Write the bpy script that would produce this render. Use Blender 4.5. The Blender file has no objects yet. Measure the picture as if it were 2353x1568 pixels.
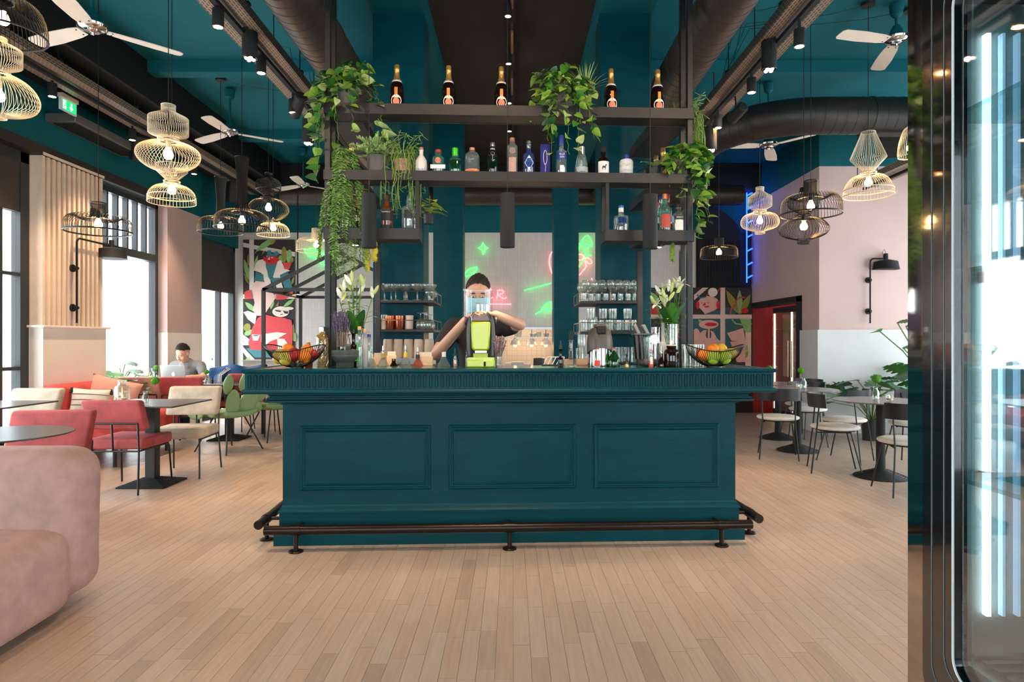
import bpy, bmesh, math, random
from mathutils import Vector, Matrix, Euler
random.seed(7)
SC = bpy.context.scene
COL = SC.collection
PI = math.pi
F, CX, CY, H = 1480.0, 1176.5, 784.0, 1.3     # focal length in pixels, principal point, eye height

# ---------------------------------------------------------------- camera
cam_d = bpy.data.cameras.new('camera'); cam = bpy.data.objects.new('camera', cam_d); COL.objects.link(cam)
cam.location = (0, 0, H); cam.rotation_euler = (PI/2, 0, 0)
cam_d.sensor_width = 36.0; cam_d.lens = 36.0*F/2353.0; cam_d.clip_start = 0.05; cam_d.clip_end = 200
SC.camera = cam

# ---------------------------------------------------------------- world and exposure
W = bpy.data.worlds.new('daylight'); SC.world = W; W.use_nodes = True
bg = W.node_tree.nodes['Background']; bg.inputs[0].default_value = (0.90, 0.955, 1.0, 1); bg.inputs[1].default_value = 5.0
vs = SC.view_settings
vs.view_transform = 'Standard'; vs.look = 'None'; vs.gamma = 1.0; vs.use_curve_mapping = False; vs.exposure = 0.70
cy = SC.cycles
cy.use_denoising = True; cy.max_bounces = 6; cy.diffuse_bounces = 3; cy.glossy_bounces = 3
cy.transmission_bounces = 4; cy.transparent_max_bounces = 32; cy.caustics_reflective = False; cy.caustics_refractive = False
cy.sample_clamp_indirect = 4.0; cy.use_adaptive_sampling = True; cy.adaptive_threshold = 0.12; cy.adaptive_min_samples = 20; cy.use_light_tree = True
try: cy.denoising_use_gpu = False
except Exception: pass

def portal(loc, rot, sx, sy):
    l = bpy.data.lights.new('window_portal', 'AREA'); l.shape = 'RECTANGLE'; l.size = sx; l.size_y = sy
    l.cycles.is_portal = True
    o = bpy.data.objects.new('window_portal', l); o.location = loc; o.rotation_euler = rot; COL.objects.link(o); return o
# daylight comes in through the three glazed sides of the room
portal((-5.02, 3.6, 1.9), (0, -PI/2, 0), 3.4, 6.2)
portal((-5.02, 8.43, 1.75), (0, -PI/2, 0), 3.1, 1.4)
portal((-5.02, 10.9, 1.35), (0, -PI/2, 0), 2.4, 1.4)
portal((6.95, 4.6, 1.8), (0, PI/2, 0), 3.0, 8.2)
portal((1.0, -2.95, 1.5), (PI/2, 0, 0), 10.8, 2.2)

def spot(loc, target, power, size=55, color=(1.0, 0.71, 0.46), blend=0.6, r=0.03):
    l = bpy.data.lights.new('spot_beam', 'SPOT'); l.energy = power; l.color = color; l.spot_size = math.radians(size)
    l.spot_blend = blend; l.shadow_soft_size = r
    o = bpy.data.objects.new('spot_beam', l); o.location = loc
    d = Vector(target)-Vector(loc); o.rotation_euler = d.to_track_quat('-Z', 'Y').to_euler(); COL.objects.link(o); return o
def bulb_light(loc, power, color=(1.0, 0.62, 0.30), r=0.03):
    l = bpy.data.lights.new('bulb_glow', 'POINT'); l.energy = power; l.color = color; l.shadow_soft_size = r
    o = bpy.data.objects.new('bulb_glow', l); o.location = loc; COL.objects.link(o); return o

# ---------------------------------------------------------------- placing helpers
def P(x, y, D):                                  # point seen at photo pixel (x, y) at distance D
    return Vector(((x-CX)/F*D, D, H-(y-CY)/F*D))
def XD(x, D): return (x-CX)/F*D
def ZD(y, D): return H-(y-CY)/F*D
def FLOOR(x, y):
    D = H*F/(y-CY); return Vector(((x-CX)/F*D, D, 0))
BO, BR = Vector((0.006, 4.143, 0)), math.radians(2.55)
BC, BS = math.cos(BR), math.sin(BR)
def bar_x(px, yl):
    k = (px-CX)/F; return (k*(BO.y+yl*BC)-BO.x+yl*BS)/(BC-k*BS)
def bar_w(xl, yl, z): return Vector((BO.x+xl*BC-yl*BS, BO.y+xl*BS+yl*BC, z))
def on_bar(px, yl, z): return bar_w(bar_x(px, yl), yl, z)
def bar_z(px, py, yl): return ZD(py, bar_w(bar_x(px, yl), yl, 0).y)

# ---------------------------------------------------------------- mesh builder
class MB:
    def __init__(s): s.v = []; s.f = []; s.m = []
    def add(s, vs_, fs, m=0):
        b = len(s.v); s.v.extend([tuple(v) for v in vs_]); s.f.extend([tuple(b+i for i in f) for f in fs]); s.m.extend([m]*len(fs)); return s
    def box(s, x0, y0, z0, x1, y1, z1, m=0):
        return s.add([(x0,y0,z0),(x1,y0,z0),(x1,y1,z0),(x0,y1,z0),(x0,y0,z1),(x1,y0,z1),(x1,y1,z1),(x0,y1,z1)],
                     [(0,3,2,1),(4,5,6,7),(0,1,5,4),(1,2,6,5),(2,3,7,6),(3,0,4,7)], m)
    def cbox(s, c, d, rot=None, m=0):
        hx, hy, hz = d[0]/2, d[1]/2, d[2]/2; c = Vector(c)
        R = Euler(rot).to_matrix() if rot is not None and not isinstance(rot, Matrix) else (rot or Matrix.Identity(3))
        pts = [c+R@Vector(p) for p in [(-hx,-hy,-hz),(hx,-hy,-hz),(hx,hy,-hz),(-hx,hy,-hz),(-hx,-hy,hz),(hx,-hy,hz),(hx,hy,hz),(-hx,hy,hz)]]
        return s.add(pts, [(0,3,2,1),(4,5,6,7),(0,1,5,4),(1,2,6,5),(2,3,7,6),(3,0,4,7)], m)
    def beam(s, p0, p1, w, h, m=0):
        p0, p1 = Vector(p0), Vector(p1); d = (p1-p0)
        if d.length < 1e-6: return s
        z = d.normalized(); up = Vector((0,0,1)) if abs(z.z) < 0.95 else Vector((0,1,0))
        x = z.cross(up).normalized(); y = x.cross(z)
        q = []
        for p in (p0, p1):
            for a, b in ((-1,-1),(1,-1),(1,1),(-1,1)): q.append(p+x*(a*w/2)+y*(b*h/2))
        return s.add(q, [(0,1,2,3),(7,6,5,4),(0,4,5,1),(1,5,6,2),(2,6,7,3),(3,7,4,0)], m)
    def tube(s, pts, r, n=8, closed=False, caps=True, m=0):
        pts = [Vector(p) for p in pts]; k = len(pts)
        rr = r if isinstance(r, (list, tuple)) else [r]*k
        rings = []; prev = None
        for i in range(k):
            if closed: t = pts[(i+1)%k]-pts[i-1]
            else: t = pts[min(i+1,k-1)]-pts[max(i-1,0)]
            if t.length < 1e-9: t = Vector((0,0,1))
            t.normalize()
            if prev is None:
                up = Vector((0,0,1)) if abs(t.z) < 0.9 else Vector((1,0,0))
                x = t.cross(up).normalized()
            else:
                x = prev - t*prev.dot(t)
                if x.length < 1e-6: x = t.cross(Vector((0,0,1)))
                x.normalize()
            prev = x; y = t.cross(x)
            rings.append([pts[i]+(x*math.cos(2*PI*j/n)+y*math.sin(2*PI*j/n))*rr[i] for j in range(n)])
        b = len(s.v)
        for R in rings: s.v.extend([tuple(p) for p in R])
        for i in range(k if closed else k-1):
            a0 = b+i*n; a1 = b+((i+1)%k)*n
            for j in range(n):
                s.f.append((a0+j, a0+(j+1)%n, a1+(j+1)%n, a1+j)); s.m.append(m)
        if caps and not closed:
            s.f.append(tuple(b+j for j in reversed(range(n)))); s.m.append(m)
            s.f.append(tuple(b+(k-1)*n+j for j in range(n))); s.m.append(m)
        return s
    def cyl(s, p0, p1, r0, r1=None, n=16, m=0): return s.tube([p0, p1], [r0, r0 if r1 is None else r1], n, m=m)
    def lathe(s, prof, n=24, c=(0,0,0), m=0, sx=1, sy=1):
        b = len(s.v); k = len(prof)
        for r, z in prof:
            for j in range(n):
                a = 2*PI*j/n; s.v.append((c[0]+max(r,1e-5)*math.cos(a)*sx, c[1]+max(r,1e-5)*math.sin(a)*sy, c[2]+z))
        for i in range(k-1):
            for j in range(n):
                s.f.append((b+i*n+j, b+i*n+(j+1)%n, b+(i+1)*n+(j+1)%n, b+(i+1)*n+j)); s.m.append(m)
        if prof[0][0] > 1e-4: s.f.append(tuple(b+j for j in reversed(range(n)))); s.m.append(m)
        if prof[-1][0] > 1e-4: s.f.append(tuple(b+(k-1)*n+j for j in range(n))); s.m.append(m)
        return s
    def prism(s, poly, t, axis='y', off=0.0, m=0):           # 2D outline given thickness t along an axis
        k = len(poly)
        def mk(a, b_, c):
            return {'y': (a, c, b_), 'z': (a, b_, c), 'x': (c, a, b_)}[axis]
        pts = [mk(a, b_, off) for a, b_ in poly]+[mk(a, b_, off+t) for a, b_ in poly]
        fs = [tuple(range(k)), tuple(reversed(range(k, 2*k)))]
        for i in range(k): fs.append((i, i+k, (i+1)%k+k, (i+1)%k))
        return s.add(pts, fs, m)
    def ball(s, c, r, nu=16, nv=10, sc=(1,1,1), m=0):
        prof = [(math.sin(PI*i/nv), -math.cos(PI*i/nv)) for i in range(nv+1)]
        b = len(s.v)
        s.lathe([(p*r, z*r*sc[2]) for p, z in prof], nu, c, m, sc[0], sc[1]); return s
    def grid(s, fn, nu, nv, m=0, wrap_u=False):
        b = len(s.v)
        for j in range(nv+1):
            for i in range(nu+(0 if wrap_u else 1)): s.v.append(tuple(fn(i/nu, j/nv)))
        w = nu if wrap_u else nu+1
        for j in range(nv):
            for i in range(nu):
                s.f.append((b+j*w+i, b+j*w+(i+1)%w, b+(j+1)*w+(i+1)%w, b+(j+1)*w+i)); s.m.append(m)
        return s
    def mesh(s, name, mats, smooth=30, fix=True):
        me = bpy.data.meshes.new(name); me.from_pydata(s.v, [], s.f)
        mats = mats if isinstance(mats, (list, tuple)) else [mats]
        for mt in mats: me.materials.append(mt)
        if len(mats) > 1: me.polygons.foreach_set('material_index', s.m)
        if fix and len(s.f) < 60000:
            bm = bmesh.new(); bm.from_mesh(me); bmesh.ops.recalc_face_normals(bm, faces=bm.faces); bm.to_mesh(me); bm.free()
        if smooth:
            me.polygons.foreach_set('use_smooth', [True]*len(me.polygons))
            if smooth < 180: me.set_sharp_from_angle(angle=math.radians(smooth))
        me.update(); return me
    def build(s, name, mats, parent=None, loc=(0,0,0), rot=(0,0,0), smooth=30, bevel=0, fix=True):
        o = bpy.data.objects.new(name, s.mesh(name, mats, smooth, fix)); COL.objects.link(o)
        o.location = loc; o.rotation_euler = rot
        if parent is not None: o.parent = parent
        if bevel:
            md = o.modifiers.new('bevel', 'BEVEL'); md.width = bevel; md.segments = 2; md.limit_method = 'ANGLE'; md.angle_limit = math.radians(40)
        return o
def B(x0, y0, z0, x1, y1, z1): return MB().box(x0, y0, z0, x1, y1, z1)
def thing(name, label, cat, loc=(0,0,0), rotz=0.0, group=None):
    o = bpy.data.objects.new(name, None); o.empty_display_size = 0.1; COL.objects.link(o)
    o.location = loc; o.rotation_euler = (0, 0, rotz) if not isinstance(rotz, (tuple, list)) else rotz
    return tag(o, label, cat, group)
def tag(o, label=None, cat=None, group=None, kind=None):
    if label: o['label'] = label
    if cat: o['category'] = cat
    if group: o['group'] = group
    if kind: o['kind'] = kind
    return o
def struct(name, mb, mat, smooth=30, bevel=0, label=None):
    o = mb.build(name, mat, smooth=smooth, bevel=bevel); o['kind'] = 'structure'
    if label: o['label'] = label
    return o
def kids(o): return [c for c in bpy.data.objects if c.parent == o]
def dup(root, loc, rotz=None, label=None, group=None):
    r = root.copy(); COL.objects.link(r); r.location = loc
    if rotz is not None: r.rotation_euler = (0, 0, rotz) if not isinstance(rotz, (tuple, list)) else rotz
    if label: r['label'] = label
    if group: r['group'] = group
    for ch in list(root.children):
        c = ch.copy(); COL.objects.link(c); c.parent = r
        for g in list(ch.children):
            d = g.copy(); COL.objects.link(d); d.parent = c
    return r
def inst(mesh, name, parent, loc, rot=(0,0,0), scale=(1,1,1)):
    o = bpy.data.objects.new(name, mesh); COL.objects.link(o); o.parent = parent
    o.location = loc; o.rotation_euler = rot; o.scale = scale; return o

# ---------------------------------------------------------------- materials
def lin(c): 
    c = c/255.0; return c/12.92 if c <= 0.04045 else ((c+0.055)/1.055)**2.4
def rgb(c): return (lin(c[0]), lin(c[1]), lin(c[2]), 1.0)
_M = {}
def M(name, c, rough=0.5, metal=0.0, var=0.10, scale=6.0, bump=0.0, bscale=None, coat=0.0, sheen=0.0, spec=0.5, stretch=None, hue=None):
    if name in _M: return _M[name]
    m = bpy.data.materials.new(name); m.use_nodes = True; nt = m.node_tree; N = nt.nodes; L = nt.links
    b = N['Principled BSDF']; b.inputs['Roughness'].default_value = rough; b.inputs['Metallic'].default_value = metal
    b.inputs['Specular IOR Level'].default_value = spec
    if coat: b.inputs['Coat Weight'].default_value = coat; b.inputs['Coat Roughness'].default_value = 0.15
    if sheen: b.inputs['Sheen Weight'].default_value = sheen; b.inputs['Sheen Roughness'].default_value = 0.4; b.inputs['Sheen Tint'].default_value = rgb(c)
    col = rgb(c)
    if var:
        tc = N.new('ShaderNodeTexCoord'); mp = N.new('ShaderNodeMapping'); ns = N.new('ShaderNodeTexNoise')
        ns.inputs['Scale'].default_value = scale; ns.inputs['Detail'].default_value = 4
        if stretch: mp.inputs['Scale'].default_value = stretch
        L.new(tc.outputs['Object'], mp.inputs[0]); L.new(mp.outputs[0], ns.inputs['Vector'])
        rp = N.new('ShaderNodeValToRGB'); e = rp.color_ramp.elements
        e[0].position = 0.3; e[1].position = 0.7
        c2 = hue and rgb(hue) or tuple(min(1, x*(1+var)) for x in col[:3])+(1,)
        e[0].color = tuple(x*(1-var) for x in col[:3])+(1,); e[1].color = c2
        L.new(ns.outputs[0], rp.inputs[0]); L.new(rp.outputs[0], b.inputs['Base Color'])
        if bump:
            bp = N.new('ShaderNodeBump'); bp.inputs['Strength'].default_value = bump; bp.inputs['Distance'].default_value = 0.01
            n2 = N.new('ShaderNodeTexNoise'); n2.inputs['Scale'].default_value = bscale or scale*6; n2.inputs['Detail'].default_value = 3
            L.new(mp.outputs[0], n2.inputs['Vector']); L.new(n2.outputs[0], bp.inputs['Height']); L.new(bp.outputs[0], b.inputs['Normal'])
    else: b.inputs['Base Color'].default_value = col
    _M[name] = m; return m
def EM(name, c, strength):
    if name in _M: return _M[name]
    m = bpy.data.materials.new(name); m.use_nodes = True; nt = m.node_tree; b = nt.nodes['Principled BSDF']
    b.inputs['Base Color'].default_value = rgb(c); b.inputs['Emission Color'].default_value = rgb(c); b.inputs['Emission Strength'].default_value = strength
    _M[name] = m; return m
def GL(name, c=(245, 250, 250), refl=0.10, rough=0.02, body=0.0, bodycol=(255,255,255)):
    """thin glass: tinted see-through with a Fresnel reflection"""
    if name in _M: return _M[name]
    m = bpy.data.materials.new(name); m.use_nodes = True; nt = m.node_tree; N = nt.nodes; L = nt.links
    N.remove(N['Principled BSDF']); out = N['Material Output']
    t = N.new('ShaderNodeBsdfTransparent'); t.inputs[0].default_value = rgb(c)
    g = N.new('ShaderNodeBsdfGlossy'); g.inputs['Roughness'].default_value = rough
    lw = N.new('ShaderNodeLayerWeight'); lw.inputs[0].default_value = 0.5
    ma = N.new('ShaderNodeMath'); ma.operation = 'MULTIPLY_ADD'; ma.inputs[1].default_value = 0.62; ma.inputs[2].default_value = refl; ma.use_clamp = True
    pw = N.new('ShaderNodeMath'); pw.operation = 'POWER'; pw.inputs[1].default_value = 3.2
    L.new(lw.outputs['Facing'], pw.inputs[0]); L.new(pw.outputs[0], ma.inputs[0])
    mx = N.new('ShaderNodeMixShader'); L.new(ma.outputs[0], mx.inputs[0]); L.new(t.outputs[0], mx.inputs[1]); L.new(g.outputs[0], mx.inputs[2])
    last = mx
    if body:
        d = N.new('ShaderNodeBsdfDiffuse'); d.inputs[0].default_value = rgb(bodycol)
        m2 = N.new('ShaderNodeMixShader'); m2.inputs[0].default_value = body; L.new(mx.outputs[0], m2.inputs[1]); L.new(d.outputs[0], m2.inputs[2]); last = m2
    L.new(last.outputs[0], out.inputs[0]); _M[name] = m; return m

def plank_mat(name, island):
    m = bpy.data.materials.new(name); m.use_nodes = True; nt = m.node_tree; N = nt.nodes; L = nt.links; b = N['Principled BSDF']
    if island: rnd = N.new('ShaderNodeNewGeometry').outputs['Random Per Island']
    else: rnd = N.new('ShaderNodeObjectInfo').outputs['Random']
    rp = N.new('ShaderNodeValToRGB'); cr = rp.color_ramp
    cols = [(0.0, (174,150,132)), (0.12, (187,162,143)), (0.45, (190,167,149)), (0.7, (193,169,151)), (0.88, (188,160,139)), (1.0, (197,174,157))]
    while len(cr.elements) < len(cols): cr.elements.new(0.5)
    for e, (p, c) in zip(cr.elements, cols): e.position = p; e.color = rgb(c)
    L.new(rnd, rp.inputs[0])
    tc = N.new('ShaderNodeNewGeometry'); mp = N.new('ShaderNodeMapping'); mp.inputs['Scale'].default_value = (38, 2.2, 1)
    L.new(tc.outputs['Position'], mp.inputs[0])
    ns = N.new('ShaderNodeTexNoise'); ns.inputs['Scale'].default_value = 1.6; ns.inputs['Detail'].default_value = 5; L.new(mp.outputs[0], ns.inputs['Vector'])
    big = N.new('ShaderNodeTexNoise'); big.inputs['Scale'].default_value = 1.3; big.inputs['Detail'].default_value = 3; L.new(tc.outputs['Position'], big.inputs['Vector'])
    mx = N.new('ShaderNodeMix'); mx.data_type = 'RGBA'; mx.blend_type = 'MULTIPLY'; mx.inputs[0].default_value = 0.55
    r2 = N.new('ShaderNodeValToRGB'); r2.color_ramp.elements[0].position = 0.25; r2.color_ramp.elements[0].color = (0.66,0.63,0.6,1); r2.color_ramp.elements[1].position = 0.75
    L.new(ns.outputs[0], r2.inputs[0]); L.new(rp.outputs[0], mx.inputs[6]); L.new(r2.outputs[0], mx.inputs[7])
    L.new(mx.outputs[2], b.inputs['Base Color'])
    rr = N.new('ShaderNodeMapRange'); rr.inputs[3].default_value = 0.28; rr.inputs[4].default_value = 0.5; L.new(big.outputs[0], rr.inputs[0]); L.new(rr.outputs[0], b.inputs['Roughness'])
    bp = N.new('ShaderNodeBump'); bp.inputs['Strength'].default_value = 0.12; bp.inputs['Distance'].default_value = 0.004; L.new(ns.outputs[0], bp.inputs['Height']); L.new(bp.outputs[0], b.inputs['Normal'])
    return m
def tile_mat(name, c, grout, bw, bh, gap=0.004):
    """tall narrow wall tiles, too small in the view to build singly"""
    m = bpy.data.materials.new(name); m.use_nodes = True; nt = m.node_tree; N = nt.nodes; L = nt.links; b = N['Principled BSDF']
    g = N.new('ShaderNodeNewGeometry'); sp = N.new('ShaderNodeSeparateXYZ'); cb = N.new('ShaderNodeCombineXYZ')
    ad = N.new('ShaderNodeMath'); ad.operation = 'ADD'
    L.new(g.outputs['Position'], sp.inputs[0]); L.new(sp.outputs['X'], ad.inputs[0]); L.new(sp.outputs['Y'], ad.inputs[1])
    L.new(ad.outputs[0], cb.inputs[0]); L.new(sp.outputs['Z'], cb.inputs[1])
    br = N.new('ShaderNodeTexBrick'); br.offset = 0.0; br.squash = 1.0
    br.inputs['Color1'].default_value = rgb(c); br.inputs['Color2'].default_value = tuple(x*0.93 for x in rgb(c)[:3])+(1,); br.inputs['Mortar'].default_value = rgb(grout)
    br.inputs['Scale'].default_value = 1.0; br.inputs['Mortar Size'].default_value = gap; br.inputs['Brick Width'].default_value = bw; br.inputs['Row Height'].default_value = bh
    L.new(cb.outputs[0], br.inputs['Vector']); L.new(br.outputs['Color'], b.inputs['Base Color'])
    bp = N.new('ShaderNodeBump'); bp.inputs['Strength'].default_value = 0.3; bp.inputs['Distance'].default_value = 0.004; bp.invert = True
    L.new(br.outputs['Fac'], bp.inputs['Height']); L.new(bp.outputs[0], b.inputs['Normal']); b.inputs['Roughness'].default_value = 0.3
    return m
def tray_mat(name, c):
    """grey perforated sheet of the cable trays"""
    m = bpy.data.materials.new(name); m.use_nodes = True; nt = m.node_tree; N = nt.nodes; L = nt.links; b = N['Principled BSDF']
    g = N.new('ShaderNodeNewGeometry'); sp = N.new('ShaderNodeSeparateXYZ'); cb = N.new('ShaderNodeCombineXYZ'); ad = N.new('ShaderNodeMath'); ad.operation = 'ADD'
    L.new(g.outputs['Position'], sp.inputs[0]); L.new(sp.outputs['Y'], cb.inputs[0]); L.new(sp.outputs['X'], ad.inputs[0]); L.new(sp.outputs['Z'], ad.inputs[1]); L.new(ad.outputs[0], cb.inputs[1])
    br = N.new('ShaderNodeTexBrick'); br.offset = 0.5
    br.inputs['Color1'].default_value = rgb((16,14,13)); br.inputs['Color2'].default_value = rgb((22,19,17)); br.inputs['Mortar'].default_value = rgb(c)
    br.inputs['Scale'].default_value = 1.0; br.inputs['Mortar Size'].default_value = 0.0075; br.inputs['Brick Width'].default_value = 0.05; br.inputs['Row Height'].default_value = 0.022
    L.new(cb.outputs[0], br.inputs['Vector']); L.new(br.outputs['Color'], b.inputs['Base Color']); b.inputs['Roughness'].default_value = 0.45; b.inputs['Metallic'].default_value = 0.2
    return m

TEAL = M('teal_lacquer', (0,60,68), 0.42, spec=0.14, var=0.14, scale=2.5, bump=0.08, bscale=30, stretch=(1,1,5))
TEALW = M('teal_wall_paint', (0,86,92), 0.7, spec=0.25, var=0.07, scale=3, bump=0.05, bscale=60)
CEILT = M('teal_ceiling_paint', (8,98,107), 0.7, spec=0.25, var=0.06, scale=3, bump=0.05, bscale=60)
BROWN = M('dark_brown_plaster', (40,30,26), 0.8, var=0.2, scale=3, bump=0.15, bscale=30)
BLACK = M('black_steel', (18,17,17), 0.42, var=0.1, scale=12, spec=0.5)
SHELF = M('dark_bronze_steel', (33,28,27), 0.45, var=0.1, scale=9, spec=0.5)
MBLACK = M('matt_black_paint', (15,15,16), 0.75, var=0.1, scale=10)
WHITE = M('white_paint', (202,201,199), 0.6, var=0.03, scale=3)
PINK = M('pink_paint', (198,167,162), 0.65, var=0.03, scale=3)
CREAM = M('cream_paint', (240,228,217), 0.6, var=0.03, scale=3)
SLAT = M('cream_slat_paint', (236,212,190), 0.55, var=0.05, scale=10)
STEEL = M('brushed_steel', (190,190,190), 0.28, metal=1.0, var=0.06, scale=20)
CHROME = M('chrome', (200,198,196), 0.12, metal=1.0, var=0.04, scale=10)
BRASSY = M('warm_bronze_edge', (120,96,76), 0.35, metal=0.8, var=0.08, scale=10)
PANE = GL('window_pane', (250,253,253), refl=0.02)
CLEAR = GL('clear_glass', (244,248,246), refl=0.10, body=0.05, bodycol=(255,250,240))
# ================================================================= ROOM SHELL
XL, XR, YB, YF, ZC = -5.07, 7.0, 11.7, -3.0, 4.4
floor = struct('floor', B(XL-0.2, YF-0.2, -0.10, XR+0.2, YB+0.2, -0.010), M('joint_wood', (160,134,114), 0.8), label='pale oak strip floor laid lengthways past the bar')  # slab in the plain wood tone of the joints between strips
# oak strips: the 300 largest in view singly, the rest as one mass
PW = 0.0725
rows = []
x = XL
while x < XR:
    y = YF - random.random()*0.5
    while y < YB:
        ln = random.choice([0.34, 0.42, 0.5, 0.58, 0.66]); rows.append((x+PW/2, y, min(ln, YB-y))); y += ln
    x += PW
def vis(r):
    xx, y, ln = r; c = y+ln/2
    if c < 2.25: return 1e9
    if abs(xx)/c > 0.80: return 1e9
    if c > 4.1 and abs(xx) < 1.5: return 1e9
    return c
rows.sort(key=vis)
pm = MB().box(-PW/2+0.0007, 0.0007, -0.010, PW/2-0.0007, 0.9982, 0.0).mesh('plank', plank_mat('oak_strip', False), smooth=0)
for r in rows[:300]:
    o = inst(pm, 'plank', floor, (r[0], r[1], 0), (0,0,0), (1, r[2], 1))
mb = MB()
for r in rows[300:]:
    mb.box(r[0]-PW/2+0.0007, r[1]+0.0007, -0.010, r[0]+PW/2-0.0007, r[1]+r[2]-0.0007, 0.0)
o = mb.build('plank_field', plank_mat('oak_strip_far', True), floor, smooth=0, fix=False); o['kind'] = 'stuff'

struct('ceiling', B(XL-0.2, YF-0.2, ZC, XR+0.2, YB+0.2, ZC+0.15), CEILT)
struct('ceiling_panel', B(-0.76, YF, ZC-0.02, 0.76, YB, ZC), BROWN)
for s in (-1, 1):
    struct('beam', B(min(s*0.76, s*1.22), YF, ZC-0.25, max(s*0.76, s*1.22), YB, ZC-0.001), TEALW)
for yb in (4.74, 7.1, 9.46):
    struct('beam', B(-4.02, yb, ZC-0.13, -1.22, yb+0.16, ZC-0.001), CEILT)
    struct('beam', B(1.22, yb, ZC-0.13, XR, yb+0.16, ZC-0.001), CEILT)
struct('soffit', B(XL, YF, 3.98, -4.02, YB, ZC-0.001), M('black_soffit', (12,14,16), 0.7, var=0.1))  # one near-black colour over the whole soffit
struct('soffit', B(-4.02, YB-0.5, 3.95, 4.3, YB, ZC-0.001), M('black_soffit', (12,14,16)))

# ---- left (window) wall: teal band above openings, pillars between, low apron
struct('wall_left', B(XL-0.15, YF, 3.34, XL+0.14, YB, 3.98), TEALW)
trim = M('black_header_paint', (24,22,22), 0.6)
struct('trim_1', B(XL-0.02, YF, 3.24, XL+0.18, 9.16, 3.345), trim)
struct('wall_left_corner', B(XL-0.15, YF, 0, XL+0.12, 0.6, 3.34), TEALW)
# slatted pillar
pil = struct('wall_left_pillar', B(XL-0.15, 6.72, 1.46, -4.945, 7.71, 3.26), SLAT)
sl = MB().box(-0.0, 0, 0, 0.045, 0.038, 1.80).mesh('slat', SLAT, smooth=0)
for i in range(13):
    inst(sl, 'slat', pil, (-4.945, 6.72+i*0.0793, 1.46))
o = B(-4.96, 6.715, 3.245, -4.885, 7.72, 3.275).build('top_rail', SLAT, pil)
apr = struct('wall_left_apron', B(XL-0.15, 6.69, 0, -4.87, 7.73, 1.44), CREAM)
B(XL-0.03, 6.66, 1.44, -4.84, 7.77, 1.465).build('ledge', CREAM, apr, bevel=0.004)
# pink pillar
struct('wall_left_column', B(XL-0.15, 9.16, 1.42, -4.9, 10.17, 3.25), PINK)
struct('wall_left_column_base', B(XL-0.15, 9.155, 0, -4.895, 10.175, 1.42), CREAM)
struct('wall_left_column_head', B(XL-0.15, 9.16, 3.25, -4.9, 10.17, 3.98), TEALW)

def glazed(name, y0, y1, z0, z1, trans, vbars, hbars, header=None, fw=0.07):
    """a steel framed window in the left wall: outer frame, mullions, transom and panes"""
    w = MB(); x0, x1 = XL-0.05, XL+0.05
    w.box(x0, y0, z0, x1, y0+fw, z1).box(x0, y1-fw, z0, x1, y1, z1).box(x0, y0, z1-fw, x1, y1, z1).box(x0, y0, z0, x1, y1, z0+0.09)
    fr = struct(name, w, M('anthracite_window_steel', (40,44,46), 0.5), bevel=0.004)
    lim = z1
    if header:
        B(x0+0.02, y0+fw, header, x1-0.01, y1-fw, z1-fw).build('header_panel', M('smoked_blind', (60,52,46), 0.7), fr); lim = header
    if trans:
        B(x0, y0+fw, trans-0.05, x1+0.01, y1-fw, trans+0.05).build('transom', _M['anthracite_window_steel'], fr, bevel=0.003)
    yy = [y0+fw]+vbars+[y1-fw]
    for v in vbars:
        B(x0+0.01, v-0.03, z0+0.09, x1, v+0.03, trans-0.05 if trans else lim).build('mullion', _M['anthracite_window_steel'], fr, bevel=0.003)
    for hb in hbars:
        B(x0+0.015, y0+fw, hb-0.018, x1-0.005, y1-fw, hb+0.018).build('glazing_bar', _M['anthracite_window_steel'], fr, bevel=0.003)
    zt = (trans-0.05) if trans else lim
    for a, b_ in zip(yy[:-1], yy[1:]):
        B(XL-0.006, a, z0+0.09, XL+0.006, b_, zt).build('pane', PANE, fr, smooth=0)
    if trans:
        n = max(2, round((y1-y0)/0.24))
        for i in range(n):
            a = y0+fw+(y1-y0-2*fw)*i/n; b_ = y0+fw+(y1-y0-2*fw)*(i+1)/n
            B(XL-0.006, a, trans+0.05, XL+0.006, b_, lim-0.0 if header else z1-fw).build('pane', PANE, fr, smooth=0)
            if i: B(x0+0.02, a-0.016, trans+0.05, x1-0.01, a+0.016, z1-fw).build('mullion', _M['anthracite_window_steel'], fr)
    return fr
glazed('window_1', 3.05, 6.70, 0.0, 3.25, None, [4.25, 5.5, 6.32], [1.02, 1.98], header=2.62, fw=0.12)
glazed('window_2', 7.73, 9.14, 0.0, 3.23, 2.46, [], [])
glazed('door_1', 10.18, 11.68, 0.0, 2.98, None, [11.1], [], header=2.15, fw=0.08)
struct('wall_left_over_door', B(XL-0.12, 10.17, 2.98, XL+0.1, YB, 3.34), TEALW)
glazed('window_3', 0.62, 3.03, 0.0, 3.25, None, [1.8], [1.02, 1.98], header=2.62, fw=0.12)
B(XL-0.05, 10.62, 0.98, XL+0.12, 10.66, 1.02).build('door_handle', STEEL, bpy.data.objects['door_1'])

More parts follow.
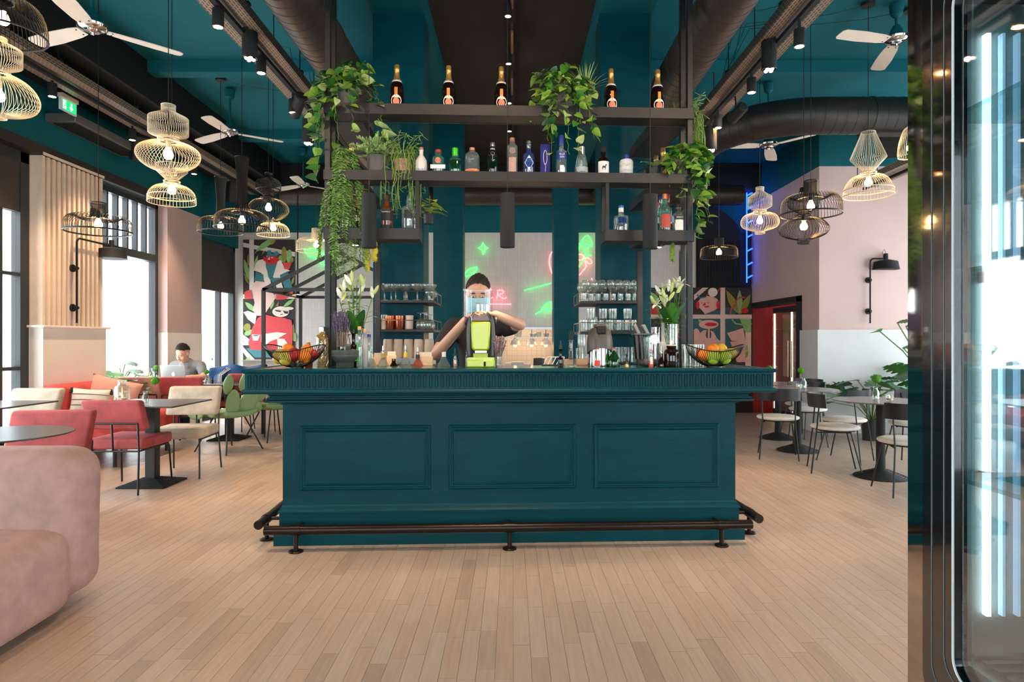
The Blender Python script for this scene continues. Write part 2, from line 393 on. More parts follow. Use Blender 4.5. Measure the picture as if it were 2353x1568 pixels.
# ---- street side behind the camera and the right-hand side: tall windows
def big_windows(name, axis, c, a0, a1, n, z0=0.35, z1=3.3):
    w = MB(); st = (a1-a0)/n; g = []
    for i in range(n+1):
        p = a0+i*st
        if axis == 'x': w.box(p-0.12, c-0.06, 0, p+0.12, c+0.06, z1)
        else: w.box(c-0.06, p-0.12, 0, c+0.06, p+0.12, z1)
    fr = struct(name, w, _M['anthracite_window_steel'])
    for i in range(n):
        p = a0+i*st
        if axis == 'x':
            B(p, c-0.1, 0, p+st, c+0.1, z0).build('apron', CREAM, fr); B(p+0.12, c-0.01, z0, p+st-0.12, c+0.01, z1).build('pane', PANE, fr, smooth=0)
        else:
            B(c-0.1, p, 0, c+0.1, p+st, z0).build('apron', CREAM, fr); B(c-0.01, p+0.12, z0, c+0.01, p+st-0.12, z1).build('pane', PANE, fr, smooth=0)
    return fr
big_windows('window_4', 'x', YF, -4.4, 6.4, 4, 0.5, 2.5)
struct('wall_front', B(XL, YF-0.1, 2.5, XR, YF+0.1, ZC), TEALW)
struct('wall_front_corner', B(XL-0.1, YF-0.1, 0, -4.4, YF+0.1, 3.3), PINK)
big_windows('window_5', 'y', XR, 0.4, 9.0, 3)
struct('wall_right', B(XR-0.1, YF, 3.3, XR+0.1, YB, ZC), TEALW)
struct('wall_right_corner', B(XR-0.1, YF, 0, XR+0.1, 0.4, 3.3), PINK)

# ---- right block: pink wall facing the room with an opening in its flank
PX, PY = 4.34, 9.1
struct('wall_right_block', B(PX, PY, 1.46, XR, PY+0.25, 3.77), PINK)
struct('wall_right_block_head', B(PX, PY, 3.77, XR, PY+0.25, ZC), TEALW)
struct('wall_right_block_base', B(PX-0.035, PY-0.03, 0, XR, PY+0.25, 1.46), WHITE)
struct('wall_right_flank', MB().box(PX, PY+0.25, 1.46, PX+0.2, 9.67, 3.77).box(PX, 9.67, 1.97, PX+0.2, YB, 3.77), PINK)
struct('wall_right_flank_head', B(PX, PY+0.25, 3.77, PX+0.2, YB, ZC), TEALW)
struct('wall_right_flank_base', B(PX-0.035, PY+0.25, 0, PX+0.2, 9.64, 1.46), WHITE)
struct('trim_2', MB().box(PX-0.02, 9.64, 0, PX+0.22, 9.80, 1.97).box(PX-0.02, 9.64, 1.9, PX+0.22, YB, 1.985), MBLACK)
struct('wall_back_room', MB().box(PX+0.9, 9.5, 0, PX+1.0, YB, 2.2).box(PX, YB-0.02, 0, PX+1, YB+0.1, 2.2), M('dark_red_paint', (150,24,34), 0.6))
# ---- back wall, with the kitchen hatch left open
TILE = tile_mat('white_stack_tile', (216,208,200), (202,194,186), 0.052, 0.155, 0.003)
KX0, KX1, KZ0, KZ1 = -0.62, 0.92, 0.80, 1.52
struct('wall_back', MB().box(XL, YB, 0, KX0, YB+0.15, 3.27).box(KX1, YB, 0, 3.34, YB+0.15, 3.27).box(KX0, YB, 0, KX1, YB+0.15, KZ0).box(KX0, YB, KZ1, KX1, YB+0.15, 3.27), TILE)
struct('wall_back_head', B(XL, YB-0.02, 3.27, 4.5, YB+0.15, ZC), TEALW)
struct('wall_back_dark', B(3.34, YB-0.03, 0, 4.36, YB+0.15, 3.27), M('dark_brown_curtain', (38,30,28), 0.8))
# ---- teal columns carrying the long beams
for s in (-1, 1):
    struct('column', B(min(s*0.77, s*1.21)-0.0, 5.6, 0, max(s*0.77, s*1.21), 5.96, ZC-0.24), TEAL, bevel=0.006)
struct('column', B(0.52, 8.0, 0, 0.83, 8.35, ZC-0.24), TEAL, bevel=0.006)
struct('column', B(-0.98, 8.0, 0, -0.61, 8.35, ZC-0.24), TEAL, bevel=0.006)
# ================================================================= BAR COUNTER
bar = thing('bar_counter', 'long dark teal panelled bar counter with fluted frieze in the middle', 'bar counter', BO, BR)
HW = 1.4725; BY = 0.045; BBK = 1.36            # half width, body front plane, depth of the island
def ring_profile(name, prof, mat=TEAL, back=BBK):
    """moulding run round the front and both sides; prof = [(projection beyond body, z)]"""
    m = MB(); k = len(prof); pts = []
    for o, z in prof:
        pts += [(-HW-o, back, z), (-HW-o, BY-o, z), (HW+o, BY-o, z), (HW+o, back, z)]
    fs = []
    for i in range(k-1):
        for j in range(3): fs.append((i*4+j, i*4+j+1, (i+1)*4+j+1, (i+1)*4+j))
    m.add(pts, fs); return m.build(name, mat, bar, smooth=25, fix=False)
# carcass
m = MB().box(-HW, BY, 0.05, HW, BY+0.06, 1.10)
for s in (-1, 1): m.box(min(s*HW, s*(HW-0.06)), BY+0.06, 0.05, max(s*HW, s*(HW-0.06)), BBK, 1.10)
m.build('carcass', TEAL, bar)
ring_profile('plinth', [(0.0,0.085),(0.03,0.085),(0.036,0.078),(0.045,0.066),(0.045,0.0)])
ring_profile('skirting_board', [(0.0,0.205),(0.017,0.203),(0.017,0.08)])
ring_profile('base_moulding', [(0.0,0.252),(0.004,0.25),(0.006,0.24),(0.010,0.236),(0.014,0.226),(0.022,0.216),(0.026,0.212),(0.026,0.203),(0.0,0.200)])
ring_profile('crown_moulding', [(0.02,0.975),(0.068,0.972),(0.070,0.958),(0.062,0.952),(0.064,0.942),(0.078,0.940),(0.079,0.931),(0.072,0.929),(0.088,0.925),(0.088,0.914),(0.03,0.906),(0.012,0.902),(0.010,0.893),(0.0,0.891)])
ring_profile('frieze', [(0.175,1.105),(0.175,0.998)])
ring_profile('lower_bead', [(0.17,1.004),(0.186,1.002),(0.192,0.994),(0.193,0.986),(0.188,0.977),(0.176,0.973),(0.04,0.973)])
# counter top: U shaped board with rounded nosing
ring_profile('nosing', [(0.10,1.127),(0.180,1.127),(0.189,1.123),(0.193,1.115),(0.190,1.106),(0.182,1.100),(0.17,1.099)])
m = MB(); zt, zb = 1.127, 1.100; f0 = BY-0.10; e = HW+0.10; inn = 0.55
m.box(-e, f0, zb, e, 0.42, zt)
for s in (-1, 1): m.box(min(s*e, s*(e-inn)), 0.42, zb, max(s*e, s*(e-inn)), BBK, zt)
m.build('counter_top', M('teal_glossy_top', (16,70,76), 0.22, var=0.1, scale=4, coat=0.4), bar)
# flutes on the frieze
fl = MB(); n = 6; hz = 0.031; r = 0.0098
pts = [(r*math.cos(a), hz+r*math.sin(a)) for a in [PI*i/n for i in range(n+1)]]+[(r*math.cos(a), -hz+r*math.sin(a)) for a in [PI+PI*i/n for i in range(n+1)]]
inner = [(x*0.55, (abs(z)-r*0.45)*(1 if z > 0 else -1)) for x, z in pts]
k = len(pts)
fl.add([(x,0,z) for x,z in pts]+[(x*0.90,-0.0075,z*0.985) for x,z in pts]+[(x,-0.001,z) for x,z in inner],
       [(i,(i+1)%k,k+(i+1)%k,k+i) for i in range(k)]+[(k+i,k+(i+1)%k,2*k+(i+1)%k,2*k+i) for i in range(k)]+[tuple(range(2*k,3*k))])
flm = fl.mesh('flute', TEAL, smooth=50)
N = 92; span = 2*(HW+0.165)
for i in range(N): inst(flm, 'flute', bar, (-span/2+span*(i+0.5)/N, BY-0.175, 1.0515))
for s in (-1, 1):
    for i in range(41): inst(flm, 'flute', bar, (s*(HW+0.175), BY-0.15+0.0356*(i+0.5), 1.0515), (0,0,s*PI/2))
# three framed panels: picture-frame moulding and the sunk field
def frame_panel(x0, x1, z0, z1):
    prof = [(0.0,0.0),(0.0,0.006),(0.004,0.013),(0.010,0.015),(0.016,0.012),(0.020,0.006),(0.028,0.005),(0.034,0.009),(0.040,0.004),(0.043,0.0)]
    mm = MB(); pts = []
    for d, h in prof:
        pts += [(x0+d, -h, z0+d), (x1-d, -h, z0+d), (x1-d, -h, z1-d), (x0+d, -h, z1-d)]
    fs = [(i*4+j, i*4+(j+1)%4, (i+1)*4+(j+1)%4, (i+1)*4+j) for i in range(len(prof)-1) for j in range(4)]
    mm.add(pts, fs); mm.build('panel_moulding', TEAL, bar, (0, BY, 0), smooth=25, fix=False)
def bxz(px, py): return bar_x(px, BY), bar_z(px, py, BY)
for (a, b_, t, bo) in ((690, 990, 978, 1126), (1031, 1323, 976, 1123), (1364, 1651, 974, 1121)):
    x0, _ = bxz(a, t); x1, _ = bxz(b_, t); xm = (a+b_)/2; frame_panel(x0, x1, bar_z(xm, bo, BY), bar_z(xm, t, BY))
# stiles: fine vertical joints in the boarding
for px in (1323, 990, 680):
    x, _ = bxz(px, 1000); B(x-0.0012, BY-0.0008, 0.255, x+0.0012, BY, 0.89).build('board_joint', M('joint_line', (3,38,46), 0.7), bar)
# inside shelf of the bar and work top
wk = thing('work_counter', 'low stainless work top hidden behind the teal bar front', 'worktop', BO, BR)
B(-1.08, 0.43, 0.88, 1.08, 0.60, 0.93).build('worktop_slab', STEEL, wk, bevel=0.004)
B(-1.05, 0.44, 0.0, 1.05, 0.58, 0.88).build('base_cabinet', MBLACK, wk)

# ---- foot rails
BRONZE = M('blackened_bronze_tube', (42,30,26), 0.32, metal=0.65, var=0.12, scale=8)
def rail(name, label, p0, p1, posts, wall):
    t = thing(name, label, 'foot rail', BO, BR)
    MB().tube([p0, p1], 0.029, 18).build('rail_tube', BRONZE, t)
    for q in posts:
        q = Vector(q); d = (Vector(p1)-Vector(p0)).normalized()
        MB().tube([q-d*0.030, q+d*0.030], 0.0325, 18).build('collar', BRONZE, t)
        MB().tube([(q.x, q.y, 0.006), (q.x, q.y, q.z-0.02)], 0.014, 12).build('post', BRONZE, t)
        MB().lathe([(0.044,0.0),(0.044,0.006),(0.038,0.011),(0.02,0.014)], 20, (q.x,q.y,0)).build('floor_flange', BRONZE, t)
        MB().tube([q, q+Vector(wall)], 0.011, 10).build('wall_bracket', BRONZE, t)
yr = -0.118; zr = 0.135
pf = [(bar_x(px, yr), yr, zr) for px in (680, 1171, 1658)]
rail('foot_rail', 'dark bronze foot rail along the front of the teal bar', (bar_x(608, yr), yr, zr), (bar_x(1727, yr), yr, zr), pf, (0, 0.15, 0))
rail('foot_rail', 'dark bronze foot rail along the window side of the bar', (-1.605, -0.02, zr+0.005), (-1.605, 1.3, zr+0.005), [(-1.605,0.14,zr+0.005),(-1.605,1.1,zr+0.005)], (0.13, 0, 0))
rail('foot_rail', 'dark bronze foot rail along the bar side facing the round tables', (1.605, -0.02, zr+0.005), (1.605, 1.3, zr+0.005), [(1.605,0.14,zr+0.005),(1.605,1.1,zr+0.005)], (-0.13, 0, 0))

# ================================================================= GANTRY OVER THE BAR
gan = thing('bar_gantry', 'black steel hanging shelf frame standing on the bar counter', 'shelf frame', BO, BR)
GY = 0.26; GD = 0.17; GX = 1.262; GB = 1.22
L3T, L3B, L2T, L2B, L1T, L1B = 2.911, 2.838, 2.458, 2.390, 2.066, 1.990
def post(x, y, z0=1.127, z1=ZC-0.01, w=0.038): B(x-w/2, y-w/2, z0, x+w/2, y+w/2, z1).build('post', BLACK, gan, bevel=0.003)
for s in (-1, 1):
    post(s*(GX-0.018), GY+0.03); post(s*(GX-0.018), GY+GD+0.02)
def tray(name, x0, y0, x1, y1, zt, zb):
    t = 0.006; m = MB(); m.box(x0, y0, zt-0.03, x1, y1, zt-0.012)
    m.box(x0, y0-t, zb, x1, y0, zt).box(x0, y1, zb, x1, y1+t, zt).box(x0-t, y0-t, zb, x0, y1+t, zt).box(x1, y0-t, zb, x1+t, y1+t, zt)
    m.box(x0, y0, zb+0.004, x1, y1, zb+0.010)
    return m.build(name, SHELF, gan, bevel=0.0015)
for zt, zb in ((L3T, L3B), (L2T, L2B)):
    tray('shelf', -GX, GY, GX, GY+GD, zt, zb)
    for s in (-1, 1): tray('side_shelf', min(s*GX, s*(GX-0.22)), GY+GD+0.012, max(s*GX, s*(GX-0.22)), GB, zt, zb)
xl1 = bar_x(963, GY); xr1 = bar_x(1392, GY)
tray('shelf', -GX, GY, xl1, GY+GD, L1T, L1B); tray('shelf', xr1, GY, GX, GY+GD, L1T, L1B)
for s in (-1, 1): tray('side_shelf', min(s*GX, s*(GX-0.22)), GY+GD+0.012, max(s*GX, s*(GX-0.22)), GB, L1T+0.08, L1B+0.08)
for x in (xl1-0.012, xr1+0.012):
    for y in (GY+0.015, GY+GD-0.015): post(x, y, L1T-0.01, L2B+0.005, 0.026)
# little downlights under the shelves
for (x, y, z) in ((-GX+0.11, 0.9, L2B), (GX-0.11, 0.9, L2B), (-GX+0.11, 0.75, L1B+0.08), (GX-0.11, 0.75, L1B+0.08)):
    d = MB().lathe([(0.03,-0.05),(0.03,0.0)], 14, (x,y,z)).build('downlight', MBLACK, gan)
    spot(bar_w(x, y, z-0.06), bar_w(x*0.85, y+0.5, 0.9), 9, 95)
    MB().lathe([(0.0,-0.052),(0.022,-0.052),(0.024,-0.050)], 14, (x,y,z)).build('lamp_face', EM('warm_lamp_face', (255,214,160), 30), d)

# ---- glass racks fixed to the two front columns
def rack(label, xo, xi, levels, y0, y1, px):
    t = thing('glass_rack', label, 'rack', (0,0,0))
    a, b_ = min(xo, xi), max(xo, xi)
    m = MB(); B(xo-0.022, y0-0.01, 1.0, xo+0.022, y0+0.03, 2.05).build('upright', SHELF, t, bevel=0.002)
    for z in levels:
        sh = MB().box(a, y0, z-0.022, b_, y0+0.20, z).box(min(xi, px), y0+0.20, z-0.022, max(xi, px), y1, z).build('rack_shelf', SHELF, t, bevel=0.002)
        if z > 1.2:
            pts = [(xo, y0+0.003, z+0.075), (xi, y0+0.003, z+0.075), (xi, y1, z+0.075)]
            MB().tube(pts, 0.0035, 6).build('guard_rail', BRASSY, t)
            for q in ((xo*0.5+xi*0.5, y0+0.003), (xi, y0+0.003), (xi, (y0+y1)/2), (xi, y1)):
                MB().tube([(q[0], q[1], z), (q[0], q[1], z+0.075)], 0.003, 6).build('rail_post', BRASSY, t)
    return t
RZL = [ZD(690,5.38), ZD(757,5.38), ZD(838,5.38)]
RZR = [ZD(692,5.38), ZD(762,5.38), ZD(838,5.38)]
rack('tiered glass rack on the teal column beside the bartender', XD(868,5.38), XD(996,5.38), RZL, 5.38, 5.95, -0.768)
rack('tiered glass rack on the teal column behind the steel juicer', XD(1470,5.38), XD(1334,5.38), RZR, 5.38, 5.95, 0.768)
# ================================================================= CEILING SERVICES
DUCT = M('dark_duct_paint', (66,54,49), 0.42, metal=0.3, var=0.08, scale=4)
TRAYM = tray_mat('perforated_tray', (150,128,112))
WARM = EM('warm_lamp_face', (255,214,160), 30)
def duct(name, label, pts, r, closed_seams=0.105, mat=None):
    DUCT = mat or _M['dark_duct_paint']
    t = thing(name, label, 'air duct', (0,0,0))
    MB().tube(pts, r, 28).build('duct_pipe', DUCT, t, smooth=60)
    m = MB(); pts = [Vector(p) for p in pts]; acc = 0; nxt = 0.05; big = 0
    for a, b_ in zip(pts[:-1], pts[1:]):
        d = b_-a; ln = d.length; u = d.normalized()
        while nxt <= acc+ln:
            c = a+u*(nxt-acc); w = 0.006; rr = r*1.012
            big += 1
            if big % 16 == 0: w, rr = 0.03, r*1.03
            m.tube([c-u*w/2, c+u*w/2], rr, 28); nxt += closed_seams
        acc += ln
    m.build('duct_seams', DUCT, t, smooth=60); return t
duct('air_duct', 'dark spiral air duct above the window end of the bar', [(-1.53,-1.5,3.72),(-1.53,10.75,3.72)], 0.19)
duct('air_duct', 'dark spiral air duct above the fruit-bowl end near the round tables', [(1.52,-1.5,3.72),(1.52,10.75,3.72)], 0.19)
duct('air_duct', 'dark spiral air duct crossing the hall before the tiled back wall', [(-3.9,10.95,3.78),(3.9,10.95,3.78)], 0.17)
e = [(2.32,10.7,3.66),(2.32,8.4,3.66)]+[(2.32+0.9-0.9*math.cos(a), 7.65-0.9*math.sin(a)+0.0, 3.66) for a in [i*PI/2/10 for i in range(11)]]+[(6.4,6.75,3.66)]
d4 = duct('air_duct', 'black elbow duct with slotted grille running above the pink block', e, 0.19, mat=M('black_duct_paint', (34,31,31), 0.45, metal=0.2, var=0.08))
m = MB(); 
for i in range(60): m.box(3.7+i*0.022, 6.69, 3.462, 3.71+i*0.022, 6.81, 3.480)
B(3.66, 6.67, 3.464, 5.05, 6.83, 3.488).build('grille', MBLACK, d4); o = m.build('grille_bars', DUCT, d4); o['kind'] = 'stuff'

def cable_tray(label, x0, x1, z, y0, y1, trackx=None):
    t = thing('cable_tray', label, 'cable tray', (0,0,0)); h = 0.075
    w = x1-x0
    B(x0, y0, z, x0+w*0.30, y1, z+0.004).build('tray_base', TRAYM, t); B(x1-w*0.30, y0, z, x1, y1, z+0.004).build('tray_base', TRAYM, t)
    B(x0+w*0.3, y0, z+0.018, x1-w*0.3, y1, z+0.022).build('tray_web', M('galvanised_grey', (128,118,110), 0.45, metal=0.4, var=0.25, scale=6), t)
    for x in (x0, x1): B(x-0.003, y0, z, x+0.003, y1, z+h).build('side_rail', TRAYM, t)
    n = int((y1-y0)/1.2)
    for i in range(n+1):
        y = y0+0.2+i*1.2
        if y > y1: break
        B(x0-0.01, y, z+h, x1+0.01, y+0.04, z+h+0.02).build('cross_bracket', BLACK, t)
        MB().tube([(x0+0.02, y+0.02, z+h), (x0+0.02, y+0.02, ZC-0.02)], 0.005, 6).build('drop_rod', BLACK, t)
        MB().tube([(x1-0.02, y+0.02, z+h), (x1-0.02, y+0.02, ZC-0.02)], 0.005, 6).build('drop_rod', BLACK, t)
    xm = trackx if trackx else (x0+x1)/2
    B(xm-0.018, y0, z-0.035, xm+0.018, y1, z-0.002).build('light_track', MBLACK, t)
    for k in range(3):
        MB().tube([(x0+w*(0.36+0.12*k), y0, z+0.03), (x0+w*(0.38+0.1*k), (y0+y1)/2, z+0.03), (x0+w*(0.36+0.12*k), y1, z+0.03)], 0.012, 6).build('cable', M('grey_cable', (70,62,58), 0.5), t)
    return t
cable_tray('perforated cable tray with spotlights left of the bar shelves', -2.21, -1.93, 3.69, -1.5, 10.4)
cable_tray('perforated cable tray with spotlights right of the bar shelves', 1.97, 2.25, 3.69, -1.5, 7.35)
cable_tray('perforated cable tray under the black soffit along the windows', -4.47, -4.15, 3.80, -1.5, 11.0)
cable_tray('short perforated cable tray over the pink wall block', 4.55, 4.85, 3.35, 3.5, 8.6)
ct = thing('light_track', 'slim black light track along the brown ceiling strip', 'light track', (0,0,0))
B(-0.03, 1.0, ZC-0.07, 0.03, 10.6, ZC-0.021).build('track_body', MBLACK, ct)
for y in (5.2, 6.1, 7.2, 8.2): B(-0.012, y, ZC-0.16, 0.012, y+0.5, ZC-0.07).build('track_adapter', BRASSY, ct)

def spotlight(label, p, r, h, aim=None, power=18, big=False, size=58, lit=True):
    t = thing('track_spotlight', label, 'spotlight', p, 0)
    k = thing and MB().lathe([(r*0.98,0.0),(r,0.004),(r,h*0.98),(r*0.97,h)], 20).build('lamp_body', MBLACK, t, smooth=40)
    MB().lathe([(r*0.78,0.002),(r*0.95,-0.003),(r*0.98,0.0)], 20).build('bezel', BLACK, t)
    if lit: MB().lathe([(0.0,-0.0015),(r*(0.78),-0.0015)], 20).build('lamp_face', WARM if not big else M('reflector_glass', (210,196,186), 0.12, metal=0.9), t)
    if big:
        for a in (0.6, 2.2, 3.9, 5.3): MB().ball((r*0.45*math.cos(a), r*0.45*math.sin(a), -0.001), r*0.3, 10, 6).build('led_lens', EM('pale_led_lens', (255,225,205), 6), t)
        zt_ = max(h+0.06, 3.655-p[2]); MB().tube([(0,r,h*0.6),(0,r*1.15,h+0.02),(0,0,h+0.05),(0,0,zt_)], 0.006, 6).build('bracket', BLACK, t); MB().tube([(0,-r,h*0.6),(0,-r*1.15,h+0.02),(0,0,h+0.05)], 0.006, 6).build('bracket', BLACK, t)
    else: MB().tube([(0,0,h),(0,0,max(h+0.01, {True: 3.655, False: 4.33}[p[2] < 3.9 and abs(p[0]) < 4]-p[2] if abs(p[0]) < 4 else 3.765-p[2]))], 0.012, 8).build('stem', MBLACK, t)
    if power: spot(Vector(p)+Vector((0,0,-0.012)), aim or (p[0], p[1], 0), power, size)
    return t
LZ = ['nearest the camera', 'second along', 'third along', 'fourth along']
for i, (px, by) in enumerate(((501,62),(600,168),(673,259))):
    D = 2.08*F/(CX-px); spotlight('small lit black spotlight on the tray left of the bar, '+LZ[i], P(px, by, D), 0.04, 0.125, None, 95, size=36)
for i, (px, by) in enumerate(((1837,107),(1727,213),(1650,294))):
    D = 2.10*F/(px-CX); spotlight('small lit black spotlight on the tray right of the bar, '+LZ[i], P(px, by, D), 0.04, 0.125, None, 95, size=36)
for i, (px, by) in enumerate(((574,134),(708,329))):
    D = 2.03*F/(CX-px); q = P(px, by, D); spotlight('large black theatre spotlight on the left tray, '+('nearer one' if i == 0 else 'one by the trailing plant'), P(px, by, D), 0.058, 0.24, None, 60, big=True)
for i, (px, by) in enumerate(((1767,160),(1634,345))):
    D = 2.05*F/(px-CX); spotlight('large black theatre spotlight on the right tray, '+('nearer one' if i == 0 else 'one by the elbow duct'), P(px, by, D), 0.058, 0.24, None, 60, big=True)
for i, (px, by) in enumerate(((120,222),(304,322),(446,400))):
    D = 4.35*F/(CX-px); spotlight('small lit spotlight under the window-side tray, '+LZ[i], P(px, by, D), 0.04, 0.125, None, 100, size=88)
for i, y in enumerate((3.0, 4.2, 5.65, 6.62, 7.72, 8.75)):
    if i < 2: continue
    spotlight('tiny lit downlight on the brown ceiling strip, '+['first','second','third','fourth'][i-2]+' from the front', Vector((-0.035, y, 4.15)), 0.032, 0.10, None, 50, size=70)
# a tilted floodlight that looks back towards the camera, and one on the left
t = thing('flood_spotlight', 'tilted black floodlight shining towards the camera by the elbow duct', 'spotlight', P(1680, 275, 6.35), (math.radians(72), 0, 0.28))
MB().lathe([(0.05,-0.0),(0.055,0.01),(0.055,0.2),(0.04,0.21)], 20).build('lamp_body', MBLACK, t)
for a in range(4): MB().ball((0.022*math.cos(a*PI/2+0.8), 0.022*math.sin(a*PI/2+0.8), -0.001), 0.017, 10, 6).build('led_lens', EM('bright_led', (255,232,215), 60), t)
MB().tube([(0,0.05,0.1),(0,0.24,0.14)], 0.008, 6).build('bracket', BLACK, t)
t = thing('flood_spotlight', 'tilted black floodlight between left tray spotlights and trailing plant', 'spotlight', P(676, 265, 6.2), (math.radians(65), 0, 0.6))
MB().lathe([(0.05,-0.0),(0.055,0.01),(0.055,0.26),(0.04,0.27)], 20).build('lamp_body', MBLACK, t)
for a in range(4): MB().ball((0.022*math.cos(a*PI/2+0.8), 0.022*math.sin(a*PI/2+0.8), -0.001), 0.017, 10, 6).build('led_lens', EM('pale_led_lens', (255,225,205), 6), t)
# spots added out of view, nearer than the frame, to light floor and bar
for i, (x, y) in enumerate(((-2.08,3.2),(-2.08,1.8),(2.10,3.3),(2.10,1.9),(-0.035,3.1),(-0.035,1.9),(-4.3,4.4),(-4.3,2.6))):
    aim_ = {1: (-0.6,4.4,2.5), 3: (0.6,4.4,2.5), 5: (0.0,4.4,1.5)}.get(i)
    spotlight('small lit black spotlight added overhead out of view, number '+['one','two','three','four','five','six','seven','eight'][i], Vector((x, y, 3.52 if abs(x) > 1 else 4.15)), 0.04, 0.125, aim_, 90 if aim_ else (170 if abs(x) < 1 else 60), size=70 if abs(x) < 1 else 58)

# ---- ceiling fans
IVORY = M('ivory_fan_blade', (222,205,190), 0.5, var=0.04)
bladem = MB()
pts = [(0.10,-0.045),(0.18,-0.06),(0.40,-0.072),(0.60,-0.066),(0.625,-0.045),(0.63,0.0),(0.625,0.045),(0.60,0.066),(0.40,0.072),(0.18,0.06),(0.10,0.045)]
bladem.prism(pts, 0.006, 'z', 0.0); bladem = bladem.mesh('blade', IVORY, smooth=0)
def fan(label, px, py, D, a0, cap=TEALW):
    p = P(px, py, D); t = thing('ceiling_fan', label, 'ceiling fan', p, 0)
    MB().lathe([(0.0,-0.035),(0.012,-0.033),(0.016,-0.02),(0.05,-0.012),(0.055,0.0),(0.085,0.006),(0.105,0.02),(0.11,0.035),(0.10,0.05),(0.05,0.058)], 32).build('motor_hub', CHROME, t)
    MB().lathe([(0.055,0.055),(0.055,0.10),(0.03,0.15),(0.014,0.16)], 20).build('rod_cover', cap, t)
    MB().tube([(0,0,0.15),(0,0,ZC-p.z-0.03)], 0.013, 10).build('down_rod', cap, t)
    MB().lathe([(0.02,ZC-p.z-0.14),(0.05,ZC-p.z-0.11),(0.062,ZC-p.z-0.025)], 20).build('ceiling_cup', cap, t)
    for k in range(3):
        a = math.radians(a0+120*k); b_ = inst(bladem, 'blade', t, (0,0,0.012), (math.radians(9), math.radians(1.5), a))
        MB().cyl((0.13,-0.03,-0.004),(0.13,-0.03,0.001),0.006,n=8).build('rivet', BLACK, b_); MB().cyl((0.13,0.03,-0.004),(0.13,0.03,0.001),0.006,n=8).build('rivet', BLACK, b_)
fan('ivory three-blade ceiling fan with chrome hub beside the pale pendants at upper left', 212, 70, 4.9, 41)
fan('ivory three-blade ceiling fan over the tall-necked black pendants', 528, 308, 7.9, 30)
fan('ivory three-blade ceiling fan far back beside the trailing bar plants', 697, 428, 10.3, 35)
fan('ivory three-blade ceiling fan partly behind the glass display fridge', 2060, 97, 5.9, 195)
fan('ivory three-blade ceiling fan below the black elbow duct', 1766, 338, 7.7, 185)

# ---- wire pendants
WW = M('cream_wire', (226,210,182), 0.5, var=0.03); WB = M('black_wire', (26,22,20), 0.4, var=0.05)
BULB = EM('warm_bulb', (255,205,130), 45)
def catmull(pr, k=4):
    out = []
    n = len(pr)
    for i in range(n-1):
        p0, p1, p2, p3 = pr[max(i-1,0)], pr[i], pr[i+1], pr[min(i+2,n-1)]
        for j in range(k):
            t = j/k
            out.append(tuple(0.5*((2*p1[a])+(-p0[a]+p2[a])*t+(2*p0[a]-5*p1[a]+4*p2[a]-p3[a])*t*t+(-p0[a]+3*p1[a]-3*p2[a]+p3[a])*t**3) for a in (0,1)))
    out.append(pr[-1]); return out
ROSE = M('dark_ceiling_rose', (34,26,26), 0.5)
def pendant(label, mat, px, D, segs, bulby, ribs=44, rings=(), cant=0.0, twist=0.0, wire=0.0017, glow=9):
    """segs: list of (smooth?, [(radius px, y px) ...]) measured off the silhouette, top to bottom"""
    s = D/F; ytop = segs[0][1][0][1]; base = P(px, ytop, D)
    t = thing('wire_pendant', label, 'pendant lamp', base, 0); t.rotation_euler = (0, cant, 0)
    if mat is WB: wire = 0.0023
    for sm, pr in segs:
        pr = [(r*s, -(y-ytop)*s) for r, y in pr]
        path = catmull(pr) if sm else pr
        m = MB()
        for i in range(ribs):
            pts = []
            for q, (r, z) in enumerate(path):
                a = 2*PI*i/ribs + twist*(q/len(path)); pts.append((r*math.cos(a), r*math.sin(a), z))
            m.tube(pts, wire, 4, caps=False)
        for r, z in (pr[0], pr[-1]): m.tube([(r*math.cos(2*PI*j/40), r*math.sin(2*PI*j/40), z) for j in range(40)], wire*1.6, 5, closed=True)
        m.build('wire_cage', mat, t, smooth=0, fix=False)
    for r, y in rings:
        r *= s; z = -(y-ytop)*s
        MB().tube([(r*math.cos(2*PI*j/40), r*math.sin(2*PI*j/40), z) for j in range(40)], wire*3.0, 6, closed=True).build('ring', mat, t, fix=False)
    bz = -(bulby-ytop)*s
    MB().lathe([(0.0,-0.034),(0.02,-0.03),(0.031,-0.015),(0.033,0.0),(0.028,0.018),(0.016,0.04),(0.013,0.055)], 16, (0,0,bz)).build('bulb', BULB, t)
    MB().lathe([(0.017,0.05),(0.018,0.10),(0.006,0.12)], 12, (0,0,bz)).build('lamp_holder', mat, t)
    top = (ZC-base.z-0.03)
    MB().tube([(0,0,bz+0.11),(0,0,0.0),(0.0-math.sin(cant)*0,0,top)], 0.003, 6).build('cord', WB, t)
    MB().lathe([(0.06,top),(0.06,top+0.028)], 20).build('ceiling_rose', ROSE, t)
    sx_ = (-2.17 if base.x < -0.5 else 2.0)-base.x
    MB().tube([(0,0,top+0.012), (sx_*0.25,0.05,top-0.05), (sx_*0.55,0.1,top-0.08), (sx_*0.85,0.12,top-0.10), (sx_,0.14,3.78-base.z)], 0.003, 5).build('swag_cable', WB, t)
    if glow: bulb_light(base+Vector((0,0,bz-0.0)), glow)
    return t
def disc(c, y0, y1, y2): return c
S, N_ = True, False
pendant('wide black wire pendant cropped by the upper left corner', WB, 8, 4.0, [(N_, [(20,-70),(20,5)]), (S, [(20,6),(50,2),(72,18),(83,48),(84,80)])], 45, 60, [(84,80)], glow=5)
pendant('cream wire pendant with angular top cropped by the left edge', WW, -2, 4.15, [(N_, [(15,88),(15,98),(44,112),(44,148),(14,164)]), (S, [(14,172),(40,178),(66,198),(78,226),(66,250),(30,262),(16,264),(15,272)])], 222, 52, [(22,168)], twist=0.5, glow=5)
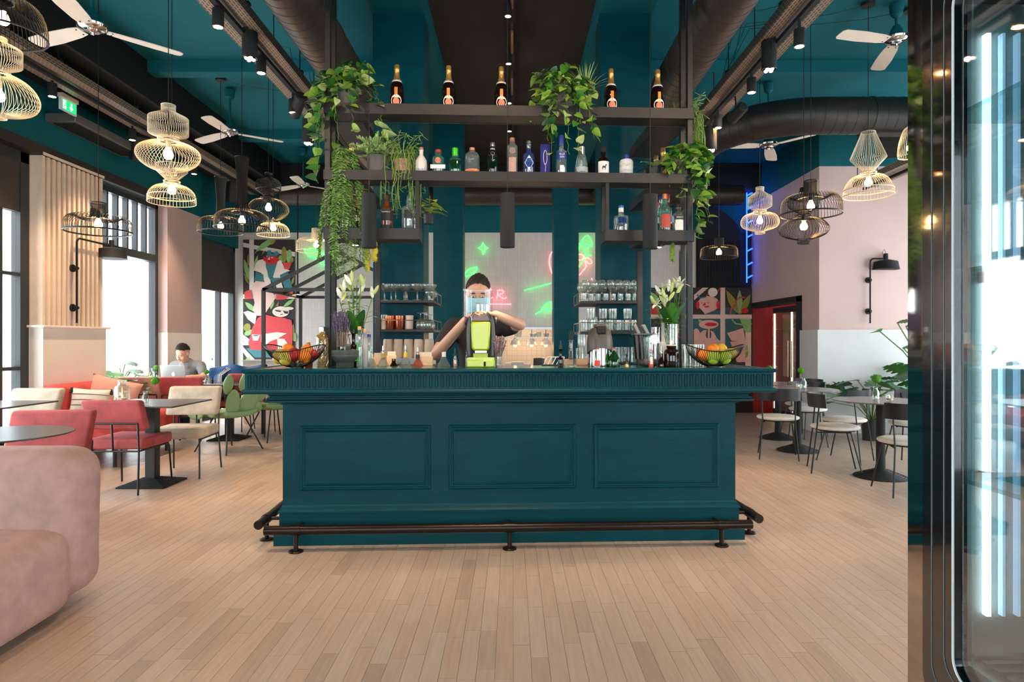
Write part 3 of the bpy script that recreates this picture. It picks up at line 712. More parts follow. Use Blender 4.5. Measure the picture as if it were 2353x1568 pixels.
pendant('cream wire pendant with angular top and lantern belly over the laptop', WW, 387, 4.6, [(N_, [(15,242),(15,257),(42,271),(42,308),(12,318)]), (S, [(18,327),(42,332),(62,343),(67.5,358),(59,374),(38,388),(19,391),(18,400)])], 356, 52, [(22,320),(23,325)], twist=0.45)
pendant('small cream wire dome pendant just below the lantern one', WW, 395, 5.4, [(N_, [(33,380),(33,394),(13,413)]), (S, [(14,425),(34,430),(46,441),(50,452),(51,466)])], 438, 44, [(17,417),(17,422),(50,452)])
pendant('flat black wire drum pendant before the slatted pillar', WB, 226, 5.5, [(N_, [(17,467),(15,480),(17,498)]), (S, [(17,500),(34,506),(50,498),(62,503),(67,514),(68,533)])], 516, 56, [(68,533)])
pendant('tall-necked black drum pendant farther from the camera', WB, 507, 7.6, [(S, [(13,407),(10,440),(9,465),(10,490),(14,500)]), (S, [(14,500),(22,503),(35,502),(45,507),(49,517),(49,534)])], 520, 48, [(49,534)])
pendant('tall-necked black drum pendant nearest the tiled bar shelves', WB, 556, 6.4, [(S, [(15,362),(12,400),(11,440),(13,470),(18,485)]), (S, [(18,485),(26,489),(42,487),(54,494),(59,503),(60,524)])], 508, 52, [(60,524)])
pendant('black wire pendant with hat tier and round belly above a cream dome', WB, 617, 7.0, [(S, [(8,398),(9,407),(26,418),(27,436)]), (N_, [(27,437),(10,450)]), (S, [(15,458),(35,464),(45,479),(40,494),(25,505),(12,508)])], 478, 44, [(17,455)], twist=0.35)
pendant('small cream wire dome pendant under the black hat-tier one', WW, 628, 7.4, [(S, [(12,513),(25,516),(34,526),(36,541)])], 524, 40, [(14,510),(36,541)])
pendant('cream wire drum pendant in front of the house-shaped frame', WW, 727, 8.2, [(N_, [(10,526),(11,548)]), (S, [(11,549),(22,553),(36,550),(43,558),(44,578)])], 563, 46, [(44,578)])
pendant('cream wire pendant before the blue neon stair', WW, 1746, 7.1, [(N_, [(9,431),(9,441),(26,453),(26,475),(12,483)]), (S, [(14,489),(34,495),(42,510),(36,523),(14,531),(11,533),(11,537)])], 508, 44, [(14,485)], twist=0.4)
pendant('wide black wire drum pendant over the nearest round tables', WB, 1863, 5.7, [(N_, [(15,416),(15,448)]), (S, [(15,449),(30,458),(46,450),(58,456),(65,470),(66,493)])], 474, 56, [(66,493)])
pendant('black wire pendant with round belly half behind the wide drum', WB, 1847, 6.0, [(N_, [(8,432),(9,442),(35,461),(32,476),(12,490)]), (S, [(15,500),(38,507),(54,526),(45,541),(22,549),(14,551),(13,560)])], 521, 46, [(16,495)], twist=0.35)
pendant('cream wire pendant with diamond top beside the glass fridge', WW, 1995, 5.9, [(N_, [(15,304),(16,308),(38,364),(12,393)]), (S, [(15,402),(34,407),(47,423),(52,437),(53,450)])], 420, 46, [(17,397),(52,437),(53,450)])
pendant('flat black wire drum pendant against the dark curtain', WB, 1652, 8.0, [(N_, [(10,548),(11,566)]), (S, [(11,567),(24,571),(35,568),(41,575),(42,592)])], 581, 52, [(42,592)])
pendant('cream wire dome pendant cut off by the display fridge edge', WW, 2093, 6.0, [(S, [(8,292),(16,300),(24,325),(27,350),(26,360)])], 340, 36, [(26,360)])

# ---- three black tube pendants over the bar front
tubem = MB().lathe([(0.046,0.0),(0.048,0.003),(0.048,0.35),(0.044,0.352),(0.0,0.352)], 28).mesh('lamp_tube', MBLACK, smooth=40)
for i, (px, py) in enumerate(((848,570),(1166,569),(1494,572))):
    p = P(px, py, 4.20); t = thing('tube_pendant', ['matt black tube pendant over the mortar on the bar', 'matt black tube pendant above the bartender', 'matt black tube pendant in front of the steel juicer shelves'][i], 'pendant lamp', p)
    inst(tubem, 'lamp_tube', t, (0,0,0)); MB().tube([(0,0,0.35),(0,0,ZC-p.z-0.02)], 0.0025, 6).build('cord', WB, t)
    MB().lathe([(0.05,ZC-p.z-0.03),(0.05,ZC-p.z-0.004)], 20).build('ceiling_rose', ROSE, t)
    MB().lathe([(0.0,0.0),(0.036,0.0)], 20, (0,0,0.004)).build('lamp_face', EM('warm_tube_face', (255,214,160), 6), t)
    spot(p+Vector((0,0,-0.01)), (p.x, p.y+0.1, 0), 14, 70)

# ---- exit sign, speakers, wall vent, wall lamps
ex = thing('exit_sign', 'green lit exit sign with running figure and down arrow', 'sign', (-4.55, 6.48, 3.64))
B(-0.012, 0, 0, 0.012, 0.235, 0.125).build('sign_plate', M('clear_white_plate', (225,235,232), 0.3), ex)
B(0.0125, 0.022, 0.012, 0.0135, 0.222, 0.113).build('green_field', EM('exit_green', (10,160,84), 1.6), ex)
Wt = EM('exit_white', (235,250,240), 2.0)
def yz(poly, name): MB().prism(poly, 0.001, 'x', 0.0137).build(name, Wt, ex, smooth=0)
MBd = MB(); yz([(0.03,0.02),(0.072,0.02),(0.072,0.105),(0.03,0.105)], 'doorway')
Gd = _M['exit_green']
fg = MB(); fg.prism([(0.045,0.055),(0.06,0.085),(0.068,0.08),(0.058,0.052),(0.07,0.03),(0.062,0.024),(0.05,0.045),(0.036,0.022),(0.03,0.028)], 0.0008, 'x', 0.0149)
fg.prism([(0.058+0.007*math.cos(i*PI/4), 0.095+0.007*math.sin(i*PI/4)) for i in range(8)], 0.0008, 'x', 0.0149); fg.build('running_figure', Gd, ex, smooth=0)
yz([(0.142,0.100),(0.162,0.100),(0.162,0.06),(0.182,0.06),(0.152,0.02),(0.122,0.06),(0.142,0.06)], 'arrow')
B(-0.03, 0.0, 0.125, 0.03, 0.24, 0.165).build('housing', M('beige_housing', (196,170,150), 0.5), ex)
MB().tube([(0,0.12,0.165),(0.2,0.12,0.22)], 0.008, 6).build('bracket', BLACK, ex)
def speaker(label, p, rz, s=1.0, tilt=0.3):
    t = thing('loudspeaker', label, 'loudspeaker', p, (tilt, 0, rz))
    m = MB(); m.prism([(-0.11*s,-0.09*s),(0.11*s,-0.09*s),(0.14*s,0.02*s),(0.09*s,0.14*s),(-0.09*s,0.14*s),(-0.14*s,0.02*s)], 0.38*s, 'z', -0.19*s); m.build('cabinet', MBLACK, t, bevel=0.01)
    B(-0.1*s,-0.1*s,-0.17*s,0.1*s,-0.089*s,0.17*s).build('grille', M('speaker_grille', (40,38,38), 0.7, var=0.3, scale=80), t, bevel=0.005)
    MB().tube([(0,0.1*s,0.1*s),(0,0.2*s,0.45*s)], 0.012, 8).build('bracket', BLACK, t)
speaker('black loudspeaker under the tray near the diamond pendant', P(2048, 322, 8.2), -0.5, 1.15)
speaker('black loudspeaker under the window-side tray behind the lantern pendant', P(322, 342, 7.9), 0.7, 0.8)
speaker('grey loudspeaker between the tall-necked pendants', P(540, 440, 10.2), 0.6, 0.9)
v = thing('air_conditioner', 'grey slotted air conditioning unit high on the window wall', 'air conditioner', (-4.93, 7.35, 3.62))
B(0, -0.55, 0, 0.32, 0.75, 0.09).build('casing', M('grey_casing', (120,118,116), 0.4, metal=0.5), v, bevel=0.005)
for i in range(12): B(0.05+0.02*i, -0.5, -0.006, 0.062+0.02*i, 0.7, 0.0).build('louvre', MBLACK, v)

def wall_lamp(label, p, rz, h=0.98, arm=0.36):
    t = thing('wall_lamp', label, 'wall lamp', p, rz)      # local: wall at y=+, arm reaches along +x
    pts = [(0,0,-0.05),(0,0,h-0.06)]+[(0.06-0.06*math.cos(a), 0, h-0.06+0.06*math.sin(a)) for a in [i*PI/2/6 for i in range(1,7)]]+[(arm,0,h)]
    MB().tube(pts, 0.011, 10).build('arm_tube', MBLACK, t)
    for z in (0.12, 0.56):
        MB().tube([(0,-0.02,z),(0,0.035,z)], 0.016, 10).build('clamp', MBLACK, t); MB().tube([(0,0.035,z),(0,0.055,z)], 0.042, 18).build('wall_disc', MBLACK, t)
    MB().lathe([(0.175,-0.14),(0.17,-0.135),(0.15,-0.03),(0.06,-0.005),(0.03,0.0),(0.028,0.085),(0.0,0.086)], 32, (arm,0,h-0.015)).build('lamp_shade', MBLACK, t, smooth=40)
    MB().ball((arm,0,h-0.11), 0.03, 12, 8).build('bulb', M('unlit_bulb', (235,230,215), 0.3), t)
    MB().tube([(arm,0,h+0.07),(arm-0.02,0,h+0.13),(arm-0.05,0,h+0.09),(arm-0.03,0,h)], 0.003, 6).build('cable_loop', MBLACK, t)
# left: arm runs along the pillar into depth (+Y); right: arm runs along +X
wall_lamp('black swing-arm wall lamp on the slatted pillar', (-4.845, 7.17, 1.55), PI/2, h=0.90, arm=0.62)
wall_lamp('black swing-arm wall lamp on the pink wall block', (XD(2000,9.04), 9.045, ZD(735,9.04)), 0.0, h=0.86, arm=0.22)
# ================================================================= FURNITURE
def velvet(name, c, hi):
    m = M(name, c, 0.75, var=0.26, scale=7, sheen=0.25, bump=0.1, bscale=25); return m
V_PINK = velvet('rose_velvet', (180,80,82), (220,130,130)); V_MAUVE = M('mauve_velvet', (176,137,130), 0.75, var=0.12, scale=14, sheen=0.3, bump=0.1, bscale=40)
V_CORAL = velvet('coral_velvet', (206,74,68), (230,110,100)); V_BEIGE = velvet('beige_chenille', (196,180,160), (220,205,190))
V_BLUSH = velvet('blush_velvet', (206,164,150), (220,180,170))
def rbox(sx, sy, sz, r, n=6, fn=None, c=(0,0,0)):
    """rounded block built from a cube grid; fn bends the points afterwards"""
    m = MB(); hx, hy, hz = sx/2, sy/2, sz/2
    def cut(h, k):
        out = [-h]; 
        for i in range(1, k): out.append(-h+2*h*i/k)
        return out+[h]
    def ease(h):                                  # more cuts near the rounded edges
        a = [-h, -h+r*0.2, -h+r*0.55, -h+r]; mid = [(-h+r)+(2*(h-r))*i/n for i in range(1, n)]
        return a+mid+[-x for x in reversed(a)]
    X, Y, Z = ease(hx), ease(hy), ease(hz); idx = {}
    def vert(p):
        key = tuple(round(q, 6) for q in p)
        if key not in idx:
            q = Vector(p); inn = Vector((max(-hx+r, min(hx-r, q.x)), max(-hy+r, min(hy-r, q.y)), max(-hz+r, min(hz-r, q.z)))); d = q-inn
            # map cube shell to a round one
            L = max(abs(d.x), abs(d.y), abs(d.z))
            if d.length > 1e-9: q = inn+d.normalized()*L
            if fn: q = Vector(fn(q))
            idx[key] = len(m.v); m.v.append((q.x+c[0], q.y+c[1], q.z+c[2]))
        return idx[key]
    def face(A, B_, mk):
        for i in range(len(A)-1):
            for j in range(len(B_)-1):
                m.f.append((vert(mk(A[i],B_[j])), vert(mk(A[i+1],B_[j])), vert(mk(A[i+1],B_[j+1])), vert(mk(A[i],B_[j+1])))); m.m.append(0)
    for s in (-1, 1):
        face(X, Y, lambda a, b_, s=s: (a, b_, s*hz)); face(X, Z, lambda a, b_, s=s: (a, s*hy, b_)); face(Y, Z, lambda a, b_, s=s: (s*hx, a, b_))
    return m

# ---- velvet dining chair with thin black frame: faces local +Y
_chair_mesh = {}
def velvet_chair(label, mat, x, y, rz, back=(0.54, 0.80), seat=0.47, group=None, w=0.50):
    t = thing('velvet_chair', label, 'chair', (x, y, 0), rz, group)
    sc = rbox(w-0.02, 0.48, 0.095, 0.022, 4); sc.build('seat', mat, t, (0, 0.02, seat-0.05), smooth=60)
    h = back[1]-back[0]
    rbox(w, 0.085, h, 0.024, 4, lambda q: (q.x, q.y-0.10*(q.z/h), q.z)).build('backrest', mat, t, (0, -0.205, (back[0]+back[1])/2), smooth=60)
    f = 0.0085; zs = seat-0.105
    for s in (-1, 1):
        xx = s*(w/2-0.03)
        MB().tube([(xx+s*0.015, -0.285, 0.0), (xx, -0.245, zs), (xx, -0.262, back[0]+0.06)], f, 8).build('leg', BLACK, t)
        MB().tube([(xx+s*0.012, 0.265, 0.0), (xx, 0.235, zs-0.03), (xx, 0.215, zs)], f, 8).build('leg', BLACK, t)
        MB().tube([(xx, -0.245, zs), (xx, 0.215, zs)], f, 8).build('seat_rail', BLACK, t)
    MB().tube([(-w/2+0.03, -0.245, zs), (w/2-0.03, -0.245, zs)], f, 8).build('seat_rail', BLACK, t)
    MB().tube([(-w/2+0.03, -0.262, back[0]+0.06), (w/2-0.03, -0.262, back[0]+0.06)], f, 8).build('back_rail', BLACK, t)
    MB().tube([(0, -0.245, zs), (0, -0.262, back[0]+0.06)], f, 8).build('back_strut', BLACK, t)
    return t
velvet_chair('rose velvet chair with black frame, back turned, at the square table', V_PINK, -3.38, 5.70, 0.0)
velvet_chair('beige chair facing us across the square candle table', V_BEIGE, -3.20, 6.32, PI+0.08, back=(0.56,0.84))
velvet_chair('beige chair cropped by the left edge before the coral sofa', V_BEIGE, -4.62, 6.02, PI-0.06, back=(0.54,0.84))
velvet_chair('rose velvet chair facing us behind the round table', V_PINK, -3.34, 4.50, PI+0.12, back=(0.50,0.79), w=0.56)
velvet_chair('rose velvet chair with back turned, in front of the laptop', V_PINK, -4.08, 8.15, 0.06, back=(0.58,0.86))
velvet_chair('blush velvet chair with back turned, left of the laptop', V_BLUSH, -4.58, 8.16, 0.0, back=(0.58,0.86))
velvet_chair('rose velvet chair under the draped blue jacket', V_PINK, -4.02, 9.25, PI/2+0.3, back=(0.56,0.84))
velvet_chair('rose velvet chair peeking out beside the bar end', V_PINK, -3.60, 8.95, 0.1, back=(0.56,0.86))

# ---- square tables with stepped square foot
TOP = M('charcoal_laminate', (74,72,72), 0.32, var=0.05)
def square_table(label, x, y, s=0.78, h=0.74, base=True, rz=0.0):
    t = thing('square_table', label, 'table', (x, y, 0), rz)
    B(-s/2, -s/2, h-0.014, s/2, s/2, h).build('tabletop', TOP, t, bevel=0.003)
    B(-0.045, -0.045, 0.03, 0.045, 0.045, h-0.014).build('pedestal', BLACK, t, bevel=0.004)
    b_ = B(-0.21, -0.21, 0, 0.21, 0.21, 0.012).build('foot_plate', MBLACK, t)
    n = 8
    for i in range(n):
        q = 0.205-i*0.02; z = 0.012+i*0.006
        B(-q, -q, z, q, q, z+0.003).build('foot_step', BLACK, b_, bevel=0.001)
        B(-q+0.006, -q+0.006, z+0.003, q-0.006, q-0.006, z+0.006).build('foot_step', MBLACK, b_)
    return t
square_table('square charcoal table with candle jar between rose and beige chairs', -3.27, 5.86, 0.74)
square_table('square charcoal table cropped by the left edge', -4.62, 5.72, 0.70)
square_table('square charcoal table under the laptop', -4.52, 8.72, 0.66)
square_table('square charcoal table beside the green cactus chairs', -3.75, 8.55, 0.62)
square_table('square charcoal table behind the far cactus chair', -3.05, 9.7, 0.66)
def round_table(label, x, y, r=0.42, h=0.735, pr=0.04):
    t = thing('round_table', label, 'table', (x, y, 0))
    MB().lathe([(0.0,h-0.012),(r-0.012,h-0.012),(r,h-0.006),(r,h-0.002),(r-0.002,h),(0.0,h)], 64).build('tabletop', M('taupe_table_top', (126,112,108), 0.3, var=0.04), t, smooth=25)
    MB().lathe([(pr*1.05,0.07),(pr,0.2),(pr,h-0.03),(pr*1.2,h-0.012)], 24).build('pedestal', MBLACK, t)
    pr_ = [(0.235,0.0),(0.235,0.008)]
    for i in range(9):
        q = 0.232-i*0.020; z = 0.008+i*0.0075; pr_ += [(q,z+0.006),(q-0.009,z+0.008),(q-0.012,z+0.0045)]
    MB().lathe(pr_+[(0.042,0.085)], 48).build('ribbed_foot', MBLACK, t, smooth=20); return t
round_table('round taupe table nearest the display fridge', 3.52, 6.15)
round_table('round taupe table in the middle of the dining corner', 3.38, 7.62, 0.44)
round_table('round taupe table farthest back behind the bar corner', 3.55, 9.35-0.75, 0.40)
t = round_table('dark round table cropped by the left edge behind the mauve sofa', -3.14, 3.92, 0.40)
for ch in t.children:
    if ch.name.startswith('tabletop'): ch.data.materials[0] = TOP

# ---- black bentwood-back chair with round cream pad: faces local +Y
PAD = M('cream_bouclé_pad', (228,218,206), 0.8, var=0.05, scale=20, bump=0.1)
def cafe_chair(label, x, y, rz):
    t = thing('cafe_chair', label, 'chair', (x, y, 0), rz)
    MB().lathe([(0.0,0.425),(0.185,0.425),(0.215,0.432),(0.225,0.445),(0.22,0.458),(0.19,0.468),(0.10,0.474),(0.0,0.475)], 40).build('seat', PAD, t, smooth=60)
    MB().lathe([(0.0,0.412),(0.18,0.412),(0.18,0.424)], 32).build('seat_plate', MBLACK, t)
    R = 0.235; n = 16; A0, A1 = math.radians(205), math.radians(335)
    def bk(u, v):
        a = A0+(A1-A0)*u; return (R*math.cos(a), R*math.sin(a)*1.0-0.012*v, 0.645+0.135*v)
    m = MB(); m.grid(bk, n, 3); m2 = MB()
    def bko(u, v): p = bk(u, v); a = A0+(A1-A0)*u; return (p[0]+0.012*math.cos(a), p[1]+0.012*math.sin(a), p[2])
    m.grid(bko, n, 3)
    k = (n+1)*4
    for j in range(3):
        m.f.append((j*(n+1), (j+1)*(n+1), k+(j+1)*(n+1), k+j*(n+1))); m.m.append(0); m.f.append((j*(n+1)+n, (j+1)*(n+1)+n, k+(j+1)*(n+1)+n, k+j*(n+1)+n)); m.m.append(0)
    for i in range(n):
        m.f.append((i, i+1, k+i+1, k+i)); m.m.append(0); m.f.append((3*(n+1)+i, 3*(n+1)+i+1, k+3*(n+1)+i+1, k+3*(n+1)+i)); m.m.append(0)
    m.build('backrest', M('black_stained_ply', (34,31,31), 0.4), t, smooth=50)
    f = 0.0075
    for s in (-1, 1):
        a = math.radians(270+s*48); xb, yb = R*math.cos(a), R*math.sin(a)
        MB().tube([(s*0.20, -0.235, 0), (s*0.165, -0.185, 0.41), (xb, yb, 0.74)], f, 8).build('leg', BLACK, t)
        MB().tube([(s*0.20, 0.215, 0), (s*0.15, 0.12, 0.412)], f, 8).build('leg', BLACK, t)
        MB().tube([(s*0.165, -0.185, 0.405), (s*0.10, 0.13, 0.405)], f, 8).build('seat_bar', BLACK, t)
    return t
def face(dx, dy): return math.atan2(-dx, dy)
cafe_chair('black café chair facing sideways to the nearest round table', 3.22, 6.42, face(1, -0.35))
cafe_chair('black café chair with back to the plants, near the nearest table', 3.62, 7.02, face(-0.75, 0.8))
cafe_chair('black café chair beside the teal bar corner, back turned', 2.98, 7.22, face(0.35, 1))
cafe_chair('black café chair facing us behind the middle round table', 3.72, 8.10, face(-0.3, -1))
cafe_chair('black café chair with back turned, cut by the display fridge', 3.38, 5.52, face(0.15, 1))
cafe_chair('black café chair facing us, cut by the fridge beyond the nearest table', 4.18, 6.72, face(-0.8, -0.6))
cafe_chair('black café chair at the farthest round table facing us', 3.95, 8.75, face(-1, -0.5))

# ---- big mauve lounge sofa in the foreground corner
sf = thing('mauve_sofa', 'big mauve velvet lounge sofa in the lower left corner', 'sofa', (-2.06, 3.02, 0), math.radians(1.5))
def backfn(q):
    z = q.z; return (q.x-0.02*max(0, z/0.35)**2, q.y+0.06*z-0.03*(1-(z/0.36)**2), q.z)
rbox(1.75, 0.34, 0.72, 0.13, 8, backfn).build('backrest', V_MAUVE, sf, (-0.875, 0.16, 0.415), smooth=80)
def seatfn(q): return (q.x+0.02*math.cos(q.z*3.5)-0.03, q.y, q.z+0.01*math.cos(q.x*3))
rbox(1.70, 0.95, 0.40, 0.10, 8, seatfn).build('seat', V_MAUVE, sf, (-0.845, -0.42, 0.232), smooth=80)
for x, y in ((-0.22, 0.0), (-1.5, 0.0), (-0.22, -0.75), (-1.5, -0.75)): B(x-0.05, y-0.05, 0, x+0.05, y+0.05, 0.055).build('leg', MBLACK, sf)

# ---- coral sofa along the window wall with cushions
cs = thing('coral_sofa', 'rounded coral velvet sofa along the window wall', 'sofa', (-4.40, 7.15, 0))
rbox(0.60, 1.25, 0.30, 0.08, 6).build('seat', V_CORAL, cs, (0.10, 0, 0.35), smooth=80)
rbox(0.30, 1.27, 0.70, 0.13, 6).build('backrest', V_CORAL, cs, (-0.31, -0.01, 0.50), smooth=80)
for x in (-0.3, 0.3):
    for y in (-0.5, 0.5): MB().cyl((x,y,0),(x,y,0.2),0.02,n=10).build('leg', BLACK, cs)
def pillow_mesh(w, h, d):
    m = MB()
    def top(u, v, s):
        x = (u-0.5)*w; z = (v-0.5)*h; k = max(0, (1-(2*u-1)**2)*(1-(2*v-1)**2))**0.5
        pin = 1-0.06*(1-abs(2*u-1))*(1 if True else 0)*0; return (x*(1-0.08*(1-(2*v-1)**2)*abs(2*u-1)**3), s*d/2*k, z*(1-0.08*(1-(2*u-1)**2)*abs(2*v-1)**3))
    m.grid(lambda u, v: top(u, v, -1), 14, 14); m.grid(lambda u, v: top(u, v, 1), 14, 14); return m
cu = thing('striped_cushion', 'cream cushion with thin black stripes and tassels on the coral sofa', 'cushion', (-4.40, 6.72, 0.665), (math.radians(-14), math.radians(6), 0.55))
pm_ = pillow_mesh(0.36, 0.28, 0.13).build('cover', M('cream_cushion', (236,220,204), 0.8, var=0.04), cu, smooth=80)
for i, z in enumerate((-0.10, -0.045, 0.01, 0.07)):
    m = MB(); pts = []
    for j in range(21):
        u = 0.05+0.9*j/20; v = z/0.28+0.5; k = max(0, (1-(2*u-1)**2)*(1-(2*v-1)**2))**0.5; pts.append(((u-0.5)*0.36, -0.065*k-0.001, z))
    m.tube(pts, 0.003, 5).build('stripe', M('black_thread', (30,26,28), 0.8), cu)
for sx in (-1, 1):
    for sz in (-1, 1): MB().lathe([(0.004,0.0),(0.016,-0.03),(0.018,-0.06),(0.0,-0.065)], 8, (sx*0.175, 0, sz*0.135+0.01)).build('tassel', _M['black_thread'], cu)
cu = thing('peach_cushion', 'plain peach cushion leaning beside the striped one', 'cushion', (-4.40, 7.12, 0.71), (math.radians(-10), math.radians(16), 0.6))
pillow_mesh(0.50, 0.36, 0.14).build('cover', M('peach_cushion', (232,168,146), 0.8, var=0.05), cu, smooth=80)

# ---- green cactus-shaped chairs
GRN = M('sage_green_shell', (136,166,116), 0.55, var=0.06)
def cactus_chair(label, x, y, rz):
    t = thing('cactus_chair', label, 'chair', (x, y, 0), rz)
    def pad(c, rx, rz_, rot): 
        o = MB().ball((0,0,0), 1.0, 20, 12, (1,1,1)).build('pad', GRN, t, c, rot, smooth=180); o.scale = (rx*1.1, 0.032, rz_*1.1); return o
    rbox(0.46, 0.46, 0.07, 0.03, 5, lambda q: (q.x, q.y, q.z+0.5*(q.x**2+q.y**2))).build('seat', GRN, t, (0, 0, 0.42), smooth=80)
    pad((-0.11,-0.20,0.57),0.105,0.165,(math.radians(14),-0.32,0.12)); pad((0.11,-0.20,0.57),0.105,0.165,(math.radians(14),0.32,-0.12))
    pad((-0.215,-0.25,0.80),0.080,0.115,(math.radians(18),-0.45,0.2)); pad((0.215,-0.25,0.80),0.080,0.115,(math.radians(18),0.45,-0.2)); pad((0.02,-0.26,0.83),0.075,0.125,(math.radians(18),0.08,0))
    pad((-0.29,-0.06,0.52),0.12,0.085,(0.15,-0.35,1.25)); pad((0.29,-0.06,0.52),0.12,0.085,(0.15,0.35,-1.25))
    pad((-0.33,0.16,0.47),0.13,0.07,(0.55,-0.25,1.5)); pad((0.33,0.16,0.47),0.13,0.07,(0.55,0.25,-1.5))
    pad((-0.30,-0.17,0.66),0.075,0.10,(0.2,-0.45,0.75)); pad((0.30,-0.17,0.66),0.075,0.10,(0.2,0.45,-0.75))
    for sx in (-1, 1):
        for sy in (-1, 1): MB().tube([(sx*0.12, sy*0.12, 0.40), (sx*0.26, sy*0.27, 0.0)], 0.009, 8).build('leg', BLACK, t)
cactus_chair('sage green cactus-shaped chair nearer the rose velvet chair', -3.36, 7.65, 1.1)
cactus_chair('sage green cactus-shaped chair half hidden behind the bar corner', -3.16, 8.55, 0.9)
# ================================================================= PLANTS
LG = M('leaf_green', (62,122,40), 0.45, var=0.25, scale=14); LL = M('leaf_lime', (140,176,62), 0.45, var=0.2, scale=14)
LP = M('leaf_pale', (176,190,120), 0.5, var=0.25, scale=20); LD = M('leaf_deep', (34,86,34), 0.4, var=0.25, scale=10)
LY = M('leaf_yellow_green', (186,196,70), 0.5, var=0.2, scale=10); STEM = M('plant_stem', (88,120,52), 0.6)
def leaf_outline(l, w, kind='heart'):
    if kind == 'heart': q = [(0,0.0),(0.30,-0.06),(0.47,0.10),(0.48,0.30),(0.36,0.58),(0.17,0.84),(0,1.0)]
    elif kind == 'lance': q = [(0,0.0),(0.22,0.10),(0.45,0.32),(0.46,0.52),(0.28,0.80),(0,1.0)]
    else: q = [(0,0),(0.32,0.15),(0.5,0.45),(0.42,0.75),(0.2,0.93),(0,1.0)]
    return [(x*w, y*l) for x, y in q]
def leaf_mesh(name, l, w, mat, kind='heart', fold=0.25, droop=0.18):
    q = leaf_outline(l, w, kind); m = MB(); n = len(q)
    mid = [(0, y, -droop*l*(y/l)**2) for x, y in q]; L_ = [(-x, y, abs(x)*fold-droop*l*(y/l)**2) for x, y in q]; R_ = [(x, y, abs(x)*fold-droop*l*(y/l)**2) for x, y in q]
    m.add(mid+L_+R_, [(i, n+i, n+i+1, i+1) for i in range(n-1)]+[(i, i+1, 2*n+i+1, 2*n+i) for i in range(n-1)])
    return m.mesh(name, mat, smooth=180, fix=False)
HEART = [leaf_mesh('leaf', 0.058, 0.052, mt) for mt in (LG, LL, LL, LP, LD)]
def aim(d, roll):
    d = Vector(d).normalized(); q = d.to_track_quat('Y', 'Z'); return (q.to_matrix().to_4x4() @ Matrix.Rotation(roll, 4, 'Y')).to_euler()
POTG = M('grey_stone_pot', (92,86,84), 0.7, var=0.12); POTC = M('hammered_copper_pot', (170,128,110), 0.35, metal=0.5, var=0.3, scale=30)
POTW = M('blush_ceramic_pot', (212,188,180), 0.5); POTB = M('black_pot', (28,28,30), 0.45)
def pot(t, r, h, mat, taper=0.85):
    MB().lathe([(0.0,0.0),(r*taper,0.0),(r,h*0.97),(r,h),(r*0.92,h),(r*0.9,h*0.85),(0.0,h*0.85)], 28).build('pot', mat, t, smooth=40)
    MB().lathe([(0.0,h*0.86),(r*0.9,h*0.86)], 20).build('soil', M('potting_soil', (40,30,24), 0.95, var=0.3, scale=60), t)
def pothos(label, p, strands, seed, pr=0.07, ph=0.11, potmat=POTG, name='pothos_plant', maxleaf=170, meshes=HEART, scale=1.0, rz=0.0):
    """strands: (angle, reach, rise, drop); leaves sit singly along each"""
    rnd = random.Random(seed); t = thing(name, label, 'plant', p, rz); pot(t, pr, ph, potmat)
    sm = MB(); n = 0; tot = sum(max(5, int((R+up+drop)/0.022)) for a, R, up, drop in strands); keep = min(1.0, maxleaf/tot)
    for a, R, up, drop in strands:
        pts = []; k = max(5, int((R+up+drop)/0.022))
        for i in range(k+1):
            u = i/k; e_ = 1-(1-u)**1.7
            pts.append(Vector((math.cos(a)*R*e_+rnd.uniform(-.01,.01), math.sin(a)*R*e_+rnd.uniform(-.01,.01), ph*0.9+up*math.sin(min(1,u*1.8)*PI/2)*(1 if u < .55 else 1)-drop*max(0,u-0.25)**1.6*1.6)))
        sm.tube(pts, 0.0018, 4, caps=False)
        for i in range(1, k+1):
            if n >= maxleaf: break
            if rnd.random() > keep: continue
            b_ = rnd.uniform(0, 2*PI); d = Vector((math.cos(a)*0.7+math.cos(b_)*0.8, math.sin(a)*0.7+math.sin(b_)*0.8-0.35, rnd.uniform(-0.9,0.35)))
            s = rnd.uniform(0.7, 1.2)*scale
            inst(rnd.choice(meshes), 'leaf', t, pts[i], aim(d, rnd.uniform(-0.9,0.9)), (s,s,s)); n += 1
    sm.build('stems', STEM, t, smooth=0, fix=False); return t
def strandset(n, seed, reach, rise, drop, a0=0, a1=2*PI):
    r = random.Random(seed); return [(a0+(a1-a0)*(i+r.random()*0.8)/n, r.uniform(*reach), r.uniform(*rise), r.uniform(*drop)) for i in range(n)]
def foliage(t, name, mat, leaves, ll, lw, kind='lance'):
    """many tiny leaves joined: too small to pick apart"""
    q = leaf_outline(ll, lw, kind); n = len(q); m = MB()
    for p, d, s, roll in leaves:
        R = Euler(aim(d, roll)).to_matrix()
        vs_ = [R@Vector((0,y,-0.1*y))*s+p for x,y in q]+[R@Vector((-x,y,x*0.3))*s+p for x,y in q[1:-1]]+[R@Vector((x,y,x*0.3))*s+p for x,y in q[1:-1]]
        k = n-2; L_ = [0]+[n+i for i in range(k)]+[n-1]; R_ = [0]+[n+k+i for i in range(k)]+[n-1]
        m.add(vs_, [tuple(range(n))[::-1]+tuple(L_[1:-1])] if False else [(i, L_[i], L_[i+1], i+1) if L_[i] != i else (i, L_[i+1], i+1) for i in range(n-2)]+[(n-2, L_[n-2], n-1)]+[(i, i+1, R_[i+1], R_[i]) if R_[i] != i else (i, i+1, R_[i+1]) for i in range(n-2)]+[(n-2, n-1, R_[n-2])])
    o = m.build(name, mat, t, smooth=0, fix=False); o['kind'] = 'stuff'; return o
gz3, gz2, gz1 = L3T-0.012, L2T-0.012, L1T-0.012
gy = GY+0.085
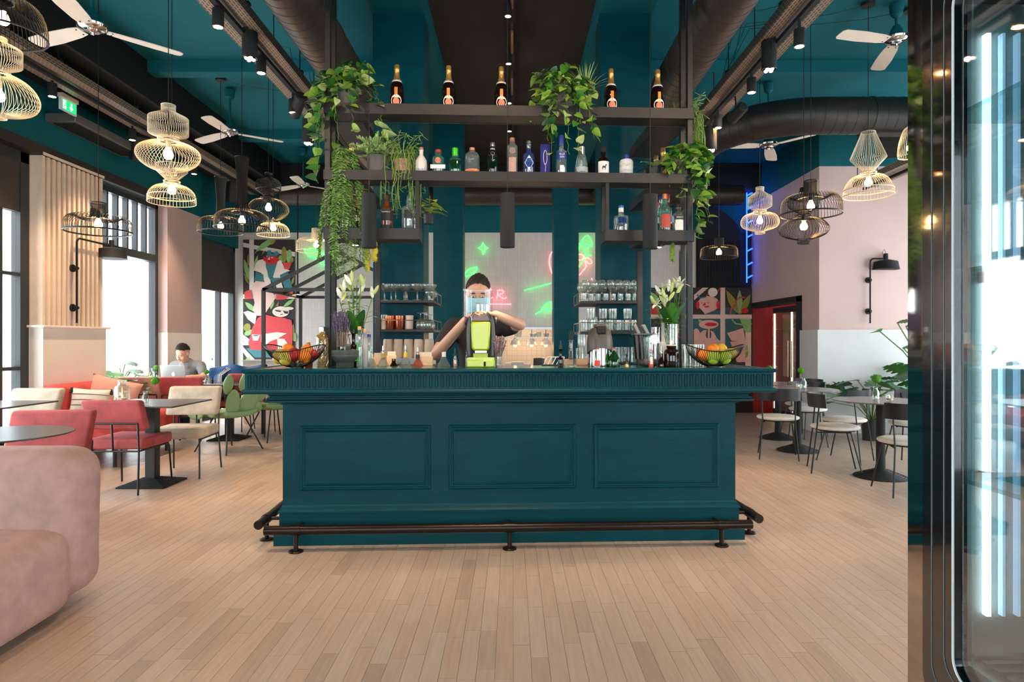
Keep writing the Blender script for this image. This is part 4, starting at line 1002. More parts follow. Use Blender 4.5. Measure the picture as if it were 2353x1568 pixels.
# pothos at the top left corner
p = on_bar(800, gy, gz3)
pothos('big pothos spilling over the top shelf at its window end', p, strandset(5, 4, (0.20,0.28), (0.02,0.1), (0.40,0.70), PI*0.85, PI*1.35)+strandset(26, 3, (0.08,0.27), (0.06,0.19), (0.06,0.46), PI*0.8, PI*2.2), 3, 0.08, 0.12, maxleaf=300, scale=1.28)
p = on_bar(1292, gy, gz3)
pothos('big pothos trailing from the middle of the top shelf', p, strandset(4, 6, (0.12,0.2), (0.02,0.08), (0.36,0.52), PI*1.2, PI*1.8)+strandset(24, 5, (0.06,0.24), (0.06,0.22), (0.04,0.38), PI*0.9, PI*2.1), 5, 0.08, 0.12, maxleaf=290, scale=1.2)
p = on_bar(1572, gy, gz2)
pothos('pothos hanging off the right end of the middle shelf', p, strandset(5, 8, (0.12,0.2), (0.0,0.08), (0.32,0.56), -PI*0.45, PI*0.35)+strandset(22, 7, (0.06,0.20), (0.05,0.17), (0.04,0.40), PI*1.0, PI*2.3), 7, 0.075, 0.11, maxleaf=290, scale=1.2)
# hanging narrow-leaved fern
def trailing(label, p, seed, n, reach, drop, ll, lw, mat, potmat, pr=0.055, ph=0.095, upn=0.4, name='trailing_fern', step=0.016, a=(0, 2*PI)):
    rnd = random.Random(seed); t = thing(name, label, 'plant', p); pot(t, pr, ph, potmat); leaves = []; sm = MB()
    for i in range(n):
        an = a[0]+(a[1]-a[0])*(i+rnd.random())/n; R = rnd.uniform(*reach); dr = rnd.uniform(*drop); up = rnd.uniform(0.03, 0.10)
        k = max(4, int((R+dr)/step)); pts = []
        for j in range(k+1):
            u = j/k; pts.append(Vector((math.cos(an)*R*(1-(1-u)**2.2), math.sin(an)*R*(1-(1-u)**2.2), ph+up*math.sin(PI*min(1,u*2))-dr*max(0,u-0.18)*1.22)))
        sm.tube(pts, 0.0012, 3, caps=False)
        for j in range(1, k+1):
            for s in (-1, 1):
                d = Vector((math.cos(an)*0.5+s*math.sin(an)*0.9+rnd.uniform(-.4,.4), math.sin(an)*0.5-s*math.cos(an)*0.9+rnd.uniform(-.4,.4), rnd.uniform(-0.9,-0.1)))
                leaves.append((pts[j], d, rnd.uniform(0.7,1.15), rnd.uniform(-0.8,0.8)))
    foliage(t, 'foliage', mat, leaves, ll, lw); sm.build('stems', STEM, t, smooth=0, fix=False); return t
trailing('narrow-leaved fern hanging far below the middle shelf by the posts', on_bar(790, gy, gz2), 11, 52, (0.06,0.17), (0.32,0.78), 0.034, 0.0135, M('fern_green', (126,160,78), 0.5, var=0.3, scale=30), POTC, a=(PI*0.55, PI*2.2))
# grey pot with a bushy conifer
def bush(label, p, seed, r, h, n, ll, lw, mat, potmat, pr, ph, name='potted_shrub', flat=1.0):
    rnd = random.Random(seed); t = thing(name, label, 'plant', p); pot(t, pr, ph, potmat); leaves = []; sm = MB()
    for i in range(n):
        a = rnd.uniform(0, 2*PI); el = rnd.uniform(-0.25, 1.4); L_ = rnd.uniform(0.6, 1.0)
        tip = Vector((math.cos(a)*math.cos(el)*r*L_, math.sin(a)*math.cos(el)*r*L_*flat, ph+0.01+math.sin(el)*h*L_)); b0 = Vector((0,0,ph*0.9))
        sm.tube([b0, (b0+tip)/2+Vector((0,0,0.02)), tip], 0.0014, 3, caps=False)
        for j in range(9):
            u = 0.35+0.65*j/8; q = b0.lerp(tip, u)+Vector((0,0,0.08*u*(1-u)))
            for s in range(3):
                d = (tip-b0).normalized()*0.8+Vector((rnd.uniform(-1,1), rnd.uniform(-1,1), rnd.uniform(-0.3,1)))*0.8; leaves.append((q, d, rnd.uniform(0.7,1.2), rnd.uniform(-1,1)))
    foliage(t, 'foliage', mat, leaves, ll, lw); sm.build('stems', STEM, t, smooth=0, fix=False); return t
bush('bushy pale green shrub in a grey stone pot on the middle shelf', on_bar(868, gy, gz2), 21, 0.19, 0.14, 46, 0.030, 0.011, M('shrub_green', (150,176,104), 0.5, var=0.35, scale=30), POTG, 0.075, 0.125)
# mistletoe cactus
def rhipsalis(label, p, seed, n, mat, potmat, up=(0.05,0.2), drop=(0.1,0.42), pr=0.07, ph=0.10, reach=(0.05,0.16), a=(0,2*PI)):
    rnd = random.Random(seed); t = thing('mistletoe_cactus', label, 'plant', p); pot(t, pr, ph, potmat); m = MB()
    for i in range(n):
        an = a[0]+(a[1]-a[0])*rnd.random(); R = rnd.uniform(*reach); upw = rnd.uniform(*up); dr = rnd.uniform(*drop) if rnd.random() < 0.7 else -0.02; pts = []
        for j in range(8):
            u = j/7; pts.append(Vector((math.cos(an)*R*min(1,u*1.6)+rnd.uniform(-.012,.012), math.sin(an)*R*min(1,u*1.6)+rnd.uniform(-.012,.012), ph+upw*math.sin(min(1,u*1.5)*PI/2)-(dr+upw)*max(0,u-0.3)**1.2*1.5*(dr > 0))))
        m.tube(pts, 0.0028, 4)
        for j in range(3, 8):
            if rnd.random() < 0.75:
                d = Vector((rnd.uniform(-.05,.05), rnd.uniform(-.05,.05), rnd.uniform(-.05,.03))); m.tube([pts[j], pts[j]+d*0.6, pts[j]+d], 0.0022, 4)
    m.build('stems', mat, t, smooth=180, fix=False); return t
rhipsalis('thread-like mistletoe cactus in a copper pot on the middle shelf', on_bar(926, gy, gz2), 31, 62, M('cactus_thread', (122,146,66), 0.5, var=0.2, scale=20), POTC)
rhipsalis('thread-like mistletoe cactus dangling outside the right post', on_bar(1568, gy+0.05, gz3), 33, 40, _M['cactus_thread'], POTG, up=(0.02,0.1), drop=(0.25,0.5), pr=0.05, ph=0.03, reach=(0.08,0.17), a=(-0.7,0.7))
# grass plant in a blush pot
def grassy(label, p, seed, n, L_, potmat, pr, ph, mat, w=0.010, name='grass_plant'):
    rnd = random.Random(seed); t = thing(name, label, 'plant', p); pot(t, pr, ph, potmat, 0.8)
    for i in range(n):
        a = rnd.uniform(0, 2*PI); l = rnd.uniform(*L_); lean = rnd.uniform(0.15, 0.95); m = MB(); pts = []
        for j in range(7):
            u = j/6; r_ = l*lean*u**1.3; pts.append(Vector((math.cos(a)*r_, math.sin(a)*r_, ph*0.9+l*u*(1-0.45*lean*u*1.2))))
        tx = Vector((-math.sin(a), math.cos(a), 0))
        vs_ = []
        for j, q in enumerate(pts):
            ww = w*(1-(j/6)**2)*0.5; vs_ += [q-tx*ww, q+tx*ww]
        m.add(vs_, [(2*j,2*j+1,2*j+3,2*j+2) for j in range(6)]); m.build('blade_leaf', mat, t, smooth=180, fix=False)
    return t
grassy('spiky grass plant in a blush vase on the top shelf', on_bar(1345, gy+0.04, gz3), 41, 70, (0.16,0.30), POTW, 0.045, 0.13, M('grass_leaf', (150,170,98), 0.5, var=0.25, scale=8))
grassy('tiny grass plant in a dark saucer at the top shelf end', on_bar(1550, gy, gz3), 42, 34, (0.07,0.12), POTB, 0.045, 0.02, M('fine_grass', (96,124,50), 0.5, var=0.25, scale=8), 0.004)
# staghorn leaves at the right of the middle shelf
t = thing('staghorn_fern', 'broad-fingered staghorn fern next to the swirled white bottle', 'plant', on_bar(1503, gy, gz2)); pot(t, 0.06, 0.07, POTB)
rnd = random.Random(5)
for i in range(11):
    a = PI*0.1+i*2*PI/11+rnd.uniform(-.2,.2); l = rnd.uniform(0.13,0.22)
    inst(leaf_mesh('leaf', l, l*0.26, rnd.choice([LP, LL, LG]), 'lance', 0.15, 0.5), 'leaf', t, (0,0,0.065), aim((math.cos(a), math.sin(a), 0.45), 0.3*rnd.uniform(-1,1)))
# yellow catkins hanging under the small shelves
def catkin(label, p, L_, n, mat):
    t = thing('hanging_catkin', label, 'dried flower', p); rnd = random.Random(int(L_*1000))
    for i in range(n):
        x = (i-(n-1)/2)*0.05; l = L_*(1-0.35*i); m = MB(); pts = [(x+0.006*math.sin(j*1.3), 0, -l*j/12) for j in range(13)]
        m.tube(pts, [0.008+0.010*math.sin(PI*j/12) for j in range(13)], 8)
        for j in range(120):
            u = rnd.random(); q = Vector((x, 0, -l*u)); d = Vector((rnd.uniform(-1,1), rnd.uniform(-1,1), -0.4)).normalized(); m.tube([q, q+d*0.024], [0.004, 0.001], 3)
        m.build('tassel', mat, t, smooth=0, fix=False)
catkin('yellow amaranth tassels hanging under the left short shelf', on_bar(853, gy, L1B), 0.21, 2, M('amaranth_yellow', (196,180,44), 0.7, var=0.2, scale=40))
catkin('short green amaranth strand hanging under the right short shelf', on_bar(1545, gy, L1B), 0.13, 1, M('amaranth_green', (120,140,46), 0.7, var=0.2, scale=40))
# lime coleus on the rack behind
t = thing('lime_leaf_plant', 'lime green broad-leaved plant behind the left short shelf', 'plant', Vector((XD(985,5.5), 5.5, ZD(515,5.5)))); pot(t, 0.05, 0.08, POTB)
for i in range(14):
    a = i*2.4; l = rnd.uniform(0.09,0.13); q = Vector((math.cos(a)*0.05, math.sin(a)*0.05, 0.07+rnd.uniform(0.02,0.14)))
    inst(leaf_mesh('leaf', l, l*0.8, LY, 'heart', 0.2, 0.4), 'leaf', t, q, aim((math.cos(a)+0.3, math.sin(a)-0.4, 0.1), 0))
MB().tube([(0,0,0.05),(0.01,0,0.24)], 0.004, 5).build('stem', STEM, t)

# ---- monstera and others by the walls
def monstera_mesh(l, mat, seed):
    rnd = random.Random(seed); w = l*0.46; m = MB(); out = []
    n = 16
    for i in range(n+1):
        u = i/n; ww = w*math.sin(PI*min(1, (u*0.93+0.07)))**0.7*(1.0 if u < 0.85 else 1.0)
        notch = 0.55 if (i % 3 == 2 and 2 < i < n-1) else 1.0
        out.append((ww*notch, u*l-0.08*l*(1-u)*(1 if i else 0)*0))
    out[0] = (w*0.25, -0.06*l); out[-1] = (0.001, l)
    mid = [(0, y, -0.25*l*(max(0,y)/l)**2) for x, y in out]; L_ = [(-x, y+0.10*x, x*0.18-0.25*l*(max(0,y)/l)**2-0.3*x*x/l) for x, y in out]; R_ = [(x, y+0.10*x, x*0.18-0.25*l*(max(0,y)/l)**2-0.3*x*x/l) for x, y in out]
    k = len(out); m.add(mid+L_+R_, [(i, k+i, k+i+1, i+1) for i in range(k-1)]+[(i, i+1, 2*k+i+1, 2*k+i) for i in range(k-1)]); return m.mesh('leaf', mat, smooth=180, fix=False)
MON = [monstera_mesh(0.26, LD, 1), monstera_mesh(0.26, LG, 2), monstera_mesh(0.26, M('leaf_blue_green', (60,110,70), 0.4, var=0.2), 3)]
def monstera(label, p, seed, n, r, h, pr=0.13, ph=0.28, potmat=POTB, bias=(0,-0.4), meshes=None, smin=0.7, smax=1.2):
    rnd = random.Random(seed); t = thing('monstera_plant', label, 'plant', p); pot(t, pr, ph, potmat); meshes = meshes or MON
    for i in range(n):
        a = i*2.399+rnd.uniform(-.3,.3); rr = r*math.sqrt((i+0.6)/n); z = ph+h*(1-0.65*(rr/r)**1.5)*rnd.uniform(0.75,1.05); tip = Vector((math.cos(a)*rr, min(math.sin(a)*rr*0.8, 0.3), z))
        MB().tube([(0,0,ph*0.85), (tip.x*0.35, tip.y*0.35, ph+(z-ph)*0.7), tip], 0.006, 6).build('stem', STEM, t)
        s = rnd.uniform(smin, smax); inst(rnd.choice(meshes), 'leaf', t, tip, aim((math.cos(a)*0.8+bias[0], min(math.sin(a)*0.8+bias[1], 0.05), rnd.uniform(-0.4,0.35)), rnd.uniform(-0.5,0.5)), (s,s,s))
    return t
monstera('monstera in a black pot between the café tables and white wall', (4.72, 8.45, 0), 51, 20, 0.60, 0.60, smin=0.9, smax=1.35)
monstera('large monstera in a grey pot beside the display fridge edge', (5.40, 8.42, 0), 52, 20, 0.62, 0.80, potmat=POTG, smin=1.0, smax=1.5)
monstera('monstera behind the coral sofa under the tall window', (-4.92, 8.12, 0), 53, 22, 0.28, 0.42, pr=0.07, ph=0.62, bias=(0.7,-0.5), meshes=[MON[1], MON[1], MON[0]], smin=0.55, smax=0.85)
CAL = [leaf_mesh('leaf', 0.17, 0.12, M('calathea_leaf', (110,130,46), 0.45, var=0.6, scale=22), 'round', 0.15, 0.2), leaf_mesh('leaf', 0.15, 0.10, LD, 'round', 0.15, 0.2)]
monstera('striped-leaf calathea behind the cushions of the coral sofa', (-4.70, 7.81, 0.0), 54, 9, 0.16, 0.36, pr=0.045, ph=0.55, bias=(0.2,-0.6), meshes=CAL, smin=0.8, smax=1.2)
# tall bare-stemmed plant right of the pink wall lamp
t = thing('tall_philodendron', 'tall bare-stemmed philodendron in front of the white wainscot', 'plant', (5.62, 8.75, 0)); pot(t, 0.14, 0.30, POTB)
for (px, py) in ((2022,762),(2062,742),(2082,750),(2075,800)):
    q = P(px, py, 8.72)-Vector((5.62, 8.75, 0)); MB().tube([(0,0,0.25), (0.02,-0.02,0.75), (q.x*0.5, q.y*0.5, (0.9+q.z)/2), q], 0.008, 6).build('stem', STEM, t)
    inst(MON[1], 'leaf', t, q, aim((-0.9 if px < 2050 else 0.3, -0.5, 0.15), 0.4), (0.75,0.75,0.75))
# ================================================================= BOTTLES, GLASSES AND TOOLS
def lettering(parent, txt, size, loc, rot, mat, sx=1.0):
    c = bpy.data.curves.new('lettering', 'FONT'); c.body = txt; c.size = size; c.align_x = 'CENTER'; c.align_y = 'CENTER'; c.extrude = 0.0003
    o = bpy.data.objects.new('lettering', c); COL.objects.link(o); c.materials.append(mat); o.parent = parent; o.location = loc; o.rotation_euler = rot; o.scale = (sx,1,1); _TEXT.append(o); return o
_TEXT = []
ORD = ['first','second','third','fourth','fifth','sixth','seventh','eighth','ninth']
def bent_label(t, name, mat, r, z0, z1, a0=-0.9, a1=0.9, n=10, shape=None):
    """a paper label wrapped on the front (-Y) of a round bottle"""
    m = MB(); 
    def fn(u, v):
        a = a0+(a1-a0)*u; zz = z0+(z1-z0)*v
        return (r*math.sin(a), -r*math.cos(a), zz)
    if shape == 'disc':
        k = 24; cz = (z0+z1)/2; h = (z1-z0)/2; pts = [(0, -r, cz)]
        for i in range(k):
            q = 2*PI*i/k; a = h*math.cos(q)/r; pts.append((r*math.sin(a), -r*math.cos(a), cz+h*math.sin(q)))
        m.add(pts, [(0, 1+i, 1+(i+1)%k) for i in range(k)])
    elif shape == 'diamond':
        cz = (z0+z1)/2; h = (z1-z0)/2; pts = [(0,-r,z0),(r*math.sin(a1*0.5),-r*math.cos(a1*0.5),(z0+cz)/2),(r*math.sin(a1),-r*math.cos(a1),cz),(r*math.sin(a1*0.5),-r*math.cos(a1*0.5),(z1+cz)/2),(0,-r,z1),(-r*math.sin(a1*0.5),-r*math.cos(a1*0.5),(z1+cz)/2),(-r*math.sin(a1),-r*math.cos(a1),cz),(-r*math.sin(a1*0.5),-r*math.cos(a1*0.5),(z0+cz)/2)]
        m.add(pts, [(0,1,7),(1,6,7),(1,2,6),(2,3,6),(3,5,6),(3,4,5)])
    else: m.grid(fn, n, 1)
    return m.build(name, mat, t, smooth=180, fix=False)
def body(t, prof, mat, n=24, sx=1, sy=1, name='bottle_body'): return MB().lathe(prof, n, (0,0,0), 0, sx, sy).build(name, mat, t, smooth=45)
def cap(t, r, z0, z1, mat, name='cap'): return MB().lathe([(0,z0),(r,z0),(r,z1-0.003),(r*0.85,z1),(0,z1)], 16).build(name, mat, t, smooth=40)
def std(r, h, neck=0.3, nr=0.013, sh=0.14):
    hb = h*(1-neck); s = h*sh
    return [(0,0.0),(r*0.9,0.0),(r,0.008),(r,hb-s),(r*0.96,hb-s*0.6),(r*0.7,hb-s*0.15),(nr*1.3,hb),(nr,hb+0.01),(nr,h-0.012),(nr*1.15,h-0.010),(nr*1.15,h)]
GOLD = M('gold_foil', (206,160,92), 0.32, metal=0.75, var=0.2, scale=60); RED = M('red_print', (214,52,38), 0.5); ORG = M('orange_print', (236,140,40), 0.5); PAPER = M('white_label', (236,230,222), 0.6)
BLU = M('blue_print', (40,52,140), 0.45); DKL = M('black_label', (26,26,28), 0.5); CORK = M('cork', (190,140,100), 0.8); CORAL_ = M('coral_print', (232,128,92), 0.5)
G_AMB = GL('amber_glass', (92,40,16), 0.10, body=0.35, bodycol=(36,14,8)); G_GRN = GL('green_glass', (70,150,70), 0.12, body=0.12, bodycol=(30,110,40)); G_DKG = GL('dark_green_glass', (26,60,34), 0.12, body=0.45, bodycol=(10,34,18))
G_BLU = GL('blue_glass', (120,150,215), 0.14, body=0.15, bodycol=(90,120,190)); G_CLR = GL('bottle_glass', (226,234,232), 0.16, body=0.09, bodycol=(225,230,228)); G_FRO = GL('frosted_glass', (200,205,204), 0.08, 0.4, body=0.5, bodycol=(205,210,208))
G_PIN = GL('rosy_glass', (222,150,130), 0.12, body=0.2, bodycol=(205,120,100)); G_WHI = GL('whisky_glass', (210,120,50), 0.12, body=0.35, bodycol=(170,80,24)); G_AQU = GL('aqua_glass', (170,222,205), 0.12, body=0.12, bodycol=(140,210,190))
SILV = M('silver_cap', (200,200,202), 0.25, metal=0.9)
F_ = (PI/2, 0, 0)
# five sparkling wine bottles on the top shelf
def champagne(label, p, s=1.08, rz=0.0):
    t = thing('sparkling_wine_bottle', label, 'bottle', p, BR+rz, None); t.scale = (s,s,s)
    R = 0.0445
    body(t, [(0,0),(R*0.92,0.0),(R,0.006),(R,0.105),(R*0.95,0.125),(R*0.74,0.158),(R*0.45,0.185),(0.0165,0.20)], G_AMB)
    body(t, [(0.0315,0.160),(0.0205,0.187),(0.0172,0.205),(0.0158,0.235),(0.0175,0.238),(0.0175,0.250),(0.0160,0.254),(0.0165,0.268),(0.0130,0.275),(0,0.276)], GOLD, name='foil')
    body(t, [(0.0335,0.1605),(0.0285,0.1715),(0.0275,0.172),(0.0325,0.160)], PAPER, name='collar')
    bent_label(t, 'strap', ORG, R+0.0006, 0.03, 0.118, -0.22, 0.22, 4)
    b_ = bent_label(t, 'round_label', PAPER, R+0.0010, -0.012+0.012, 0.072, shape='disc')
    bent_label(b_, 'label_print', CORAL_, R+0.0016, 0.010, 0.052, shape='disc'); 
    lettering(t, 'CHANDON', 0.014, (0,-R-0.0022,0.082), (PI/2, -PI/2, 0), GOLD)
    MB().ball((0,-0.0168,0.216), 0.003, 8, 6).build('seal', RED, t)
for i, px in enumerate((912,1031,1152,1404,1511)):
    champagne('orange-strapped sparkling wine bottle, '+['first from the window end of the top shelf','second from the window end of the top shelf','third from the window end of the top shelf','between grass plant and right post','beside the right post of the top shelf'][i], on_bar(px, gy-0.03, gz3))
for i, (xl, yl, z) in enumerate(((GX-0.11, 0.62, gz2), (GX-0.11, 0.82, gz2), (-GX+0.11, 0.62, gz2))):
    champagne(['sparkling wine bottle on the right side shelf, nearer','sparkling wine bottle on the right side shelf, farther','sparkling wine bottle behind the grey-potted shrub'][i], bar_w(xl, yl, z))
# middle shelf gins
def gin(name, label, px, lvl=None, yl=None):
    t = thing(name, label, 'bottle', on_bar(px, (gy-0.03) if yl is None else yl, gz2 if lvl is None else lvl), BR); t.scale = (1.1, 1.1, 1.12); return t
t = gin('ceramic_bottle', 'squat white ceramic bottle with blue lettering GIN SUL', 968); body(t, [(0,0),(0.034,0),(0.037,0.006),(0.037,0.06),(0.034,0.085),(0.02,0.108),(0.0125,0.118),(0.0125,0.148),(0.016,0.15)], M('white_ceramic', (226,216,208), 0.3)); cap(t, 0.013, 0.15, 0.166, M('terracotta_cap', (190,100,76), 0.6)); lettering(t, 'GIN SUL', 0.018, (0,-0.039,0.022), F_, M('sky_blue_print', (70,150,190), 0.5))
t = gin('gin_bottle', 'clear bottle with dark red stopper, coral dot and white ribbon', 1007); body(t, std(0.037,0.135,0.16,0.017,0.10), G_AQU); cap(t, 0.02, 0.133, 0.152, M('dark_red_cap', (140,28,26), 0.4)); bent_label(t, 'dot', CORAL_, 0.0376, 0.062, 0.098, shape='disc'); B(-0.046,-0.041,0.028,0.046,-0.038,0.052).build('ribbon', PAPER, t)
t = gin('gin_bottle', 'clear green-tinted bottle with bright green cap', 1046); body(t, std(0.037,0.115,0.08,0.017,0.14), G_AQU); body(t, [(0.0372,0.06),(0.0372,0.085),(0.032,0.1)], G_GRN, name='tint'); cap(t, 0.019, 0.113, 0.165, M('bright_green_cap', (60,190,40), 0.3, metal=0.3)); bent_label(t, 'label', G_GRN, 0.0378, 0.03, 0.075)
t = gin('gin_bottle', 'round-shouldered clear bottle with orange label band reading JINMO', 1085); body(t, [(0,0),(0.044,0),(0.046,0.006),(0.046,0.105),(0.042,0.125),(0.03,0.138),(0.018,0.142),(0.018,0.15)], G_CLR); cap(t, 0.018, 0.15, 0.168, M('copper_cap', (200,130,96), 0.4, metal=0.5)); bent_label(t, 'label_band', M('peach_label', (228,150,104), 0.6), 0.0466, 0.006, 0.028, -1.3, 1.3, 14); lettering(t, 'JINMO', 0.015, (0,-0.048,0.016), F_, RED)
t = gin('gin_bottle', 'dark green bottle with silver key emblem reading No3', 1132); body(t, std(0.033,0.175,0.2,0.014,0.12), G_DKG); cap(t, 0.016, 0.155, 0.202, SILV); lettering(t, 'No3', 0.020, (0,-0.035,0.028), F_, SILV)
MB().tube([(0.011*math.cos(i*PI/6), -0.0345, 0.125+0.011*math.sin(i*PI/6)) for i in range(12)], 0.0018, 5, closed=True).build('key_emblem', SILV, t, fix=False); B(-0.0018,-0.0355,0.078,0.0018,-0.0335,0.115).build('key_shaft', SILV, t); B(0.0,-0.0355,0.08,0.007,-0.0335,0.088).build('key_bit', SILV, t)
t = gin('gin_bottle', 'tall clear bottle with rosy oval label and copper stopper', 1177); body(t, std(0.034,0.215,0.10,0.015,0.09), G_CLR); cap(t, 0.016, 0.213, 0.232, _M['copper_cap']); bent_label(t, 'oval_label', M('dusty_pink_label', (196,150,140), 0.6), 0.0346, 0.01, 0.105, -0.7, 0.7); bent_label(t, 'emblem', _M['galvanised_grey'], 0.0352, 0.125, 0.165, shape='disc')
t = gin('gin_bottle', 'pale blue faceted bottle with white diamond label', 1215); body(t, std(0.037,0.195,0.28,0.014,0.08), G_BLU, 10); cap(t, 0.015, 0.168, 0.214, SILV); bent_label(t, 'diamond_label', PAPER, 0.0378, 0.028, 0.118, -0.85, 0.85, shape='diamond'); lettering(t, 'CITADELLE', 0.009, (0,-0.040,0.070), F_, BLU)
t = thing('gift_box', 'tall dark blue gift box with a white loop drawing', 'box', on_bar(1252, gy-0.03, gz2), BR); B(-0.033,-0.03,0,0.033,0.03,0.212).build('carton', M('navy_carton', (32,30,110), 0.3), t, bevel=0.002); MB().tube([(0.012*math.sin(i*PI/7)*(1 if i < 7 else 1), -0.031, 0.10+0.05*math.cos(i*PI/7)+0.02) for i in range(14)], 0.0016, 5, closed=True).build('loop_print', PAPER, t, fix=False); MB().tube([(0,-0.031,0.02),(0.002,-0.031,0.06),(-0.002,-0.031,0.08)], 0.0014, 5).build('loop_tail', PAPER, t)
t = gin('gin_bottle', 'tall clear bottle with dark blue cap reading BLUE GIN', 1290); body(t, std(0.033,0.20,0.2,0.014,0.06), G_CLR); cap(t, 0.0155, 0.188, 0.252, BLU); bent_label(t, 'neck_band', BLU, 0.0336, 0.098, 0.142, -1.2, 1.2); lettering(t, 'BLUE', 0.0155, (0,-0.036,0.127), F_, PAPER); lettering(t, 'GIN', 0.0155, (0,-0.036,0.110), F_, PAPER); bent_label(t, 'crest', PAPER, 0.0336, 0.02, 0.06, -0.4, 0.4)
t = gin('gin_bottle', 'bell-shaped clear bottle with silver cap reading GIN MARE', 1336); body(t, [(0,0),(0.044,0),(0.046,0.006),(0.042,0.05),(0.033,0.10),(0.026,0.128),(0.022,0.134)], G_CLR); cap(t, 0.0215, 0.132, 0.184, SILV); lettering(t, 'GIN MARE', 0.013, (0,-0.047,0.012), F_, PAPER); bent_label(t, 'lace_print', G_FRO, 0.0445, 0.02, 0.05, -0.9, 0.9)
t = gin('gin_bottle', 'dark amber bottle with white greyhound label', 1386); body(t, std(0.036,0.15,0.22,0.014,0.2), G_AMB); cap(t, 0.016, 0.145, 0.182, MBLACK, 'stopper'); bent_label(t, 'label', PAPER, 0.0366, 0.006, 0.088, -1.2, 1.2, 12)
MB().prism([(-0.012,0.034),(-0.013,0.05),(-0.008,0.058),(0.004,0.055),(0.008,0.066),(0.016,0.066),(0.014,0.060),(0.010,0.058),(0.009,0.046),(0.008,0.034),(0.005,0.034),(0.004,0.045),(-0.006,0.046),(-0.009,0.034)], 0.001, 'y', -0.0395).build('greyhound_print', DKL, t, smooth=0)
t = gin('gin_bottle', 'square-shouldered white swirled bottle with navy cap', 1439); body(t, [(0,0),(0.041,0),(0.043,0.006),(0.043,0.092),(0.036,0.104),(0.016,0.108),(0.016,0.112)], M('swirled_frost', (206,206,206), 0.35, var=0.35, scale=14, stretch=(1,1,3))); cap(t, 0.017, 0.110, 0.136, BLU)
t = gin('mini_bottle', 'tiny bottle with red base in front of the right pothos', 1519); body(t, std(0.014,0.09,0.3,0.006,0.1), G_CLR); bent_label(t, 'label', RED, 0.0146, 0.004, 0.022, -1.4, 1.4)
# short shelves
t = gin('gin_bottle', 'clear bottle half behind the hanging fern on the left short shelf', 797, gz1); body(t, std(0.042,0.145,0.22,0.015,0.12), G_CLR); cap(t, 0.016,0.14,0.165,SILV)
t = gin('whisky_bottle', 'amber whisky bottle with black label reading BUSHMILLS', 889, gz1); body(t, std(0.036,0.215,0.3,0.014,0.10), G_WHI); cap(t, 0.015, 0.185, 0.225, DKL); bent_label(t, 'label', DKL, 0.0366, 0.06, 0.132, -1.1, 1.1, 12); bent_label(t, 'lower_label', DKL, 0.0366, 0.008, 0.034, -1.1, 1.1, 12); lettering(t, 'BUSHMILLS', 0.0105, (0,-0.0385,0.112), F_, PAPER)
t = gin('gin_bottle', 'clear embossed bottle with square black emblem on the left short shelf', 940, gz1); body(t, std(0.045,0.185,0.16,0.016,0.10), G_CLR); cap(t, 0.015, 0.18, 0.215, G_CLR, 'stopper'); bent_label(t, 'emblem', DKL, 0.0456, 0.075, 0.125, -0.6, 0.6); 
t = gin('gin_bottle', 'clear square-shouldered bottle with blue cap on the right short shelf', 1427, gz1); body(t, [(0,0),(0.044,0),(0.046,0.006),(0.046,0.092),(0.042,0.104),(0.018,0.108),(0.016,0.128)], G_CLR); cap(t, 0.0165, 0.128, 0.168, PAPER, 'capsule'); cap(t, 0.0168, 0.155, 0.170, M('blue_cap', (50,110,190), 0.4)); bent_label(t, 'label', G_BLU, 0.0466, 0.055, 0.09, -0.6, 0.6)
t = gin('gin_bottle', 'aqua bottle with red label and copper stopper on the right short shelf', 1528, gz1); body(t, std(0.037,0.225,0.22,0.014,0.2), G_AQU); cap(t, 0.0165, 0.212, 0.245, _M['copper_cap']); bent_label(t, 'label', M('brick_label', (186,76,60), 0.6), 0.0376, 0.03, 0.115, -0.9, 0.9, 12)
t = gin('gin_bottle', 'clear bottle with black neck reading SIPSMITH', 1558, gz1); body(t, std(0.038,0.16,0.2,0.015,0.2), G_CLR); cap(t, 0.0165, 0.125, 0.2, DKL, 'capsule'); bent_label(t, 'label', DKL, 0.0386, 0.085, 0.105, -1.0, 1.0); lettering(t, 'SIPSMITH', 0.011, (0,-0.0405,0.094), F_, PAPER); bent_label(t, 'picture', PAPER, 0.0386, 0.015, 0.08, -0.7, 0.7)
# bottles on the side shelves, small
sm = [(RED,G_PIN),(ORG,G_WHI),(BLU,G_CLR),(RED,G_AMB),(PAPER,G_GRN),(GOLD,G_AMB)]
for s, nm in ((1,'right'),(-1,'left')):
    for i in range(6):
        t = thing('liqueur_bottle', 'liqueur bottle on the %s lower side shelf, %s from the front' % (nm, ['first','second','third','fourth','fifth','sixth'][i]), 'bottle', bar_w(s*(GX-0.11), 0.50+i*0.095, L1T+0.068), BR, 'bottles on the lower side shelves')
        body(t, std(0.03,0.21+0.02*(i%3),0.3,0.012,0.12), sm[(i+(s<0))%6][1], 16); cap(t, 0.014, 0.2+0.02*(i%3), 0.235+0.02*(i%3), sm[i][0]); bent_label(t, 'label', sm[(i+2)%6][0], 0.0306, 0.03, 0.10, -1.2, 1.2)

